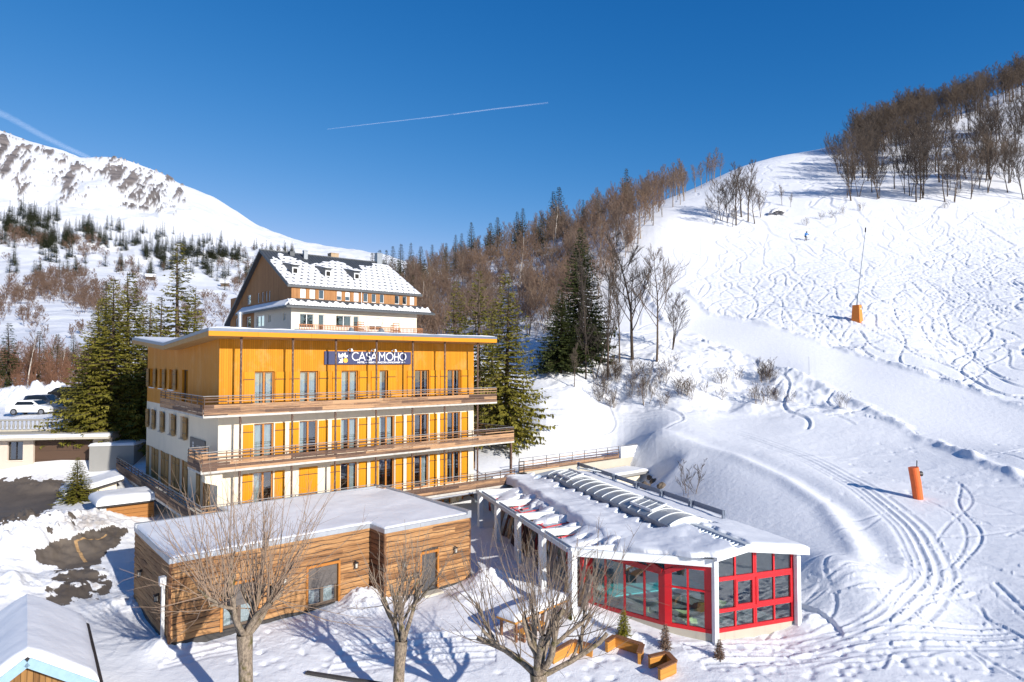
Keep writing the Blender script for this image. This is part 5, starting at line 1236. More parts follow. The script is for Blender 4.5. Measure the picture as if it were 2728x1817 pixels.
# ================================================================ blue-edged garden hut, front left
BLUEF = plain('pale_blue_board', (.28, .42, .52), .55, .08); OLDW = planks('old_vertical_boards', (.13, .06, .022), (.36, .19, .065), 'v', .15, .09, .2, .8, (.055, .026, .012), .8)
gh = empty('garden_hut', (-13.9, 19.1, 0), R(36.5), 'old board garden hut with pale blue gable boards and a smooth snow-covered roof', 'hut')
rz_, ez, hw_, Lh = 3.55, 2.22, 1.9, 5.8
m = MB(); m.prism([(-1.45, .45), (1.45, .45), (1.45, Lh - .3), (-1.45, Lh - .3)], -.5, 2.3); m.add([(-1.45, .45, 2.3), (1.45, .45, 2.3), (0, .45, 3.3)], [(0, 1, 2)]); m.build('wall', OLDW, gh)
for sgn in (-1, 1):
    m = MB(); a = [(0, 0, rz_), (sgn * hw_, 0, ez), (sgn * hw_, Lh, ez), (0, Lh, rz_)]
    m.add([(x, y, z - .1) for x, y, z in a] + a, [(0, 1, 2, 3), (7, 6, 5, 4), (0, 4, 5, 1), (1, 5, 6, 2), (2, 6, 7, 3), (3, 7, 4, 0)]); rf = m.build('roof', DARKMET, gh)
    m = MB(); m.beam((0, -.03, rz_ - .13), (sgn * (hw_ + .1), -.03, ez - .19), .05, .26, (0, 0, 1)); m.build('gable_board', BLUEF, gh)
    x0, x1 = (0, hw_ - .12) if sgn > 0 else (-hw_ + .05, 0)
    xs = np.linspace(x0, x1, 26); ys = np.linspace(.02, Lh - .02, 60); X, Y = np.meshgrid(xs, ys, indexing='ij')
    e = np.sqrt(np.clip(1 - (1 - np.clip(np.minimum(np.minimum(Y, Lh - Y) / .22, np.minimum(abs(x1 if sgn > 0 else x0) - np.abs(X), 9) / .3), 0, 1)) ** 2, 0, 1))
    Z = rz_ + (ez - rz_) * np.abs(X) / hw_ + .30 * (.25 + .75 * e) + .04 * fbm(X * .8, Y * .8, 3, 520) - .08 * np.exp(-(X / .25) ** 2)
    Vv = np.stack([X, Y, Z], -1).reshape(-1, 3); base_ = np.stack([X[:, 0], Y[:, 0], rz_ + (ez - rz_) * np.abs(X[:, 0]) / hw_], -1)
    ed = (X[-1], Y[-1]) if sgn > 0 else (X[0], Y[0]); b2 = np.stack([ed[0], ed[1], rz_ + (ez - rz_) * np.abs(ed[0]) / hw_], -1)
    Fq = [gridfaces(26, 60)[:, ::-1]]; o_ = 26 * 60
    k = np.arange(25); Fq.append(np.stack([k * 60, o_ + k, o_ + k + 1, (k + 1) * 60], 1)); o2 = o_ + 26; k = np.arange(59); ii = (25 * 60 if sgn > 0 else 0)
    Fq.append(np.stack([ii + k, o2 + k, o2 + k + 1, ii + k + 1], 1)); npmesh('snow_cover', np.concatenate([Vv, base_, b2]), np.concatenate(Fq), ROOFSNOW, rf)

# ================================================================ terrace wall with railing and sign
tw = empty('retaining_wall', (*H(22.8, .6), 0), HA, 'long stained concrete retaining wall carrying a board railing above the pool house', 'wall')
m = MB(); m.box((0, 0, -1.5), (15.0, .35, 3.3)); m.build('wall', CONC, tw)
railing(tw, [(.05, .17), (12.0, .17)], 3.3, 1.08, [(.72, .78), (.5, .56), (.30, .40), (.16, .28), (.02, .14)], RAILW, 1.45)
m = MB(); m.tube([(12.0, .17, 4.38), (15.0, .17, 4.38)], .03, 6); m.build('handrail', STEELRAIL, tw)
m = MB()
for k in range(4): m.box((-.5 - .02 * k, -.9 + .05 * k, 3.3 - .6 * k), (-.05, -.5, 3.42 - .6 * k))
for a_ in (-.62, -.1): m.box((a_, -.6, 2.6), (a_ + .05, -.55, 4.3))
for z in (3.6, 3.95, 4.25): m.box((-.57, -.59, z), (-.1, -.56, z + .06))
m.build('stair_rail', DARKMET, tw)
ws = empty('wall_sign', (*H(34.85, .6), 3.32), HA, "white sign board reading L'Auberge on the end of the concrete retaining wall", 'sign')
MB().box((0, -.05, 0), (2.9, 0, 1.02)).build('board', PVC, ws)
TXT = plain('sign_grey_text', (.22, .24, .28), .6)
textmesh("L'Auberge", .28, 'lettering', TXT, ws, (1.35, -.055, .60), (R(90), 0, 0), .003, 1.05); textmesh("Emeraude", .28, 'lettering', TXT, ws, (1.35, -.055, .2), (R(90), 0, 0), .003, 1.05)
m = MB(); stroke(m, [(.25, .3), (.6, .72), (.85, .48), (1.15, .3)], .05, -.052); stroke(m, [(.6, .45), (.9, .72), (1.2, .42)], .05, -.053); m.build('emblem', plain('sign_gold', (.65, .55, .3), .5), ws)
lt = empty('lean_to', (*H(30.8, -1.4), 0), HA, 'low cream lean-to with a snow-topped flat roof against the retaining wall', 'shed')
m = MB(); m.box((0, 0, -.5), (4.3, 1.99, 2.2)); m.build('wall', CREAM, lt); m = MB(); m.box((-.3, -.5, 2.203), (4.9, 1.99, 2.42)); rf = m.build('roof', GREYCONC, lt)
snow_slab('snow_cover', rf, -.28, 4.85, -.48, 1.98, lambda x, y: 2.425 + 0 * x, .2, nx=34, ny=20, edge=.25, amp=.04, s=540)

# ================================================================ garden furniture
PINE = planks('orange_stained_pine', (.46, .19, .035), (.60, .28, .06), 'h', .16, .05, .5, .55); PINED = plain('brown_stained_pine', (.20, .085, .035), .6, .2, 5)
def planter(lab, runs, h=.42, t=.12, post=True):
    """raised-bed edging: runs = list of pixel corners on the ground"""
    P = [ground(*q) for q in runs]; c = P[0]
    t_ = empty('raised_bed', tuple(c), 0, lab, 'planter', None)
    m = MB(); mt = MB()
    for a, b in zip(P[:-1], P[1:]):
        a = a - c; b = b - c; zt = h
        m.beam(Vector((a[0], a[1], a[2] + zt - .3)), Vector((b[0], b[1], b[2] + zt - .3)), t, .6); mt.beam(Vector((a[0], a[1], a[2] + zt + .027)), Vector((b[0], b[1], b[2] + zt + .027)), t + .10, .05)
    m.build('side_boards', PINE, t_); mt.build('top_board', PINED, t_)
    return t_
planter('orange wooden bed edging with a long thin arm, middle of the front right garden', [(1612, 1738), (1634, 1722), (1706, 1746), (1698, 1770)])
planter('orange wooden bed box half full of snow at the bottom edge of the photo', [(1724, 1780), (1770, 1768), (1792, 1792), (1750, 1812)])
planter('orange wooden bed edging behind the forked bare tree', [(1470, 1768), (1525, 1735), (1575, 1750)])
tb = ground(1360, 1700); 
tbl = empty('garden_table', tuple(tb), R(48), 'long wooden garden table buried under snow left of the pool house glazing', 'table')
m = MB(); m.box((-.3, -.55, .78), (3.6, .55, .86)); top = m.build('table_top', PINE, tbl); snow_slab('snow_cover', top, -.28, 3.58, -.53, .53, lambda x, y: .865 + 0 * x, .28, nx=40, ny=16, edge=.3, amp=.07, s=550)
lg = None
for x in (-.15, 1.6, 3.4):
    for y in (-.45, .38):
        q = MB(); q.box((x, y, -.4), (x + .1, y + .1, .78)); q.build('leg', PINED, tbl)
tb2 = ground(1300, 1712); m = MB(); m.box((0, -.2, .38), (1.5, .2, .44)); bench = empty('garden_bench', tuple(ground(1385, 1712)), R(48), 'low wooden bench in front of the snow-covered garden table', 'bench'); m.build('seat', PINE, bench)
for x in (.1, 1.3): q = MB(); q.box((x, -.15, -.3), (x + .1, .15, .378)); q.build('leg', PINED, bench)
p = ground(930, 1812); m = MB(); m.beam((-1.6, .35, .12), (1.4, -.5, .1), .16, .08); tag(m.build('fallen_plank', PLINTH, loc=tuple(p)), 'dark plank lying in the snow at the bottom edge between two bare trees', 'plank')

# ================================================================ slope furniture
ORP = plain('orange_pad', (.75, .13, .02), .55, .08); ORL = plain('bright_orange_pad', (.80, .22, .03), .55, .06); STEEL = plain('galvanised_steel', (.42, .44, .46), .35, .1, 3, .7)
p = ground(2285, 854, 60)
ln = empty('snow_lance', tuple(p), 0, 'tall thin snow-making lance rising from an orange padded base on the upper slope', 'snow lance')
s_ = p[1] / FL
m = MB(); w0, w1, hh = .62 * .9, .46 * .9, 42 * s_; m.hexa([(-w0, -w0, -.3), (w0, -w0, -.3), (w0, w0, -.3), (-w0, w0, -.3), (-w1, -w1, hh), (w1, -w1, hh), (w1, w1, hh), (-w1, w1, hh)]); b_ = m.build('padded_base', ORL, ln); b_.rotation_euler = (0, 0, .7)
m = MB(); fz_ = w0 + (w1 - w0) * .8; m.hexa([(-.02, -fz_ - .012, hh * .72), (.26, -fz_ - .012, hh * .72), (.26, -fz_ + .1, hh * .72), (-.02, -fz_ + .1, hh * .72), (-.02, -fz_ + .02, hh * .86), (.26, -fz_ + .02, hh * .86), (.26, -fz_ + .12, hh * .86), (-.02, -fz_ + .12, hh * .86)]); q_ = m.build('white_patch', PVC, ln); q_.rotation_euler = (0, 0, .7)
m = MB(); m.beam((-w0, 0, hh * .5), (w0, 0, hh * .5), .02, .02) if False else None
top = ((2311 - 2285) * s_, 0, (854 - 614) * s_)
m = MB(); m.tube([(0, 0, hh - .2), (.15, 0, hh + 1.5)], .10, 8); m.tube([(.15, 0, hh + 1.3), top], [.055, .035], 6); m.build('pole', STEEL, ln)
m = MB(); m.tube([(top[0], 0, top[2] - .1), (top[0] + .03, 0, top[2] + .5)], .09, 8); m.build('nozzle_head', DARKMET, ln)
p = ground(2440, 1328, 30); s_ = p[1] / FL
py_ = empty('padded_post', tuple(p), 0, 'orange padded post leaning in the snow on the lower right', 'padded post')
m = MB(); tp = Vector((-13 * s_, 0, 82 * s_)); m.tube([(0, 0, -.4), tuple(tp * .5), tuple(tp)], [.30, .31, .31], 18); m.build('pad', ORP, py_)
m = MB(); m.tube([(-.08, .1, 1.0), tuple(tp + Vector((.25, 0, .45)))], .03, 6); m.build('rod', DARKMET, py_); m = MB(); m.tube([tuple(tp + Vector((.3, -.05, -.42))), tuple(tp + Vector((.52, -.05, -.42)))], .17, 12); m.build('hydrant_cap', DARKMET, py_)
for (a, b, lab) in (((1868, 682), (1866, 632), 'thin marker pole at the left edge of the ski slope'), ((2155, 998), (2154, 950), 'thin marker pole beside the groomed piste'), ((2113, 882), (2113, 862), 'short thin marker pole on the far edge of the piste')):
    p = ground(*a, 50); m = MB(); m.tube([(0, 0, -.2), (0, 0, (a[1] - b[1]) * p[1] / FL)], .035, 5); tag(m.build('marker_pole', STEEL, loc=tuple(p)), lab, 'marker pole')

# painted bay lines on the cleared asphalt
LINE = plain('worn_ochre_paint', (.36, .22, .10), .8, .3, 6)
for pts, wd in (([(212, 1437), (241, 1496)], .16), ([(216, 1437), (294, 1421)], .09)):
    A, B_ = ground(*pts[0]), ground(*pts[1]); d = (B_ - A)[:2]; L_ = np.hypot(*d); d /= L_; nn = np.array([-d[1], d[0]]); m = MB(); rows = []
    for k in range(41):
        c = A[:2] + d * L_ * k / 40; rows.append([(*(c + nn * wd * s), gz(*(c + nn * wd * s)) + .012) for s in (-.5, 0, .5)])
    m.grid(rows); o = m.build('painted_line', LINE); o['kind'] = 'structure'
# ================================================================ far mountain
mc = []
for px, col_ in {
  -400: [(985,200),(930,300),(850,450),(770,650),(660,900),(560,1150),(470,1400),(330,1750),(200,2050),(260,2600)],
  -150: [(985,200),(925,300),(850,450),(770,650),(660,900),(560,1150),(480,1400),(380,1750),(275,2050),(330,2600)],
  0:    [(985,200),(920,300),(850,450),(765,650),(670,900),(580,1150),(510,1400),(430,1700),(351,2050),(420,2600)],
  74:   [(985,200),(915,300),(845,450),(765,650),(675,900),(590,1150),(520,1400),(440,1700),(379,2050),(450,2600)],
  150:  [(985,200),(910,300),(845,450),(770,650),(690,900),(605,1150),(540,1400),(460,1700),(398,2050),(470,2600)],
  226:  [(985,200),(910,300),(850,450),(780,650),(705,900),(625,1150),(555,1400),(480,1700),(427,2050),(490,2600)],
  295:  [(985,200),(910,300),(850,450),(785,650),(715,900),(640,1150),(565,1400),(490,1650),(419,1950),(490,2600)],
  349:  [(985,200),(915,300),(855,450),(790,650),(720,900),(650,1150),(580,1400),(505,1650),(432,1950),(500,2600)],
  432:  [(985,200),(915,300),(860,450),(800,650),(730,900),(665,1150),(600,1400),(535,1650),(472,1950),(540,2600)],
  477:  [(985,200),(915,300),(860,450),(800,650),(735,900),(675,1150),(615,1400),(555,1650),(501,1950),(565,2600)],
  520:  [(985,200),(915,300),(865,450),(805,650),(745,900),(690,1150),(630,1400),(570,1650),(521,1950),(590,2600)],
  556:  [(985,200),(920,300),(870,450),(810,650),(750,900),(695,1150),(640,1400),(575,1700),(522,2000),(600,2600)],
  626:  [(985,200),(920,300),(870,450),(815,650),(760,900),(710,1150),(665,1400),(615,1700),(570,2000),(640,2600)],
  700:  [(985,200),(925,300),(875,450),(825,650),(775,900),(730,1150),(690,1400),(650,1700),(611,2000),(680,2600)],
  800:  [(985,200),(930,300),(885,450),(835,650),(790,900),(750,1150),(715,1400),(680,1700),(643,2000),(710,2600)],
  880:  [(985,200),(935,300),(890,450),(845,650),(805,900),(765,1150),(730,1400),(695,1700),(659,2000),(730,2600)],
  980:  [(985,200),(940,300),(900,450),(860,650),(820,900),(780,1150),(745,1400),(710,1700),(672,2000),(740,2600)],
  1150: [(990,200),(950,300),(910,450),(870,650),(835,900),(800,1150),(770,1400),(740,1700),(715,2000),(780,2600)],
  1500: [(990,200),(960,300),(930,450),(900,650),(880,900),(860,1150),(845,1400),(830,1700),(820,2000),(860,2600)]}.items():
    for py, Y in col_: mc.append(at(px, py, Y))
mc = np.array(mc); ax_, ay_, ar_ = key(mc[:, 0], mc[:, 1]); MP = np.stack([ax_, ay_], 1); MW = tps_fit(MP, (mc[:, 2] - CZ) / ar_, 1e-6)
mth = np.arctan((np.linspace(-420, 1420, 620) - CX) / FL); mlr = np.linspace(math.log(215), math.log(2700), 420)
MT, ML = np.meshgrid(mth, mlr, indexing='ij')
me_ = tps_eval(MP, MW, np.stack([MT[::3, ::3].ravel() * 1.5, ML[::3, ::3].ravel()], 1)).reshape(MT[::3, ::3].shape)
me_ = np.array([np.interp(mlr, mlr[::3], r) for r in me_]); me_ = np.array([np.interp(mth, mth[::3], me_[:, j]) for j in range(len(mlr))]).T
MR = np.exp(ML); MX, MY = MR * np.sin(MT), MR * np.cos(MT); MZ = CZ + me_ * MR
hi_ = sstep(MR, 700, 1500)
ridged = 1 - 2 * np.abs(fbm(MX * .004 + MY * .002, MY * .0022 - MX * .001, 5, 90, .55))
MZ += (hi_ * (26 * (ridged - .6) * (1 - sstep(MR, 1800, 2000) * .75) + 5 * fbm(MX * .02, MY * .02, 4, 95)) + (1 - hi_) * 8 * fbm(MX * .012, MY * .012, 4, 92) * sstep(MR, 230, 420))
mpx, mpy = project(np.stack([MX, MY, MZ], -1))
# rock outcrops: diagonal ribs in separate crags
rock = np.zeros(MX.shape)
ca, sa = math.cos(R(-52)), math.sin(R(-52))
for (cx_, cy_, rx, ry, ang, amt) in [(25,432,42,52,-50,1),(5,380,14,40,-20,1.1),(210,447,40,17,8,1.1),(178,500,30,44,-52,1.05),(305,470,60,22,18,1),(372,498,72,36,28,1),(475,515,14,26,0,1.1),(62,395,30,8,15,.8),(120,405,60,8,14,.75),
                                     (155,430,26,9,10,.9),(200,525,50,14,-15,.7),(420,540,50,16,20,.7),(285,424,34,9,2,1),(360,553,36,7,12,.75),(55,490,30,36,-50,.7),(450,470,30,14,35,.8)]:
    a = R(ang); dx = mpx - cx_; dy = mpy - cy_; ux = dx * math.cos(a) + dy * math.sin(a); uy = -dx * math.sin(a) + dy * math.cos(a)
    rock = np.maximum(rock, amt * np.exp(-((ux / rx) ** 2 + (uy / ry) ** 2) * 1.1))
d1 = mpx * ca + mpy * sa; d2 = -mpx * sa + mpy * ca
st = fbm(d2 * .085, d1 * .016, 4, 97, .6) * 1.4 + .6 * fbm(mpx * .11, mpy * .13, 4, 98, .65)
rockm = sstep(rock * .85 + st * 1.0, .46, .62) * (rock > .2) * (MR > 900)
rockm = np.maximum(rockm, (rock > .05) * (MR > 900) * sstep(fbm(mpx * .13, mpy * .16, 4, 99, .6), .42, .55))
MZ += rockm * 6
MV = np.stack([MX, MY, MZ], -1)
RK = NT('mountain_snow_and_rock'); tc = RK.coord(); a_ = RK.n('ShaderNodeAttribute'); a_.attribute_name = 'rock'
n1 = RK.noise(.02, 8, tc, .7); n2 = RK.noise(.006, 6, tc, .6)
rc = RK.mix(RK.rng(n1, .35, .65), (.09, .08, .075), (.30, .255, .23))
RK.base(RK.mix(a_.outputs['Fac'], RK.mix(RK.rng(n2, .3, .7), (.70, .71, .74), (.76, .77, .80)), rc)); RK.rough(.7); RK.b.inputs['Specular IOR Level'].default_value = .2
RK.bump(n1, .5, 6.0)
mo = npmesh('mountain', MV.reshape(-1, 3), gridfaces(*MX.shape)[:, ::-1], RK.mat); mo['kind'] = 'structure'
at2 = mo.data.attributes.new('rock', 'FLOAT', 'POINT'); at2.data.foreach_set('value', rockm.ravel().astype(np.float32))
mpx, mpy = project(MV)
# ground sits further down behind everything out to the horizon
m = MB(); m.add([(-9000, 2600, -300), (9000, 2600, -300), (9000, 12000, -300), (-9000, 12000, -300)], [(0, 1, 2, 3)]); o = m.build('valley_floor', SNOW); o['kind'] = 'structure'
def mground(px, py, dig=0):
    i = int(np.clip(round((px + 420) / (1840 / 619)), 0, 619)); c = mpy[i]
    j = np.where(c <= py)[0]; j = j[0] if len(j) else int(np.argmin(c)); k = max(j - 1, 0)
    t = 0 if c[k] == c[j] else float(np.clip((c[k] - py) / (c[k] - c[j]), 0, 1))
    return MV[i, k] * (1 - t) + MV[i, j] * t

# ---------------------------------------------------------------- vapour trails
def trail(pts, r0, r1, dens, lab):
    P = [at(x, y, 9000.0) for x, y in pts]; m = MB(); n = len(P); m.tube([tuple(p) for p in P], [r0 + (r1 - r0) * i / (n - 1) for i in range(n)], 10)
    M = NT('vapour'); lw = M.n('ShaderNodeLayerWeight'); lw.inputs[0].default_value = .5
    tr = M.n('ShaderNodeBsdfTransparent'); df = M.n('ShaderNodeBsdfDiffuse'); df.inputs[0].default_value = (.9, .9, .92, 1); tl = M.n('ShaderNodeBsdfTranslucent'); tl.inputs[0].default_value = (.9, .9, .92, 1)
    ad = M.n('ShaderNodeAddShader'); M.link(df.outputs[0], ad.inputs[0]); M.link(tl.outputs[0], ad.inputs[1]); mx = M.n('ShaderNodeMixShader')
    f = M.math('MULTIPLY', M.math('POWER', M.math('SUBTRACT', 1.0, lw.outputs['Facing']), 1.5), M.math('MULTIPLY', M.rng(M.noise(.004, 4, M.coord(), .6), .15, .45), dens))
    M.link(f, mx.inputs[0]); M.link(tr.outputs[0], mx.inputs[1]); M.link(ad.outputs[0], mx.inputs[2]); M.link(mx.outputs[0], M.out.inputs[0])
    tag(m.build('vapour_trail', M.mat, smooth=True), lab, 'vapour trail')
trail([(872, 344), (1000, 329), (1150, 312), (1320, 290), (1460, 274)], 5, 12, .08, 'long thin white vapour trail high above the chalet, rising to the right')
trail([(-60, 275), (20, 310), (110, 360), (180, 395), (240, 422)], 60, 35, .07, 'faint broad vapour trail sinking towards the mountain ridge on the left')
# ================================================================ vegetation
def rmat(name, stops, rough=.85, nscale=6, aniso=(6, 6, 1.2), trans=0):
    m = NT(name); oi = m.n('ShaderNodeObjectInfo'); n = m.noise(nscale, 4, m.coord('Object', aniso))
    f = m.math('ADD', m.math('MULTIPLY', oi.outputs['Random'], .7), m.math('MULTIPLY', m.rng(n, .3, .7), .3))
    m.base(m.ramp(f, stops)); m.rough(rough); m.b.inputs['Specular IOR Level'].default_value = .15
    return m.mat
TWIG = rmat('bare_twigs', [(.1, (.14, .09, .068)), (.45, (.215, .142, .10)), (.75, (.175, .13, .105)), (.95, (.27, .165, .085))])
BARKG = rmat('grey_bark', [(.2, (.17, .13, .10)), (.8, (.30, .23, .17))], .9, 10, (10, 10, 2))
TAN = rmat('tan_shoots', [(.1, (.22, .15, .105)), (.9, (.40, .285, .20))], .8)
DARKB = rmat('dark_bark', [(.1, (.055, .040, .030)), (.9, (.13, .095, .07))], .9)
BIRCH = rmat('birch_bark', [(.1, (.50, .44, .38)), (.9, (.70, .64, .56))], .8)
NEEDLE_O = NT('olive_needles'); NEEDLE_D = NT('dark_needles')
for nm, a, b, c in ((NEEDLE_O, (.055, .060, .011), (.15, .135, .019), (.25, .21, .033)), (NEEDLE_D, (.016, .026, .009), (.046, .060, .016), (.09, .095, .024))):
    oi = nm.n('ShaderNodeObjectInfo'); n = nm.noise(.55, 5, nm.coord(), .7); n2 = nm.noise(9, 2, nm.coord())
    f = nm.math('ADD', nm.math('MULTIPLY', nm.rng(n, .3, .7), .5), nm.math('ADD', nm.math('MULTIPLY', n2, .45), nm.math('MULTIPLY', oi.outputs['Random'], .15)))
    nm.base(nm.ramp(f, [(.25, a), (.55, b), (.85, c)])); nm.rough(.65); nm.b.inputs['Specular IOR Level'].default_value = .25
NEEDLE_O = NEEDLE_O.mat; NEEDLE_D = NEEDLE_D.mat; NEEDLE_F = rmat('far_needles', [(.1, (.020, .025, .012)), (.9, (.045, .048, .022))])
class Tubes:
    """fast thin tubes collected in numpy lists"""
    def __init__(s): s.V = []; s.F = []; s.n = 0
    def add(s, P, r, k=3):
        P = np.asarray(P, float); n = len(P); r = np.broadcast_to(np.asarray(r, float), (n,))
        d = np.gradient(P, axis=0); d /= np.linalg.norm(d, axis=1)[:, None] + 1e-9
        a = np.array([0, 0, 1.0]) if abs(d[0, 2]) < .85 else np.array([1.0, 0, 0])
        x = np.cross(d, a); x /= np.linalg.norm(x, axis=1)[:, None] + 1e-9; y = np.cross(d, x)
        t = 2 * np.pi * np.arange(k) / k
        V = P[:, None] + r[:, None, None] * (x[:, None] * np.cos(t)[None, :, None] + y[:, None] * np.sin(t)[None, :, None])
        s.V.append(V.reshape(-1, 3)); i = np.arange(n - 1)[:, None] * k; j = np.arange(k)[None]; j2 = (j + 1) % k
        s.F.append(np.stack([i + j, i + j2, i + k + j2, i + k + j], -1).reshape(-1, 4) + s.n); s.n += n * k
    def mesh(s, name, mat, parent=None, smooth=True): return npmesh(name, np.concatenate(s.V), np.concatenate(s.F), mat, parent, smooth)
def path(p, d, L, n, g, jit, up=.0):
    """polyline growing from p along d"""
    P = [np.array(p, float)]; d = np.array(d, float); d /= np.linalg.norm(d)
    for _ in range(n):
        d = d + g.normal(0, jit, 3) + np.array([0, 0, up]); d /= np.linalg.norm(d); P.append(P[-1] + d * L / n)
    return np.array(P), d
def bare(seed, Ht, r0, stems=1, spread=.5, low=.25, np_=16, ns=6, nt=5, tw=.012, fastigiate=.2, sec_up=.06):
    """bare deciduous tree: returns trunk tubes, branch tubes"""
    g = np.random.default_rng(seed); T = Tubes(); B = Tubes()
    for s in range(stems):
        a = g.uniform(0, 6.28); tilt = 0 if stems == 1 else g.uniform(.08, .32)
        P, d = path((.1 * math.cos(a) * stems * .4, .1 * math.sin(a) * stems * .4, -.4), (math.cos(a) * tilt, math.sin(a) * tilt, 1), Ht * g.uniform(.8, .95) + .4, 9, g, .05, .03)
        rs = r0 * (1 if stems == 1 else g.uniform(.45, .8)); rad = rs * (1 - np.linspace(0, 1, 10) * .9) ** .9
        T.add(P, rad, 6)
        for k in range(np_):
            f = low + (1 - low) * ((k + g.uniform(0, 1)) / np_) ** .9 * .97
            i = f * 9; i0_ = min(int(i), 8); q = P[i0_] + (P[i0_ + 1] - P[i0_]) * (i - i0_)
            az = k * 2.4 + g.uniform(-.5, .5); L = Ht * (.42 * (1 - f) + .10) * g.uniform(.75, 1.2) * (spread / .5)
            el = g.uniform(.5, 1.0) + fastigiate
            Q, d2 = path(q, (math.cos(az) * spread * 2, math.sin(az) * spread * 2, el), L, 5, g, .10, .10)
            r1 = rs * (.38 * (1 - f) + .10); B.add(Q, np.linspace(r1, max(tw, r1 * .25), 6), 4)
            for m_ in range(ns):
                f2 = .25 + .72 * (m_ + g.uniform(0, 1)) / ns; i = f2 * 5; j0_ = min(int(i), 4); q2 = Q[j0_] + (Q[j0_ + 1] - Q[j0_]) * (i - j0_)
                L2 = L * g.uniform(.28, .5) * (1.15 - f2 * .5)
                dd = (Q[j0_ + 1] - Q[j0_]); dd /= np.linalg.norm(dd); rd = g.normal(0, 1, 3); rd[2] = abs(rd[2]) * .6; dd = dd * .9 + rd * .55
                S_, _ = path(q2, dd, L2, 3, g, .16, sec_up); B.add(S_, np.linspace(tw * 1.5, tw * .7, 4), 3)
                for n_ in range(nt):
                    f3 = .2 + .8 * (n_ + g.uniform(0, 1)) / nt; i = min(f3, .999) * 3; l0 = int(i); q3 = S_[l0] + (S_[l0 + 1] - S_[l0]) * (i - l0)
                    rd = g.normal(0, 1, 3); rd[2] = abs(rd[2]); dd3 = (S_[l0 + 1] - S_[l0]) / np.linalg.norm(S_[l0 + 1] - S_[l0]) + rd * .5
                    U_, _ = path(q3, dd3, L2 * g.uniform(.35, .7), 2, g, .2, .08); B.add(U_, [tw * .8, tw * .6, tw * .4], 3)
    return T, B
def merged(T, B):
    V = np.concatenate(T.V + B.V); F = np.concatenate(T.F + [f + T.n for f in B.F]); nT = sum(len(f) for f in T.F)
    return V, F, np.r_[np.zeros(nT, int), np.ones(len(F) - nT, int)]
def spruce(seed, Ht, Rm, dl_=.42, nb=8, twd=1.0, sparse=0.0, lowest=.06, slim=.9):
    g = np.random.default_rng(seed); T = Tubes(); B = Tubes(); Q = []
    P, _ = path((0, 0, -.4), (0, 0, 1), Ht + .3, 8, g, .008); T.add(P, np.linspace(.016 * Ht + .04, .02, 9), 7)
    h = Ht * lowest
    while h < Ht * .985:
        f = h / Ht; env = Rm * (1 - f) ** slim * (1.0 if f > .14 else .75 + f * 1.8) * g.uniform(.85, 1.1) + .12
        n = max(4, int(nb * (.6 + .5 * (1 - f))))
        a0_ = g.uniform(0, 6.28)
        for k in range(n):
            if g.uniform() < sparse: continue
            az = a0_ + 6.28 * k / n + g.uniform(-.25, .25); L = env * g.uniform(.72, 1.12); hz = h + g.uniform(-.2, .2) * dl_
            s = np.linspace(0, 1, 7); droop = (-.42 * (1 - f) + .22 * f) * L
            zz = hz + droop * s ** 1.2 + .16 * L * s ** 4; rr = L * s; bx, by = math.cos(az), math.sin(az)
            pts = np.stack([rr * bx, rr * by, zz], 1)
            if L > .7 and k % 2 == 0: B.add(pts[::2], np.linspace(.02 + .006 * L, .008, 4), 3)
            m_ = max(4, int(L / .155 * twd))
            t = np.sort(g.uniform(.10, 1.0, m_)); c = np.stack([np.interp(t, s, pts[:, i]) for i in range(3)], 1)
            sd = np.where(np.arange(m_) % 2, 1, -1) * g.uniform(.25, 1.0, m_); tl = (.20 + .34 * L / 3 * (1.1 - t)) * g.uniform(.7, 1.35, m_) * (1.0 + .25 / twd)
            dirv = np.stack([bx * .75 - by * sd, by * .75 + bx * sd, -.28 - .35 * g.uniform(0, 1, m_) * (1 - f)], 1); dirv /= np.linalg.norm(dirv, axis=1)[:, None]
            nrm = np.stack([-dirv[:, 1], dirv[:, 0], np.zeros(m_)], 1); nrm /= np.linalg.norm(nrm, axis=1)[:, None] + 1e-9
            tilt = g.uniform(-.9, .9, m_)[:, None]; wv = nrm * np.cos(tilt) + np.array([0, 0, 1.0]) * np.sin(tilt); wd = (tl * g.uniform(.16, .30, m_))[:, None]
            e = c + dirv * tl[:, None]; mid = c + dirv * tl[:, None] * .45
            Q.append(np.stack([c, mid + wv * wd, e, mid - wv * wd], 1).reshape(-1, 4, 3))
            # hanging twiglets under the branch
            mh = m_ // 2; th_ = g.uniform(.25, 1, mh); c = np.stack([np.interp(th_, s, pts[:, i]) for i in range(3)], 1); hl = (.16 + .22 * L / 3 * (1 - f)) * g.uniform(.6, 1.3, mh)
            e = c + np.stack([bx * .12 * hl, by * .12 * hl, -hl], 1); ww = np.stack([np.full(mh, bx), np.full(mh, by), np.zeros(mh)], 1) * (hl * .28)[:, None] * g.choice([-1, 1], mh)[:, None]
            mid = (c + e) / 2; Q.append(np.stack([c, mid + ww, e, mid - ww * .7], 1))
        h += dl_ * (1.05 - .45 * f) * g.uniform(.85, 1.15)
    q = np.concatenate(Q); V = q.reshape(-1, 3); F = np.arange(len(V)).reshape(-1, 4)
    return T, B, V, F
protos = []
def spruce_thing(seed, Ht, Rm, mat, lab, group, name='spruce_tree', cat='tree', **kw):
    T, B, V, F = spruce(seed, Ht, Rm, **kw)
    t = empty(name, (0, 0, 0), 0, lab, cat, group); tr = T.mesh('trunk', DARKB, t)
    npmesh('crown', np.concatenate([V] + B.V), np.concatenate([F] + [f + len(V) for f in B.F]), [mat, DARKB], t, False, np.r_[np.zeros(len(F), int), np.ones(sum(len(f) for f in B.F), int)])
    return t
rt2 = random.Random(21)
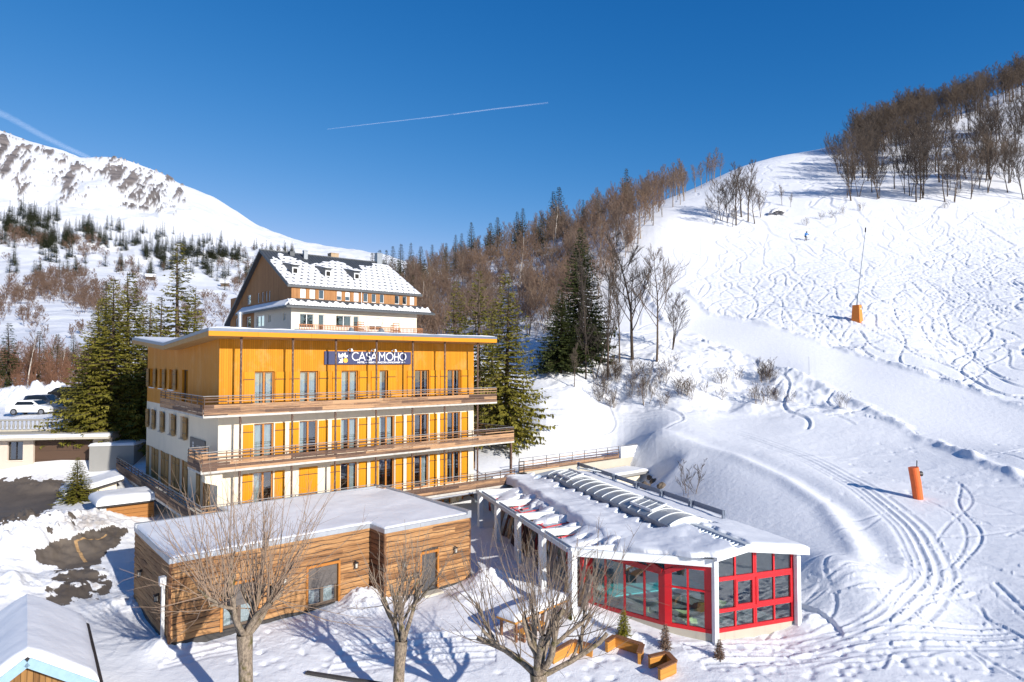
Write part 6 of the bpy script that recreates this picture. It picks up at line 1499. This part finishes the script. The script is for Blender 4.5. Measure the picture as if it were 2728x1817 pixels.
# ---- spruces
used = {}
SPECS = {'A': dict(seed=1, Ht=17, Rm=4.9, twd=1.15, mat=NEEDLE_O, nb=9, dl_=.40), 'B': dict(seed=2, Ht=18, Rm=4.4, twd=1.1, mat=NEEDLE_O, nb=8, sparse=.2, dl_=.44), 'C': dict(seed=3, Ht=20, Rm=6.4, twd=1.1, mat=NEEDLE_D, nb=10, dl_=.42), 'D': dict(seed=4, Ht=14, Rm=3.7, mat=NEEDLE_D, nb=8, dl_=.5, twd=.7)}
def put_spruce(kind, px, top_py, Y, lab, group=None, wid=1.0, dz=0):
    x = (px - CX) / FL * Y; z = gz(x, Y); ztop = at(px, top_py, Y)[2]; Ht = max(2.0, ztop - z); sp = SPECS[kind]
    if kind not in used:
        k = dict(sp); used[kind] = spruce_thing(k.pop('seed'), k.pop('Ht'), k.pop('Rm'), k.pop('mat'), lab, group, **k); o = used[kind]
        o.location = (x, Y, z); s = Ht / sp['Ht']; o.scale = (s * wid, s * wid, s)
        if group: o['group'] = group
    else:
        s = Ht / sp['Ht']; o = dup(used[kind], (x, Y, z), rt2.uniform(0, 6.28), (s * wid, s * wid, s), lab, group)
        if not group and 'group' in o: del o['group']
    return o
for q in [('A',300,738,57,'olive spruce left of the hotel, its crown nearest the parking deck',1.15),('A',345,722,61,'broad olive spruce beside the left roof corner of the hotel',1.1),('B',474,640,68,'tallest loose-crowned spruce behind the hotel roof on the left',1.15),
          ('A',235,905,56.5,'low olive spruce overhanging the balustrade',1.5),('A',392,800,57.5,'spruce standing right against the shaded side of the hotel',1.2),('B',425,785,67,'spruce just left of the flue pipe behind the hotel roof',1.2),('A',268,790,60,'olive spruce between the balustrade spruce and the taller ones',1.2),('B',512,760,71,'olive spruce nearest the flue pipe, right of the tallest one',1.1),('D',282,748,105,'dark pointed spruce on the slope behind the left spruces',1.1),
          ('D',24,858,92,'dark spruce at the left edge left of the white birch',1.35),('D',104,880,95,'dark spruce just right of the white birch',1.5),('D',-14,905,90,'dark spruce cut by the left edge of the photo',1.3),('D',152,888,100,'small spruce beside the brown thicket on the left',1.4),('D',196,890,105,'small spruce above the brown thicket, next to the olive spruces',1.3),
          ('B',1275,713,66,'slim spruce behind the right roof corner of the hotel, pointed top',1.1),('A',1348,722,60,'dense olive spruce right of the hotel with skirts on the snow',1.1),('B',1216,742,72,'loose yellowish spruce behind the hotel roof, nearest the chalet',1.15),('B',1310,800,70,'spruce between the two pointed spruces right of the hotel',1.1),
          ('C',1548,603,80,'very tall dark spruce at the foot of the brown wood',1.0),('C',1492,770,77,'wide dark spruce leaning on the very tall spruce',1.3),('A',1590,800,84,'olive spruce right behind the very tall dark spruce',1.1)]:
    put_spruce(q[0], q[1], q[2], q[3], q[4], None, q[5])
RG = 'conifers along the wooded ridge'
for k, (px, py, Y, w_) in enumerate([(1671,447,165,1.0),(1490,496,168,1.15),(1475,508,170,1.0),(1393,553,170,1),(1378,562,172,1),(1325,577,175,1.1),(1306,592,170,1.2),(1255,590,176,.9),(1229,620,178,.9),(1213,624,178,.9),(1188,646,168,1.0),(1150,650,172,1.0),(1120,655,170,1.3),(1093,645,182,.8),
                           (1067,648,180,1),(1045,654,182,.9),(1028,664,182,.9),(1010,664,182,1.1),(990,672,184,1.1),(1555,530,160,.8),(1440,575,150,1.1),(1595,505,165,.7),(1060,690,150,1.0),(1100,730,140,1.0),(1185,690,150,1.0),(1020,690,150,1.1),(1130,690,155,1.1)]):
    put_spruce('D', px, py, Y, 'dark conifer on the ridge above the bare brown wood', RG, w_ * 1.1)
b_ = ground(214, 1336); put = dup(used['A'], tuple(b_ - [0, 0, .3]), .3, (.34, .34, .20), 'small bushy dark conifer in the snow in front of the grey concrete wall')
if 'group' in put: del put['group']
# ---- bare trees
GB = 'bare trees of the brown hillside wood'; GT = 'bare trees of the upper right wood'
var = []
for s, kw in enumerate([dict(Ht=12, r0=.17, np_=22, ns=8, nt=7, tw=.015), dict(Ht=11, r0=.12, stems=3, np_=11, ns=7, nt=6, tw=.015, spread=.4), dict(Ht=13, r0=.16, np_=20, ns=8, nt=7, tw=.015, spread=.38, fastigiate=.5), dict(Ht=9.5, r0=.12, stems=2, np_=13, ns=7, nt=7, tw=.014, spread=.55), dict(Ht=12, r0=.15, np_=20, ns=8, nt=7, tw=.015, low=.35, spread=.6)]):
    T, B = bare(50 + s, **kw); V_, F_, mi_ = merged(T, B)
    o = npmesh('bare_tree', V_, F_, [BARKG, TWIG], None, True, mi_); col.objects.unlink(o); var.append((o.data, kw['Ht']))
def put_bare(x, y, Ht, lab, group, v=None, mesh=None, name='bare_tree', cat='tree', w_=1.0, dk=False):
    vs_ = var_d if dk else var
    me, h0 = rt2.choice(vs_) if v is None else vs_[v]
    o = bpy.data.objects.new(name, me); col.objects.link(o); o.location = (x, y, gz(x, y) - .05); s = Ht / h0; o.scale = (s * w_, s * w_, s); o.rotation_euler = (0, 0, rt2.uniform(0, 6.28))
    return tag(o, lab, cat, group)
n = 0; g2 = np.random.default_rng(77); cells = set(); wood = []
while n < 320:
    px = g2.uniform(960, 1935); Y = 80 + 118 * g2.uniform(0, 1) ** .85
    x = (px - CX) / FL * Y; z = gz(x, Y); py = project((x, Y, z))[1]
    lim = np.interp(px, [960, 1200, 1450, 1600, 1700, 1760, 1850, 1985], [960, 950, 925, 800, 690, 600, 530, 462])   # lower right margin of the wood
    if py > lim or (px > 1560 and py > lim - 10): continue
    c = (int(x / 4.0), int(Y / 4.0))
    if c in cells: continue
    cells.add(c); n += 1; wood.append((Y, x, g2.uniform(6.5, 10.5) * np.interp(px, [1000, 1500, 1650], [.9, .95, 1.05])))
wood.sort()
for Y, x, h_ in wood[:140]: put_bare(x, Y, h_, 'leafless brown tree in the dense wood on the hillside behind the hotel', GB)
TWIGD = rmat('shaded_twigs', [(.1, (.065, .053, .046)), (.5, (.105, .083, .068)), (.95, (.15, .11, .08))])  # darker copy of the bare twigs, shadow-side tone put into the colour
var_d = []
for me, h0 in var:
    me2 = me.copy(); me2.materials[1] = TWIGD; me2.materials[0] = DARKB; var_d.append((me2, h0))
skyl = []
WB = [bare(90, Ht=12, r0=.15, np_=18, ns=6, nt=4, tw=.016, low=.4)]
bv, bf, bm_ = merged(*WB[0]); bo = npmesh('birch_tree', bv, bf, [BIRCH, TWIG], None, True, bm_); col.objects.unlink(bo)
for px, py, Y, Ht, lab in [(1385, 800, 118, 13, 'pale birch trunk in the middle of the brown wood above the hotel'), (1480, 640, 150, 12, 'pale birch near the ridge spruces'), (75, 1036, 86, 8.2, 'white-stemmed birch in front of the dark spruces at the left edge'), (162, 1022, 92, 5.5, 'thin white birch on the snow bank left of the olive spruces'),
                           (1118, 860, 112, 10, 'pale birch just right of the chalet roof')]:
    x = (px - CX) / FL * Y; o = bpy.data.objects.new('birch_tree', bo.data); col.objects.link(o); o.location = (x, Y, gz(x, Y) - .05); o.scale = (Ht / 12,) * 3; tag(o, lab, 'tree')
# upper right wood
up_list = []
for k in range(125):
    px = g2.uniform(2240, 2790); py = g2.uniform(330, 545) ; up_list.append((px, py))
for px, py in up_list:
    if py < np.interp(px, [2240, 2400, 2728], [440, 380, 300]): py += 60
    p = ground(px, py, 100)
    if p[1] > 222 or p[1] < 110: continue
    put_bare(p[0], p[1], g2.uniform(9, 13.5), 'leafless dark tree in the open wood at the top right', GT, dk=True)
for k in range(150):   # wood on the skyline
    px = g2.uniform(2290, 2800); base = np.interp(px, [2270, 2420, 2728, 2850], [385, 318, 222, 180]); p = ground(px, base + g2.uniform(0, 55), 140)
    skyl.append((np.array([p[0], p[1], gz(p[0], p[1]) - .1]), g2.uniform(.75, 1.05)))
for px, py, Ht, v in [(2278, 398, 11.5, 0), (2300, 400, 12, 2), (2330, 400, 11, 4), (2345, 385, 12, 0), (2262, 392, 6, 2)]:
    p = ground(px, py, 120); put_bare(p[0], p[1], Ht, 'leafless tree where the ski slope meets the top right wood on the skyline', 'bare trees at the left end of the top right wood', v, dk=True)
for px, py, Ht, v, lab in [(2262, 528, 10.5, 1, 'multi-stemmed bare tree at the lower left corner of the top right wood'), (2295, 524, 11, 3, 'spreading bare tree second from the lower left corner of the top right wood'), (2330, 512, 9, 2, 'slim bare tree third from the lower left corner of the top right wood'), (2420, 515, 10.5, 1, 'bushy bare tree at the lower edge of the top right wood, under its middle'), (2470, 508, 9, 2, 'lone slim bare tree at the lower edge of the top right wood'), (2540, 507, 8, 3, 'low spreading bare tree at the lower edge of the top right wood'), (2568, 503, 9, 2, 'upright bare tree right of the low spreading tree'), (2618, 502, 9.5, 3, 'forked bare tree at the lower edge of the top right wood'), (2698, 488, 11, 0, 'big bare tree at the right end of the lower edge of the top right wood')]:
    p = ground(px, py, 100); put_bare(p[0], p[1], Ht, lab, None, v, dk=True)
for px, py, Ht, v, lab in [(1965, 600, 13.5, 2, 'tall bare tree left of the pair on the ski slope'), (1998, 590, 14, 2, 'tallest bare tree of the clump in the middle of the ski slope'), (1940, 596, 10, 1, 'bushy bare tree in the clump on the ski slope'), (1905, 598, 6.5, 3, 'arching low bare tree at the left foot of the clump on the ski slope'), (2030, 580, 7, 1, 'small bare tree at the right of the clump on the ski slope'), (2088, 545, 5, 2, 'single thin sapling right of the clump on the ski slope'), (2112, 552, 3.5, 2, 'stubby snag right of the thin sapling'), (1925, 588, 11, 3, 'broad bare tree behind the left side of the clump on the ski slope'), (1980, 578, 12, 0, 'dense crowned bare tree at the back of the clump on the ski slope'), (1955, 604, 5, 1, 'low thicket-like bare tree at the foot of the tall pair on the ski slope'), (2015, 596, 9, 4, 'slim bare tree on the right side of the clump on the ski slope')]:
    p = ground(px, py, 90); put_bare(p[0], p[1], Ht, lab, None, v, dk=True)
for px, py, topy, v, lab, w_ in [(1620, 1003, 640, 2, 'tall grey bare tree with upright stems in front of the dark spruces', .8), (1686, 957, 618, 0, 'stout dark bare tree with a leaning crown near the piste', 1.1), (1748, 962, 645, 4, 'slim bare tree right of the stout dark one', .85), (1790, 930, 760, 1, 'tangled bare bushes with snow clumps at the corner of the piste', 1.2), (1650, 965, 700, 2, 'thin bare tree between the grey tree and the stout tree', .7), (1585, 1010, 820, 3, 'low bare tree under the wide dark spruce', 1.0), (1530, 1030, 900, 2, 'bare sapling leaning under the dark spruces', .8), (1560, 1010, 640, 2, 'very slim bare tree in front of the tallest spruce', .5)]:
    p = ground(px, py, 55); Ht = (py - topy) / FL * p[1]; put_bare(p[0], p[1], Ht, lab, None, v, w_=w_, dk=True)
# twiggy bushes
bush = []
for s in range(3):
    T, B = bare(120 + s, Ht=2.4, r0=.03, stems=7, np_=5, ns=4, nt=3, tw=.007, spread=.5, low=.2); V_, F_, mi_ = merged(T, B)
    o = npmesh('bare_bush', V_, F_, [BARKG, DARKB], None, True, mi_); col.objects.unlink(o); bush.append(o.data)
def put_bush(px, py, Ht, lab, group, rm=35):
    p = ground(px, py, rm); o = bpy.data.objects.new('bare_bush', rt2.choice(bush)); col.objects.link(o); o.location = tuple(p - [0, 0, .1]); s = Ht / 2.4; o.scale = (s, s, s); o.rotation_euler = (0, 0, rt2.uniform(0, 6.28)); return tag(o, lab, 'bush', group)
GBU = 'bare bushes on the snowy bank below the piste'
for k in range(58):
    px = rt2.choice([rt2.uniform(1590, 1740), rt2.uniform(1760, 2070), rt2.uniform(1620, 2150)]); py = rt2.uniform(985, 1085) if px < 2070 else rt2.uniform(1060, 1120)
    put_bush(px, py, rt2.uniform(1.2, 2.9), 'leafless bush on the shaded snow bank below the groomed piste', GBU)
put_bush(1832, 1318, 3.0, 'round bare bush standing alone on the smooth bank behind the pool house', None, 30)
put_bush(2245, 1085, 1.8, 'small bare bush at the near edge of the piste, right of the others', None)
for px, py in [(2195,585),(2225,580),(2250,570),(2300,560),(2150,600),(2530,555),(2560,520)]: put_bush(px, py, 2.0, 'small leafless bush at the foot of the top right wood', 'small bushes at the foot of the top right wood', 90)
p = ground(2075, 572, 90); o = empty('fallen_bush', tuple(p), 0, 'dark bush flattened under a lump of snow on the ski slope', 'bush')
T, B = bare(140, Ht=2.6, r0=.05, stems=6, np_=6, ns=4, nt=3, tw=.012, spread=.9, low=.1); V_, F_, mi_ = merged(T, B); V_[:, 2] *= .55; npmesh('branches', V_, F_, [DARKB, DARKB], o, True, mi_)
snow_slab('snow_cover', o, -1.6, 1.6, -1.0, 1.0, lambda x, y: 1.0 - .25 * x * x - .35 * y * y, .35, nx=26, ny=20, edge=.6, amp=.15, s=600)
ROCK = plain('brown_rock', (.13, .10, .075), .9, .35, 3, bump=.5, bscale=6)
for px, py, sz, lab in [(1716, 1302, .55, 'brown rock poking from the snow right below the wall sign'), (1738, 1284, .32, 'small brown rock in the snow just right of the retaining wall'), (1760, 1296, .35, 'small rock farthest from the retaining wall end'), (1728, 1272, .25, 'tiny rock highest beside the retaining wall end')]:
    p = ground(px, py, 40); g_ = np.random.default_rng(int(px)); bm = bmesh.new(); bmesh.ops.create_icosphere(bm, subdivisions=3, radius=sz)
    for v_ in bm.verts: v_.co *= 1 + .35 * float(fbm(np.array([v_.co.x * 2.2 / sz + px]), np.array([v_.co.y * 2.2 / sz + v_.co.z * 3 / sz]), 3, 5)[0])
    me = bpy.data.meshes.new('rock'); bm.to_mesh(me); bm.free(); me.materials.append(ROCK); o = bpy.data.objects.new('rock', me); col.objects.link(o); o.location = tuple(p); tag(o, lab, 'rock')
# skier crouching on the upper slope
p = ground(2150, 640, 60); sk_ = empty('person', tuple(p), R(200), 'person in a bright blue jacket and dark helmet crouching on skis on the upper slope', 'person')
def skin(name, verts, edges, rad, mat, parent):
    me = bpy.data.meshes.new(name); me.from_pydata(verts, edges, []); me.materials.append(mat); o = bpy.data.objects.new(name, me); col.objects.link(o); o.parent = parent
    md = o.modifiers.new('skin', 'SKIN'); sv = me.skin_vertices[0].data
    for i, r in enumerate(rad): sv[i].radius = (r, r)
    sv[0].use_root = True; s2 = o.modifiers.new('sub', 'SUBSURF'); s2.levels = 1; s2.render_levels = 1
    dg = bpy.context.evaluated_depsgraph_get(); m2 = bpy.data.meshes.new_from_object(o.evaluated_get(dg)); o.modifiers.clear(); o.data = m2; m2.polygons.foreach_set('use_smooth', [True] * len(m2.polygons)); return o
BLUEJ = plain('bright_blue_jacket', (.02, .22, .62), .7); DARKP = plain('dark_trousers', (.02, .022, .03), .8); SKIN_ = plain('skin', (.45, .26, .19), .6)
skin('body', [(0,0,.78),(.02,.10,.98),(.03,.26,1.22),(.03,.36,1.34),(.04,.42,1.46), (-.18,.26,1.22),(-.30,.40,1.02),(-.26,.62,.98),(-.25,.70,.98), (.22,.26,1.22),(.34,.40,1.02),(.30,.62,.98),(.29,.70,.98), (-.12,-.02,.74),(-.17,.26,.50),(-.15,.06,.12),(-.15,.22,.08), (.12,-.02,.74),(.17,.26,.50),(.15,.06,.12),(.15,.22,.08)],
     [(0,1),(1,2),(2,3),(3,4),(2,5),(5,6),(6,7),(7,8),(2,9),(9,10),(10,11),(11,12),(0,13),(13,14),(14,15),(15,16),(0,17),(17,18),(18,19),(19,20)], [.15,.15,.16,.07,.09,.09,.06,.05,.045,.09,.06,.05,.045,.10,.08,.07,.05,.10,.08,.07,.05], DARKP, sk_)
skin('jacket', [(0,0,.80),(.02,.10,.99),(.03,.25,1.22),(.03,.33,1.30),(-.19,.26,1.22),(-.31,.40,1.02),(-.27,.60,.98),(.23,.26,1.22),(.35,.40,1.02),(.31,.60,.98)], [(0,1),(1,2),(2,3),(2,4),(4,5),(5,6),(2,7),(7,8),(8,9)], [.19,.19,.20,.10,.115,.085,.065,.115,.085,.065], BLUEJ, sk_)
m = MB(); m.tube([(.04,.40,1.42),(.04,.40,1.52),(.04,.39,1.60),(.04,.38,1.64)], [.125,.135,.10,.03], 12); m.build('helmet', DARKP, sk_, smooth=True)
for x in (-.15, .15): m = MB(); m.box((x - .045, -.7, .0), (x + .045, 1.0, .025)); m.build('ski', DARKP, sk_)
# ---- pollarded garden trees in the foreground
MOSS = NT('mossy_bark'); n1 = MOSS.noise(3, 5, MOSS.coord(), .7); n2 = MOSS.noise(18, 5, MOSS.coord('Object', (1, 1, .5)), .7)
MOSS.base(MOSS.mix(MOSS.rng(n1, .52, .66), MOSS.mix(MOSS.rng(n2, .35, .65), (.10, .075, .055), (.36, .28, .20)), (.09, .075, .018))); MOSS.rough(.9); MOSS.bump(n2, .7, .03); MOSS = MOSS.mat
def pollard(name, px, Y, fork_py, limbs, lab, trunk_r, shoots, seed, shoot_mat, zb=None, lean=0, slen=(1.6, 3.4), side=3):
    g = np.random.default_rng(seed); x = (px - CX) / FL * Y; z0 = gz(x, Y); t = empty(name, (x, Y, z0), 0, lab, 'tree')
    fz = at(px, fork_py, Y)[2] - z0; T = Tubes(); B = Tubes()
    P, d = path((0, 0, -.5), (lean * .2, 0, 1), fz + .5, 8, g, .02); P[:, 0] += lean * np.linspace(0, 1, 9) ** 2
    T.add(P, trunk_r * (1 + .35 * np.exp(-np.linspace(0, 5, 9)) + np.r_[np.zeros(7), .10, .18]), 12)
    top = P[-1]; ends = []
    for (az, L, el) in limbs:
        Q, d = path(top - [0, 0, .15], (math.cos(az) * math.cos(el), math.sin(az) * math.cos(el), math.sin(el)), L, 7, g, .12, .05)
        rl = trunk_r * g.uniform(.42, .6); T.add(Q, np.linspace(rl, rl * .55, 8) * np.array([1, 1, .95, 1.05, .95, 1, 1.25, 1.15]), 8); ends.append((Q, rl))
        for s_ in range(2):
            f = g.uniform(.4, .85); i = int(f * 7); az2 = az + g.choice([-1, 1]) * g.uniform(.5, 1.1)
            Q2, _ = path(Q[i], (math.cos(az2) * .8, math.sin(az2) * .8, g.uniform(.3, 1.1)), L * g.uniform(.45, .8), 5, g, .15, .06); T.add(Q2, np.linspace(rl * .6, rl * .28, 6) * np.array([1, .95, 1.1, .95, 1.45, 1.2]), 7); ends.append((Q2, rl * .6))
    for k in range(shoots):
        Q, rl = ends[g.integers(len(ends))]; f = g.uniform(.25, 1.0); i = min(int(f * (len(Q) - 1)), len(Q) - 2); q = Q[i] + (Q[i + 1] - Q[i]) * g.uniform()
        o = q - top; o[2] = 0; o = o / (np.linalg.norm(o) + .3)
        dd = np.array([o[0] * .55 + g.normal(0, .28), o[1] * .55 + g.normal(0, .28), g.uniform(.7, 1.15)])
        if g.uniform() < .16: dd[2] = g.uniform(-.15, .4)
        L = g.uniform(*slen); S_, _ = path(q, dd, L, 6, g, .06, .07); r = g.uniform(.011, .022)
        B.add(S_, np.linspace(r, .0045, 7), 4)
        for s_ in range(g.integers(2, 3 + side)):
            f2 = g.uniform(.25, .95); j = min(int(f2 * 6), 5); q2 = S_[j] + (S_[j + 1] - S_[j]) * g.uniform()
            U_, _ = path(q2, (S_[j + 1] - S_[j]) / np.linalg.norm(S_[j + 1] - S_[j]) + g.normal(0, .5, 3), L * g.uniform(.12, .38), 3, g, .14, .06); B.add(U_, np.linspace(.007, .003, 4), 3)
            if g.uniform() < .6:
                U2, _ = path(U_[1], (U_[2] - U_[1]) / np.linalg.norm(U_[2] - U_[1]) + g.normal(0, .5, 3), L * .1, 2, g, .15, .05); B.add(U2, [.004, .0035, .0025], 3)
    T.mesh('trunk', MOSS, t); B.mesh('crown', shoot_mat, t); return t
pollard('pollarded_tree', 668, 21.5, 1688, [(0.2, 1.9, .95), (1.2, 1.7, 1.1), (2.1, 1.8, .9), (2.9, 2.2, .75), (3.9, 1.7, 1.1), (5.0, 1.9, 1.0), (5.8, 1.6, 1.2)], 'large pollarded bare tree with a mossy trunk and tan upright shoots before the annex', .215, 150, 5, TAN, slen=(1.8, 4.1))
pollard('pollarded_tree', 1062, 23.0, 1715, [(0.3, 2.0, .9), (1.8, 1.7, 1.2), (2.6, 2.1, .95), (3.3, 1.9, .8), (5.3, 1.7, 1.1)], 'bare tree with a forked trunk and sparse crown right of the large pollarded tree', .19, 85, 6, BARKG, slen=(.9, 2.3), side=4)
pollard('pollarded_tree', 1440, 21.0, 1790, [(0.1, 2.6, .6), (.8, 2.2, 1.1), (2.2, 1.9, 1.15), (2.9, 2.3, .9), (4.2, 1.8, 1.0), (5.6, 2.2, .9)], 'dark forked bare tree with long whippy shoots in front of the pool house', .23, 130, 7, BARKG, slen=(1.4, 3.4), side=4)
NEEDLE_Y = rmat('yellow_green_needles', [(.1, (.16, .15, .015)), (.9, (.32, .27, .035))])
# ---- little garden conifers
for px, py, h_, w_, mt, lab in [(1657, 1690, 1.05, .34, NEEDLE_Y, 'small yellow-green cone-shaped shrub before the pool house glazing'), (1767, 1727, 1.0, .30, TWIG, 'small half-brown conifer sapling in front of the tall red panes'), (1908, 1752, .75, .26, TWIG, 'tiny withered brown conifer sapling nearest the white corner post'), (1523, 1648, .55, .25, NEEDLE_O, 'tiny olive shrub beside the snow-covered garden table')]:
    p = ground(px, py); t = spruce_thing(px, 5.0, 5.0 * w_ / h_, mt, lab, None, 'garden_conifer', 'shrub', dl_=.24, nb=10, twd=1.5, lowest=.03, slim=.6); t.location = tuple(p); t.scale = (h_ / 5.0,) * 3
# ---- far forest on the mountain flank
GF = 'small conifers scattered over the far mountainside'
T, B, V_, F_ = spruce(200, 15, 3.2, dl_=1.1, nb=7, twd=.5); fv = []
for s in range(3):
    T, B, V_, F_ = spruce(200 + s, 15, 3.4, dl_=.9, nb=8, twd=.45); V2 = np.concatenate(T.V + [V_]); F2 = np.concatenate(T.F + [F_ + T.n]); o = npmesh('far_conifer', V2, F2, [NEEDLE_F], None, False); col.objects.unlink(o); fv.append(o.data)
def dens(px, py):
    d = 0
    c = np.interp(px, [0, 250, 500, 700], [608, 640, 680, 700]); d = max(d, math.exp(-((py - c) / 38) ** 2) * (.9 if px > 60 else 1))
    c = np.interp(px, [0, 120, 210, 240], [615, 635, 660, 690]); 
    if px < 235: d = max(d, 1.2 * math.exp(-((py - c) / 30) ** 2))
    if 290 < px < 420: d = max(d, .8 * math.exp(-((py - 670) / 20) ** 2))
    if px > 480: d = max(d, 1.2 * math.exp(-((py - np.interp(px, [480, 700], [680, 705])) / 18) ** 2))
    d = max(d, .12 * (560 < py < 740))
    return d
n = 0; tries = 0; far_pts = []
while n < 860 and tries < 60000:
    tries += 1; px = g2.uniform(-60, 780); py = g2.uniform(530, 800)
    if py < np.interp(px, [0, 200, 400, 700], [545, 575, 605, 665]): continue
    if g2.uniform() < dens(px, py) * (0.35 + fbm(np.array([px * .03]), np.array([py * .05]), 3, 210)[0] * 2.2): far_pts.append((px, py)); n += 1
extra = []
for k, (px, py) in enumerate(sorted(far_pts, key=lambda q: -q[1])):
    p = mground(px, py); s = g2.uniform(.7, 1.35) * np.interp(py, [560, 700], [1.7, 1.25])
    if k < 300:
        o = bpy.data.objects.new('far_conifer', fv[k % 3]); col.objects.link(o); o.location = tuple(p - [0, 0, .5]); o.scale = (s * 1.5, s * 1.5, s); o.rotation_euler = (0, 0, g2.uniform(0, 6.28)); tag(o, 'small dark conifer scattered on the far snowy mountainside at left', 'tree', GF)
    else: extra.append((p, s))
def merge_instances(name, me_src, items, mats):
    nv = len(me_src.vertices); v = np.empty(nv * 3, np.float32); me_src.vertices.foreach_get('co', v); v = v.reshape(-1, 3); f = np.empty(len(me_src.loops), np.int32); me_src.loops.foreach_get('vertex_index', f); f = f.reshape(-1, 4)
    mi = np.empty(len(f), np.int32); me_src.polygons.foreach_get('material_index', mi)
    VV = []; FF = []
    for k, (p, s) in enumerate(items):
        a = g2.uniform(0, 6.28); c_, s_ = math.cos(a), math.sin(a); VV.append((v @ np.array([[c_, s_, 0], [-s_, c_, 0], [0, 0, 1]])) * s + p); FF.append(f + k * nv)
    return npmesh(name, np.concatenate(VV), np.concatenate(FF), mats, None, False, np.tile(mi, len(items)))
if extra: tag(merge_instances('far_conifer_scatter', fv[0], extra, [NEEDLE_F]), 'scattered tiny dark conifers high on the far mountainside', 'forest', kind='stuff')
# leafless scrub over the lower flank, as one mass
T, B = bare(300, Ht=7, r0=.10, stems=2, np_=9, ns=4, nt=3, tw=.05, spread=.5); V_, F_, mi_ = merged(T, B); so = npmesh('scrub', V_, F_, [TWIG, TWIG], None, True, mi_); col.objects.unlink(so)
sc_items = []; tries = 0
while len(sc_items) < 1150 and tries < 60000:
    tries += 1; px = g2.uniform(-80, 740); py = g2.uniform(620, 930)
    nn = fbm(np.array([px * .012]), np.array([py * .02]), 4, 310)[0]
    d = .55 * math.exp(-((py - np.interp(px, [0, 200, 420, 700], [775, 800, 790, 770])) / 62) ** 2) + .25 * math.exp(-((py - np.interp(px, [0, 400, 700], [640, 690, 730])) / 30) ** 2)
    if g2.uniform() < d * max(0, .6 + 3.0 * nn): sc_items.append((mground(px, py) - [0, 0, .2], g2.uniform(.8, 1.9) * np.interp(py, [650, 850], [1.5, .8])))
tag(merge_instances('far_scrub', so.data, sc_items, [TWIG, TWIG]), 'brown leafless scrub covering the lower flank of the far mountain', 'scrub', kind='stuff')
# red-brown thicket beside the road at the far left
th_items = []
for k in range(330):
    px = g2.uniform(-60, 270); Y = g2.uniform(80, 125); x = (px - CX) / FL * Y; th_items.append((np.array([x, Y, gz(x, Y) - .1]), g2.uniform(.28, .62) * (1.5 if g2.uniform() < .15 else 1)))
RBT = rmat('red_brown_twigs', [(.1, (.15, .075, .048)), (.9, (.27, .14, .085))])
tag(merge_instances('thicket', var[1][0], [(p, s * .62) for p, s in th_items[:200]], [RBT, RBT]), 'red-brown leafless thicket along the snowy road at the far left', 'thicket', kind='stuff')
tag(merge_instances('skyline_wood', var_d[0][0], skyl, [DARKB, TWIGD]), 'dark leafless wood along the skyline in the top right corner', 'wood', kind='stuff')
tag(merge_instances('hillside_wood', var[2][0], [(np.array([x, Y, gz(x, Y) - .1]), h_ / 13) for Y, x, h_ in wood[140:]], [BARKG, TWIG]), 'brown leafless trees massed along the top of the hillside wood', 'wood', kind='stuff')
ug = []
while len(ug) < 520:
    px = g2.uniform(900, 1700); Y = g2.uniform(80, 175); x = (px - CX) / FL * Y; z = gz(x, Y); py = project((x, Y, z))[1]
    if py < np.interp(px, [960, 1200, 1450, 1600, 1700], [955, 945, 915, 770, 670]): ug.append((np.array([x, Y, z - .1]), g2.uniform(.45, .95)))
T, B = bare(301, Ht=7, r0=.07, stems=4, np_=7, ns=5, nt=3, tw=.022, spread=.42); V_, F_, mi_ = merged(T, B); so2 = npmesh('scrub', V_, F_, [TWIG, TWIG], None, True, mi_); col.objects.unlink(so2)
tag(merge_instances('wood_undergrowth', so2.data, ug, [TWIG, TWIG]), 'tangled brown leafless undergrowth filling the hillside wood', 'undergrowth', kind='stuff')
# a few chalets far off on the mountainside
for px, py, lab in ((398, 745, 'tiny far chalet half hidden behind the olive spruces'), (598, 762, 'tiny far chalet with a snowy roof in the scrub left of the grey-roofed chalet')):
    p = mground(px, py); t = empty('far_chalet', tuple(p), .4, lab, 'chalet'); m = MB(); m.box((-5, -4, -2), (5, 4, 4)); m.add([(-5, -4, 4), (-5, 4, 4), (-5, 0, 7)], [(0, 1, 2)]); m.add([(5, -4, 4), (5, 4, 4), (5, 0, 7)], [(2, 1, 0)]); m.build('wall', DARKB, t)
    m = MB()
    for s in (-1, 1): m.hexa([(-6, 0, 7), (6, 0, 7), (6, s * 5.5, 3.2), (-6, s * 5.5, 3.2), (-6, 0, 7.6), (6, 0, 7.6), (6, s * 5.5, 3.8), (-6, s * 5.5, 3.8)][::1])
    m.build('roof', ROOFSNOW, t)
